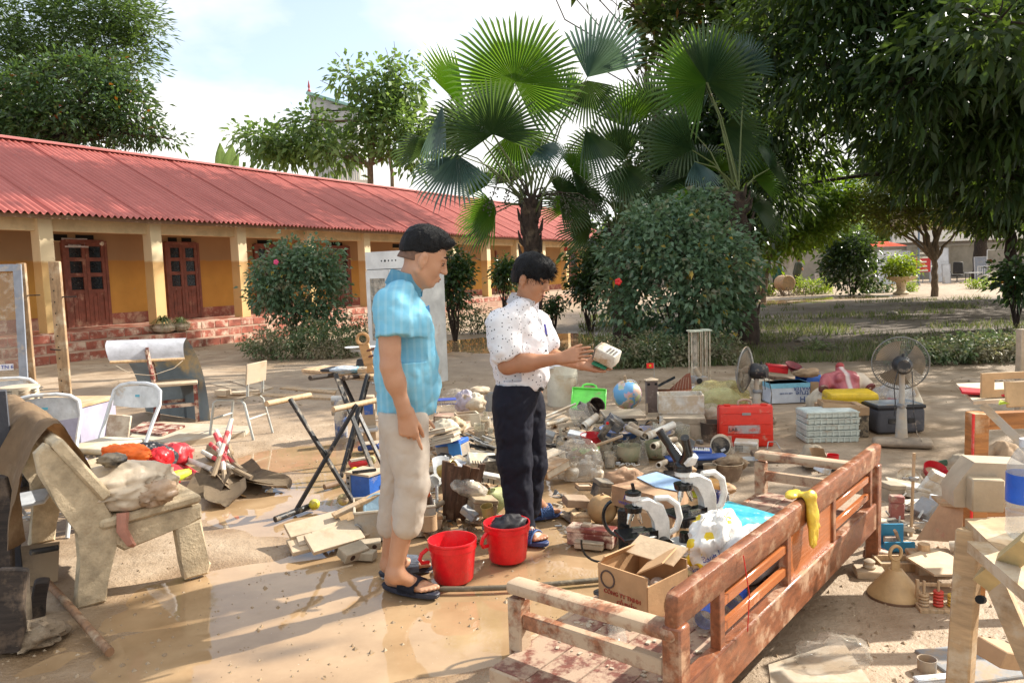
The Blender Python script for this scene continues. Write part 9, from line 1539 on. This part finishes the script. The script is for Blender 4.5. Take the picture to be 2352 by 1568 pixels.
def far_right():
    # scattered school kit right of the settee
    jar('cream_plate','cream plate with a raised ring propped among white boxes',2086,1100,.075,.02,(50,0,-10),prof=[(0,.3),(.25,.3),(.3,1),(.38,1),(.42,.3),(.9,.5),(1,1),(1.02,.8),(.9,0),(0,0)],mt='cream',D=5.0); jar('red_basin','red bowl half full of pale mud beside the cream plate',2142,1094,.085,.07,(34,8,0),prof=[(0,0),(.7,0),(1,.95),(.96,1),(.66,.12),(0,.1)],mt=mat('basin_red',(.42,.008,.02),.35,.12),D=5.05,fill=.35)
    t=thing('green_coil','dark green ribbed bowl edge behind the red bowl','bowl',P(2175,1085,5.1),(R(50),0,R(-30))); 
    for k in range(4): m=M(); m.tube([(.06*math.cos(a*.35)*(1+.12*k),.06*math.sin(a*.35)*(1+.12*k),.006*k) for a in range(10)],.008,6); m.done('ring',mat('coil_green',(.03,.09,.05),.3,.1),t)
    for nm,lb,u,v,D,s,rot,mt_ in (('white_carton','long white lab box lying under the cream plate',2083,1122,4.75,(.24,.14,.07),(0,10,-16),'whm'),('white_carton','white box tilted up against the triangle board',2150,1120,4.7,(.16,.06,.20),(18,26,-8),'whm'),('grey_carton','grey box below the tilted white box',2125,1172,4.35,(.12,.10,.09),(10,-28,24),'gry'),('maroon_box','upright maroon box with a black knob hole',2059,1166,4.35,(.075,.05,.15),(0,0,-10),mat('box_maroon',(.30,.10,.085),.6,.35,MUDL)),('pale_board','pale board lying on the dark box',2056,1205,4.1,(.17,.10,.03),(0,6,-14),'pale'),('black_box','dark box heaped at the settee end',2042,1222,4.1,(.14,.12,.12),(0,0,10),'blkm'),('white_scrap_box','white flat box between rods and the grey box',2100,1158,4.5,(.15,.09,.035),(6,0,6),'whm'),('grey_radio','muddy grey box with round knobs beside the settee end',2048,1130,4.7,(.11,.12,.12),(0,4,10),'stone'),('small_white_box','small white box under the slanted grey box',2162,1150,4.5,(.12,.08,.04),(0,12,-20),'wt')): bx(nm,lb,u,v,s,rot,mt_,D,kind='slab' if 'board' in nm else 'box')
    g=random.Random(5)
    for i in range(14): u=g.uniform(2042,2150); v=g.uniform(1115,1215); y=G(u,v+25).y; a=P(u,v,y); HP2.append((a,a+V((g.uniform(-.09,.09),g.uniform(-.06,.06),g.uniform(-.05,.05))),g.uniform(.003,.007)))
    b=M(); [b.cyl(a,c,r,n=6) for a,c,r in HP2]; tag(b.done('loose_rods',Mt['metal']),kind='stuff')
    t=thing('retort_stand','thin wooden rod upright with a clamp beside the cream plate','stand',G(2092,1236)); m=M(); m.cyl((0,0,0),(.012,0,P(2096,1040,G(2092,1236).y).z),.0085,n=8); m.done('rod',Mt['tan'],t); m=M(); m.box((0.012,0,.33),(.05,.03,.022),bev=.004); m.cyl((.0,0,.33),(-.05,0,.335),.006,n=6); m.done('clamp',Mt['metal'],t); m=M(); m.cyl((0,0,0),(0,0,.012),.05,n=16); m.done('foot',Mt['stone'],t)
    # triangular plywood rack
    y=4.0; A,B_,C=P(2104,1238,3.95),P(2228,1050,3.75),P(2206,1245,3.65); t=thing('plywood_wedge','triangular plywood stand with a small shelf and red ink marks','stand',A); o=A.copy(); m=M(); m.slab([A-o,C-o,B_-o],.014); m.done('side_board',mat('ply_red_marks',(.52,.33,.19),.7,.25,(.50,.16,.12),5),t); m=M(); a,b=P(2160,1155,3.85),P(2215,1160,3.65); m.slab([a-o,b-o,b-o+V((.03,.14,0)),a-o+V((.03,.14,0))],.014,(0,0,1)); m.done('shelf',Mt['tan'],t)
    for i,(u,v,lb) in enumerate(((2182,1258,'cream jug lying on its side by the leg of the work bench'),(2212,1262,'second cream jug with a ring handle lying beside the first'))): t=jar('cream_jug',lb,u,v,.034,.085,(80,0,60+20*i),mt='cream',D=3.62,prof=BOT,group='cream jugs'); m=M(); m.tube([(.034,0,.015),(.055,0,.02),(.055,0,.05),(.034,0,.055)],.006,6); m.done('handle',Mt['cream'],t)
    # blue open box, cream board, brick base, bell, abacus
    bb=mat('box_sky',(.035,.24,.42),.5,.12,(.45,.36,.27)); t=thing('blue_tool_box','open bright blue wooden box with a loose lath inside','box',G(2078,1282)+V((0,.08,0)),R(-4)); m=M(); m.box((-.01,.07,.075),(.14,.012,.11)); m.box((.0,-.03,.045),(.15,.012,.045)); m.box((.0,.02,.02),(.15,.10,.01)); m.done('box_sides',bb,t); m=M(); m.box((.005,.0,.08),(.012,.02,.13),rot=(R(30),R(-30),0)); m.done('lath',Mt['tan'],t); m=M(); m.box((-.015,.03,.06),(.07,.03,.03)); m.done('inner_block',Mt['redw'],t)
    pts=[G(u,v,.10) for u,v in ((2080,1277),(2134,1257),(2178,1270),(2224,1298),(2222,1318),(2146,1318))]; c=sum(pts,V((0,0,0)))/6; m=M(); m.slab([p-c for p in pts],.010,(0,0,1)); solo(m,'cream_board',mat('board_sunny',(.60,.47,.31),.7,.3,MUDL,4),'cream board lying flat over small boxes by the bell','board',c); bx('support_box','low brown box under the cream board',2160,1322,(.20,.16,.085),(0,0,-6),'wood'); m=M(); m.cyl((0,0,0),(0,0,.03),.027,n=20); solo(m,'wood_roundel',Mt['tan'],'round wooden disc on the blue box corner','disc',G(2122,1262,.10)); m=M(); m.box((0,0,.02),(.13,.10,.04),bev=.005); t=thing('knob_block','pale square base with a round knob beside the bell','base',G(2008,1332)+V((0,.05,0)),R(-12)); m.done('plinth',Mt['ply'],t); m=M(); m.lathe([(.026,.04),(.03,.05),(.022,.06),(.026,.075),(.012,.085),(0,.085)],18,cap=False); m.done('knob',Mt['ply'],t); bx('wood_tray','open wooden tray behind the bell',2068,1315,(.18,.12,.05),(0,0,-6),'tan',kind='tray'); bx('maroon_scrap','dark red scrap box behind the knob base',2020,1292,(.10,.08,.06),(0,10,10),'redw')
    p=G(2061,1376); t=thing('hand_bell','conical mud brown school bell with a flat ring handle','bell',(p.x,p.y+.02,0),R(14)); gm=mat('bell_clay',(.46,.30,.14),.55,.25,(.55,.42,.27),6); m=M(); m.lathe([(.112,.0),(.116,.012),(.116,.02),(.106,.035),(.055,.10),(.034,.126),(.030,.132),(0,.134)],40,cap=False); m.done('bell_body',gm,t); m=M(); m.lathe([(.113,0),(.1175,.004),(.1175,.016),(.114,.02)],40,cap=False); m.done('rim',mat('bell_rim',(.16,.085,.045),.6,.2),t); m=M(); ring=[(.030*math.sin(R(a)),.205+.032*math.cos(R(a))) for a in range(-180,181,15)]; m.tube([(x,0,z) for x,z in ring],.0075,6,False); m.box((-.0,0,.152),(.046,.010,.07),bev=.003); m.done('handle',gm,t)
    t=thing('bead_abacus','wooden counting frame with stacks of coloured rings on pegs','abacus',G(2180,1412)+V((0,.03,0)),R(-10)); m=M(); m.box((0,0,.012),(.22,.075,.024),bev=.003); m.done('base',Mt['tan'],t)
    for k in range(4):
        x=-.085+.057*k; m=M(); m.cyl((x,0,.02),(x,0,.135),.006,n=10); m.done('peg',Mt['tan'],t)
        for j in range(4+k%2): m=M(); m.at((x,0,.033+.0135*j)); m.lathe([(.007,-.005),(.019,-.0055),(.0215,0),(.019,.0055),(.007,.005)],16,cap=False); m.done('ring',[Mt['tan'],mat('ring_red',(.55,.05,.03),.5,.2,MUDL),mat('ring_yellow',(.68,.45,.08),.5,.2,MUDL),mat('ring_green',(.05,.16,.05),.5,.2,MUDL)][k],t)
    for z in (.055,.10): m=M(); m.box((.01,.05,z),(.21,.012,.012)); m.done('back_bar',Mt['tan'],t)
    for k in range(2): m=M(); m.box((-.095+.2*k,.05,.06),(.012,.014,.12)); m.done('back_post',Mt['tan'],t)
    # orange brown work bench with red tape
    t=thing('work_bench','orange brown wooden bench with red tape along its leg and scraps on top','bench',G(2245,1400,0)*0+V((P(2245,920,3.25).x,3.25,0))); o=t.location; ow=Mt['orw']; m=M(); m.box((0,0,.42),(.062,.075,.84),bev=.003); m.done('leg',ow,t); m=M(); m.box((-.034,-.030,.42),(.006,.012,.84)); m.done('red_tape',mat('tape_red',(.75,.03,.03),.3,.15,(.6,.4,.3)),t); m=M(); m.box((.42,.02,.80),(.80,.05,.07)); m.done('apron',ow,t); m=M(); m.box((.42,.03,.40),(.76,.04,.05)); m.done('stretcher',ow,t)
    pts=[G(u,v,.865) for u,v in ((2196,880),(2236,921),(2500,905),(2480,872))]; m=M(); m.slab([p-o for p in pts],.016,(0,0,1)); m.done('top_board',mat('bench_top',(.55,.46,.33),.75,.35,(.66,.58,.46),6),t); m=M(); a,b=P(2262,935,3.1),P(2375,1045,2.7); m.tube([a-o,b-o],.022,4); m.done('brace',Mt['tan'],t)
    m=M(); m.box((0,0,.055),(.26,.012,.11)); t2=thing('slotted_board','tan board with a long slot standing on the work bench','board',V((P(2325,880,3.45).x,3.45,.868)),R(5)); 
    m.b.free(); m=M(); m.box((0,0,.018),(.30,.012,.036)); m.box((0,0,.097),(.30,.012,.030)); m.box((-.12,0,.059),(.06,.012,.046)); m.box((.13,0,.059),(.04,.012,.046)); m.done('board',mat('slot_tan',(.50,.33,.17),.7,.1),t2); bx('slotted_board','second slotted tan board leaning nearer on the work bench',2345,905,(.14,.012,.11),(-8,0,4),MATS['slot_tan'],3.2,kind='slab',z=.925); bx('red_edged_sheet','red edged sheet lying on the work bench top',2292,877,(.30,.13,.012),(2,3,-24),'redm',3.5,kind='slab',z=.878); m=M(); m.sheet(lambda u,v:((u-.5)*.09,(v-.5)*.04*math.sin(math.pi*u),.02*math.sin(3*u)),8,3,.001); solo(m,'fallen_leaf',Mt['lime'],'pale green leaf fallen on the work bench','leaf',V((P(2305,915,3.2).x,3.2,.875)),(.3,.2,.6))
    # nearest table at the frame edge
    z=.74; t=thing('plank_table','rough pale plank table at the frame edge carrying a carved block and a water bottle','table',G(2260,1300,z)*1.0); o=t.location.copy(); o.z=0; t.location=o; wm=mat('plank_pale',(.44,.29,.15),.7,.36,(.54,.44,.31),4,.2,grain=(1,1,5))
    pts=[G(u,v,z) for u,v in ((2216,1190),(2268,1240),(2420,1370),(2560,1280),(2400,1185))]; m=M(); m.slab([p-o for p in pts],.035,(0,0,1)); m.done('top_board',wm,t); a=G(2228,1215,z-.02); b=P(2200,1640,a.y-.05)
    m=M(); d=(b-a); m.at((a+b)/2-o,d.to_track_quat('Z','Y').to_euler()); m.box((0,0,0),(.062,.055,d.length),bev=.005); m.done('leg',wm,t); a=P(2262,1330,1.95); b=P(2375,1240,1.75); m=M(); m.tube([a-o,b-o],.032,4); m.done('corner_brace',mat('brace_yellow',(.50,.38,.18),.6,.3),t); m=M(); m.cyl(P(2256,1376,1.93)-o,P(2250,1376,1.90)-o,.011,n=10); m.done('bolt_hole',MATS['painted_void'],t); a=P(2285,1330,2.15); b=P(2420,1640,1.9); m=M(); m.tube([a-o,b-o],.036,4); m.done('rear_leg',wm,t); a=P(2245,1255,1.98); b=P(2440,1420,1.55); m=M(); d=b-a; m.at((a+b)/2-o,d.to_track_quat('Z','Y').to_euler()); m.box((0,0,0),(.05,.03,d.length)); m.done('apron',wm,t)
    c=P(2290,1150,2.12); m=M(); m.prism([(-.075,0),(.12,0),(.12,.135),(-.02,.14),(-.05,.10),(-.08,.05)],-.05,.05,rot=(R(90),0,0)); t3=thing('carved_block','pale angular wooden block on the plank table','block',V((c.x+.07,2.34,z)),R(-10)); m.done('block',mat('block_pale',(.46,.36,.25),.75,.35,MUDL,4),t3); m=M(); m.box((.0,-.075,.05),(.09,.05,.10),bev=.004); m.done('inner_block',mat('block_inner',(.40,.31,.2),.75,.3,MUDL,4),t3)
    y=2.03; c=P(2353,1212,y); t4=thing('water_bottle','clear plastic water bottle with a blue label at the frame edge','bottle',(c.x,y,z+.0)); m=M(); r=.046; m.lathe([(0,0),(r*.8,.0),(r,.015),(r*.95,.05),(r,.075),(r*.9,.08),(r,.09),(r,.17),(r*.95,.20),(r*.6,.235),(r*.34,.25),(r*.34,.27),(0,.27)],24,cap=False); m.done('wall',glass('bottle_clear',(.92,.95,.97),.02,.55,(.80,.84,.86)),t4); m=M(); m.lathe([(r*1.012,.10),(r*1.012,.178)],28,cap=False); m.done('label',mat('label_strong_blue',(.01,.10,.52),.3,0),t4); m=M(); m.lathe([(r*.36,.25),(r*.38,.25),(r*.38,.272),(0,.272)],16,cap=False); m.done('cap',Mt['wt'],t4); m=M(); m.prism([(-.012,-.016),(.012,-.016),(.012,0),(0,.02),(-.012,0)],0,.0015,rot=(R(90),0,R(-22)),c=(-.017,-.0415,.138)); m.done('label_emblem',Mt['wt'],t4)
    # under the table
    bx('paper_roll','curled brown paper under the plank table',2300,1500,(.16,.10,.06),(10,20,30),'card',2.5,kind='slab'); jar('small_cup','small blue grey cup under the plank table edge',2140,1556,.032,.055,mt='gry',fill=.5); bx('white_bar','pale white bar at the bottom edge under the table',2150,1575,(.14,.035,.03),(0,0,6),'wt'); bx('grey_sheet','dark grey sheet on the ground under the plank table',2290,1560,(.35,.25,.02),(0,0,10),'gry',kind='slab')
    m=M(); crumple(m,(0,0,0),1,.35,6,86,34,(.12,.09,.08)); solo(m,'brown_sack',Mt['brown'],'brown sack lying behind the work bench leg','sack',P(2300,1052,4.6)); m=M(); crumple(m,(0,0,0),1,.35,6,87,30,(.08,.08,.07)); solo(m,'pale_stone',Mt['stone'],'pale crumpled bag beside the brown sack','bag',P(2218,1068,4.5)); bx('tall_rack','pale wooden rack post at the frame edge behind the slotted board',2346,850,(.05,.05,.5),(0,0,4),'stone',4.6,kind='slab')
HP2=[]
far_right()
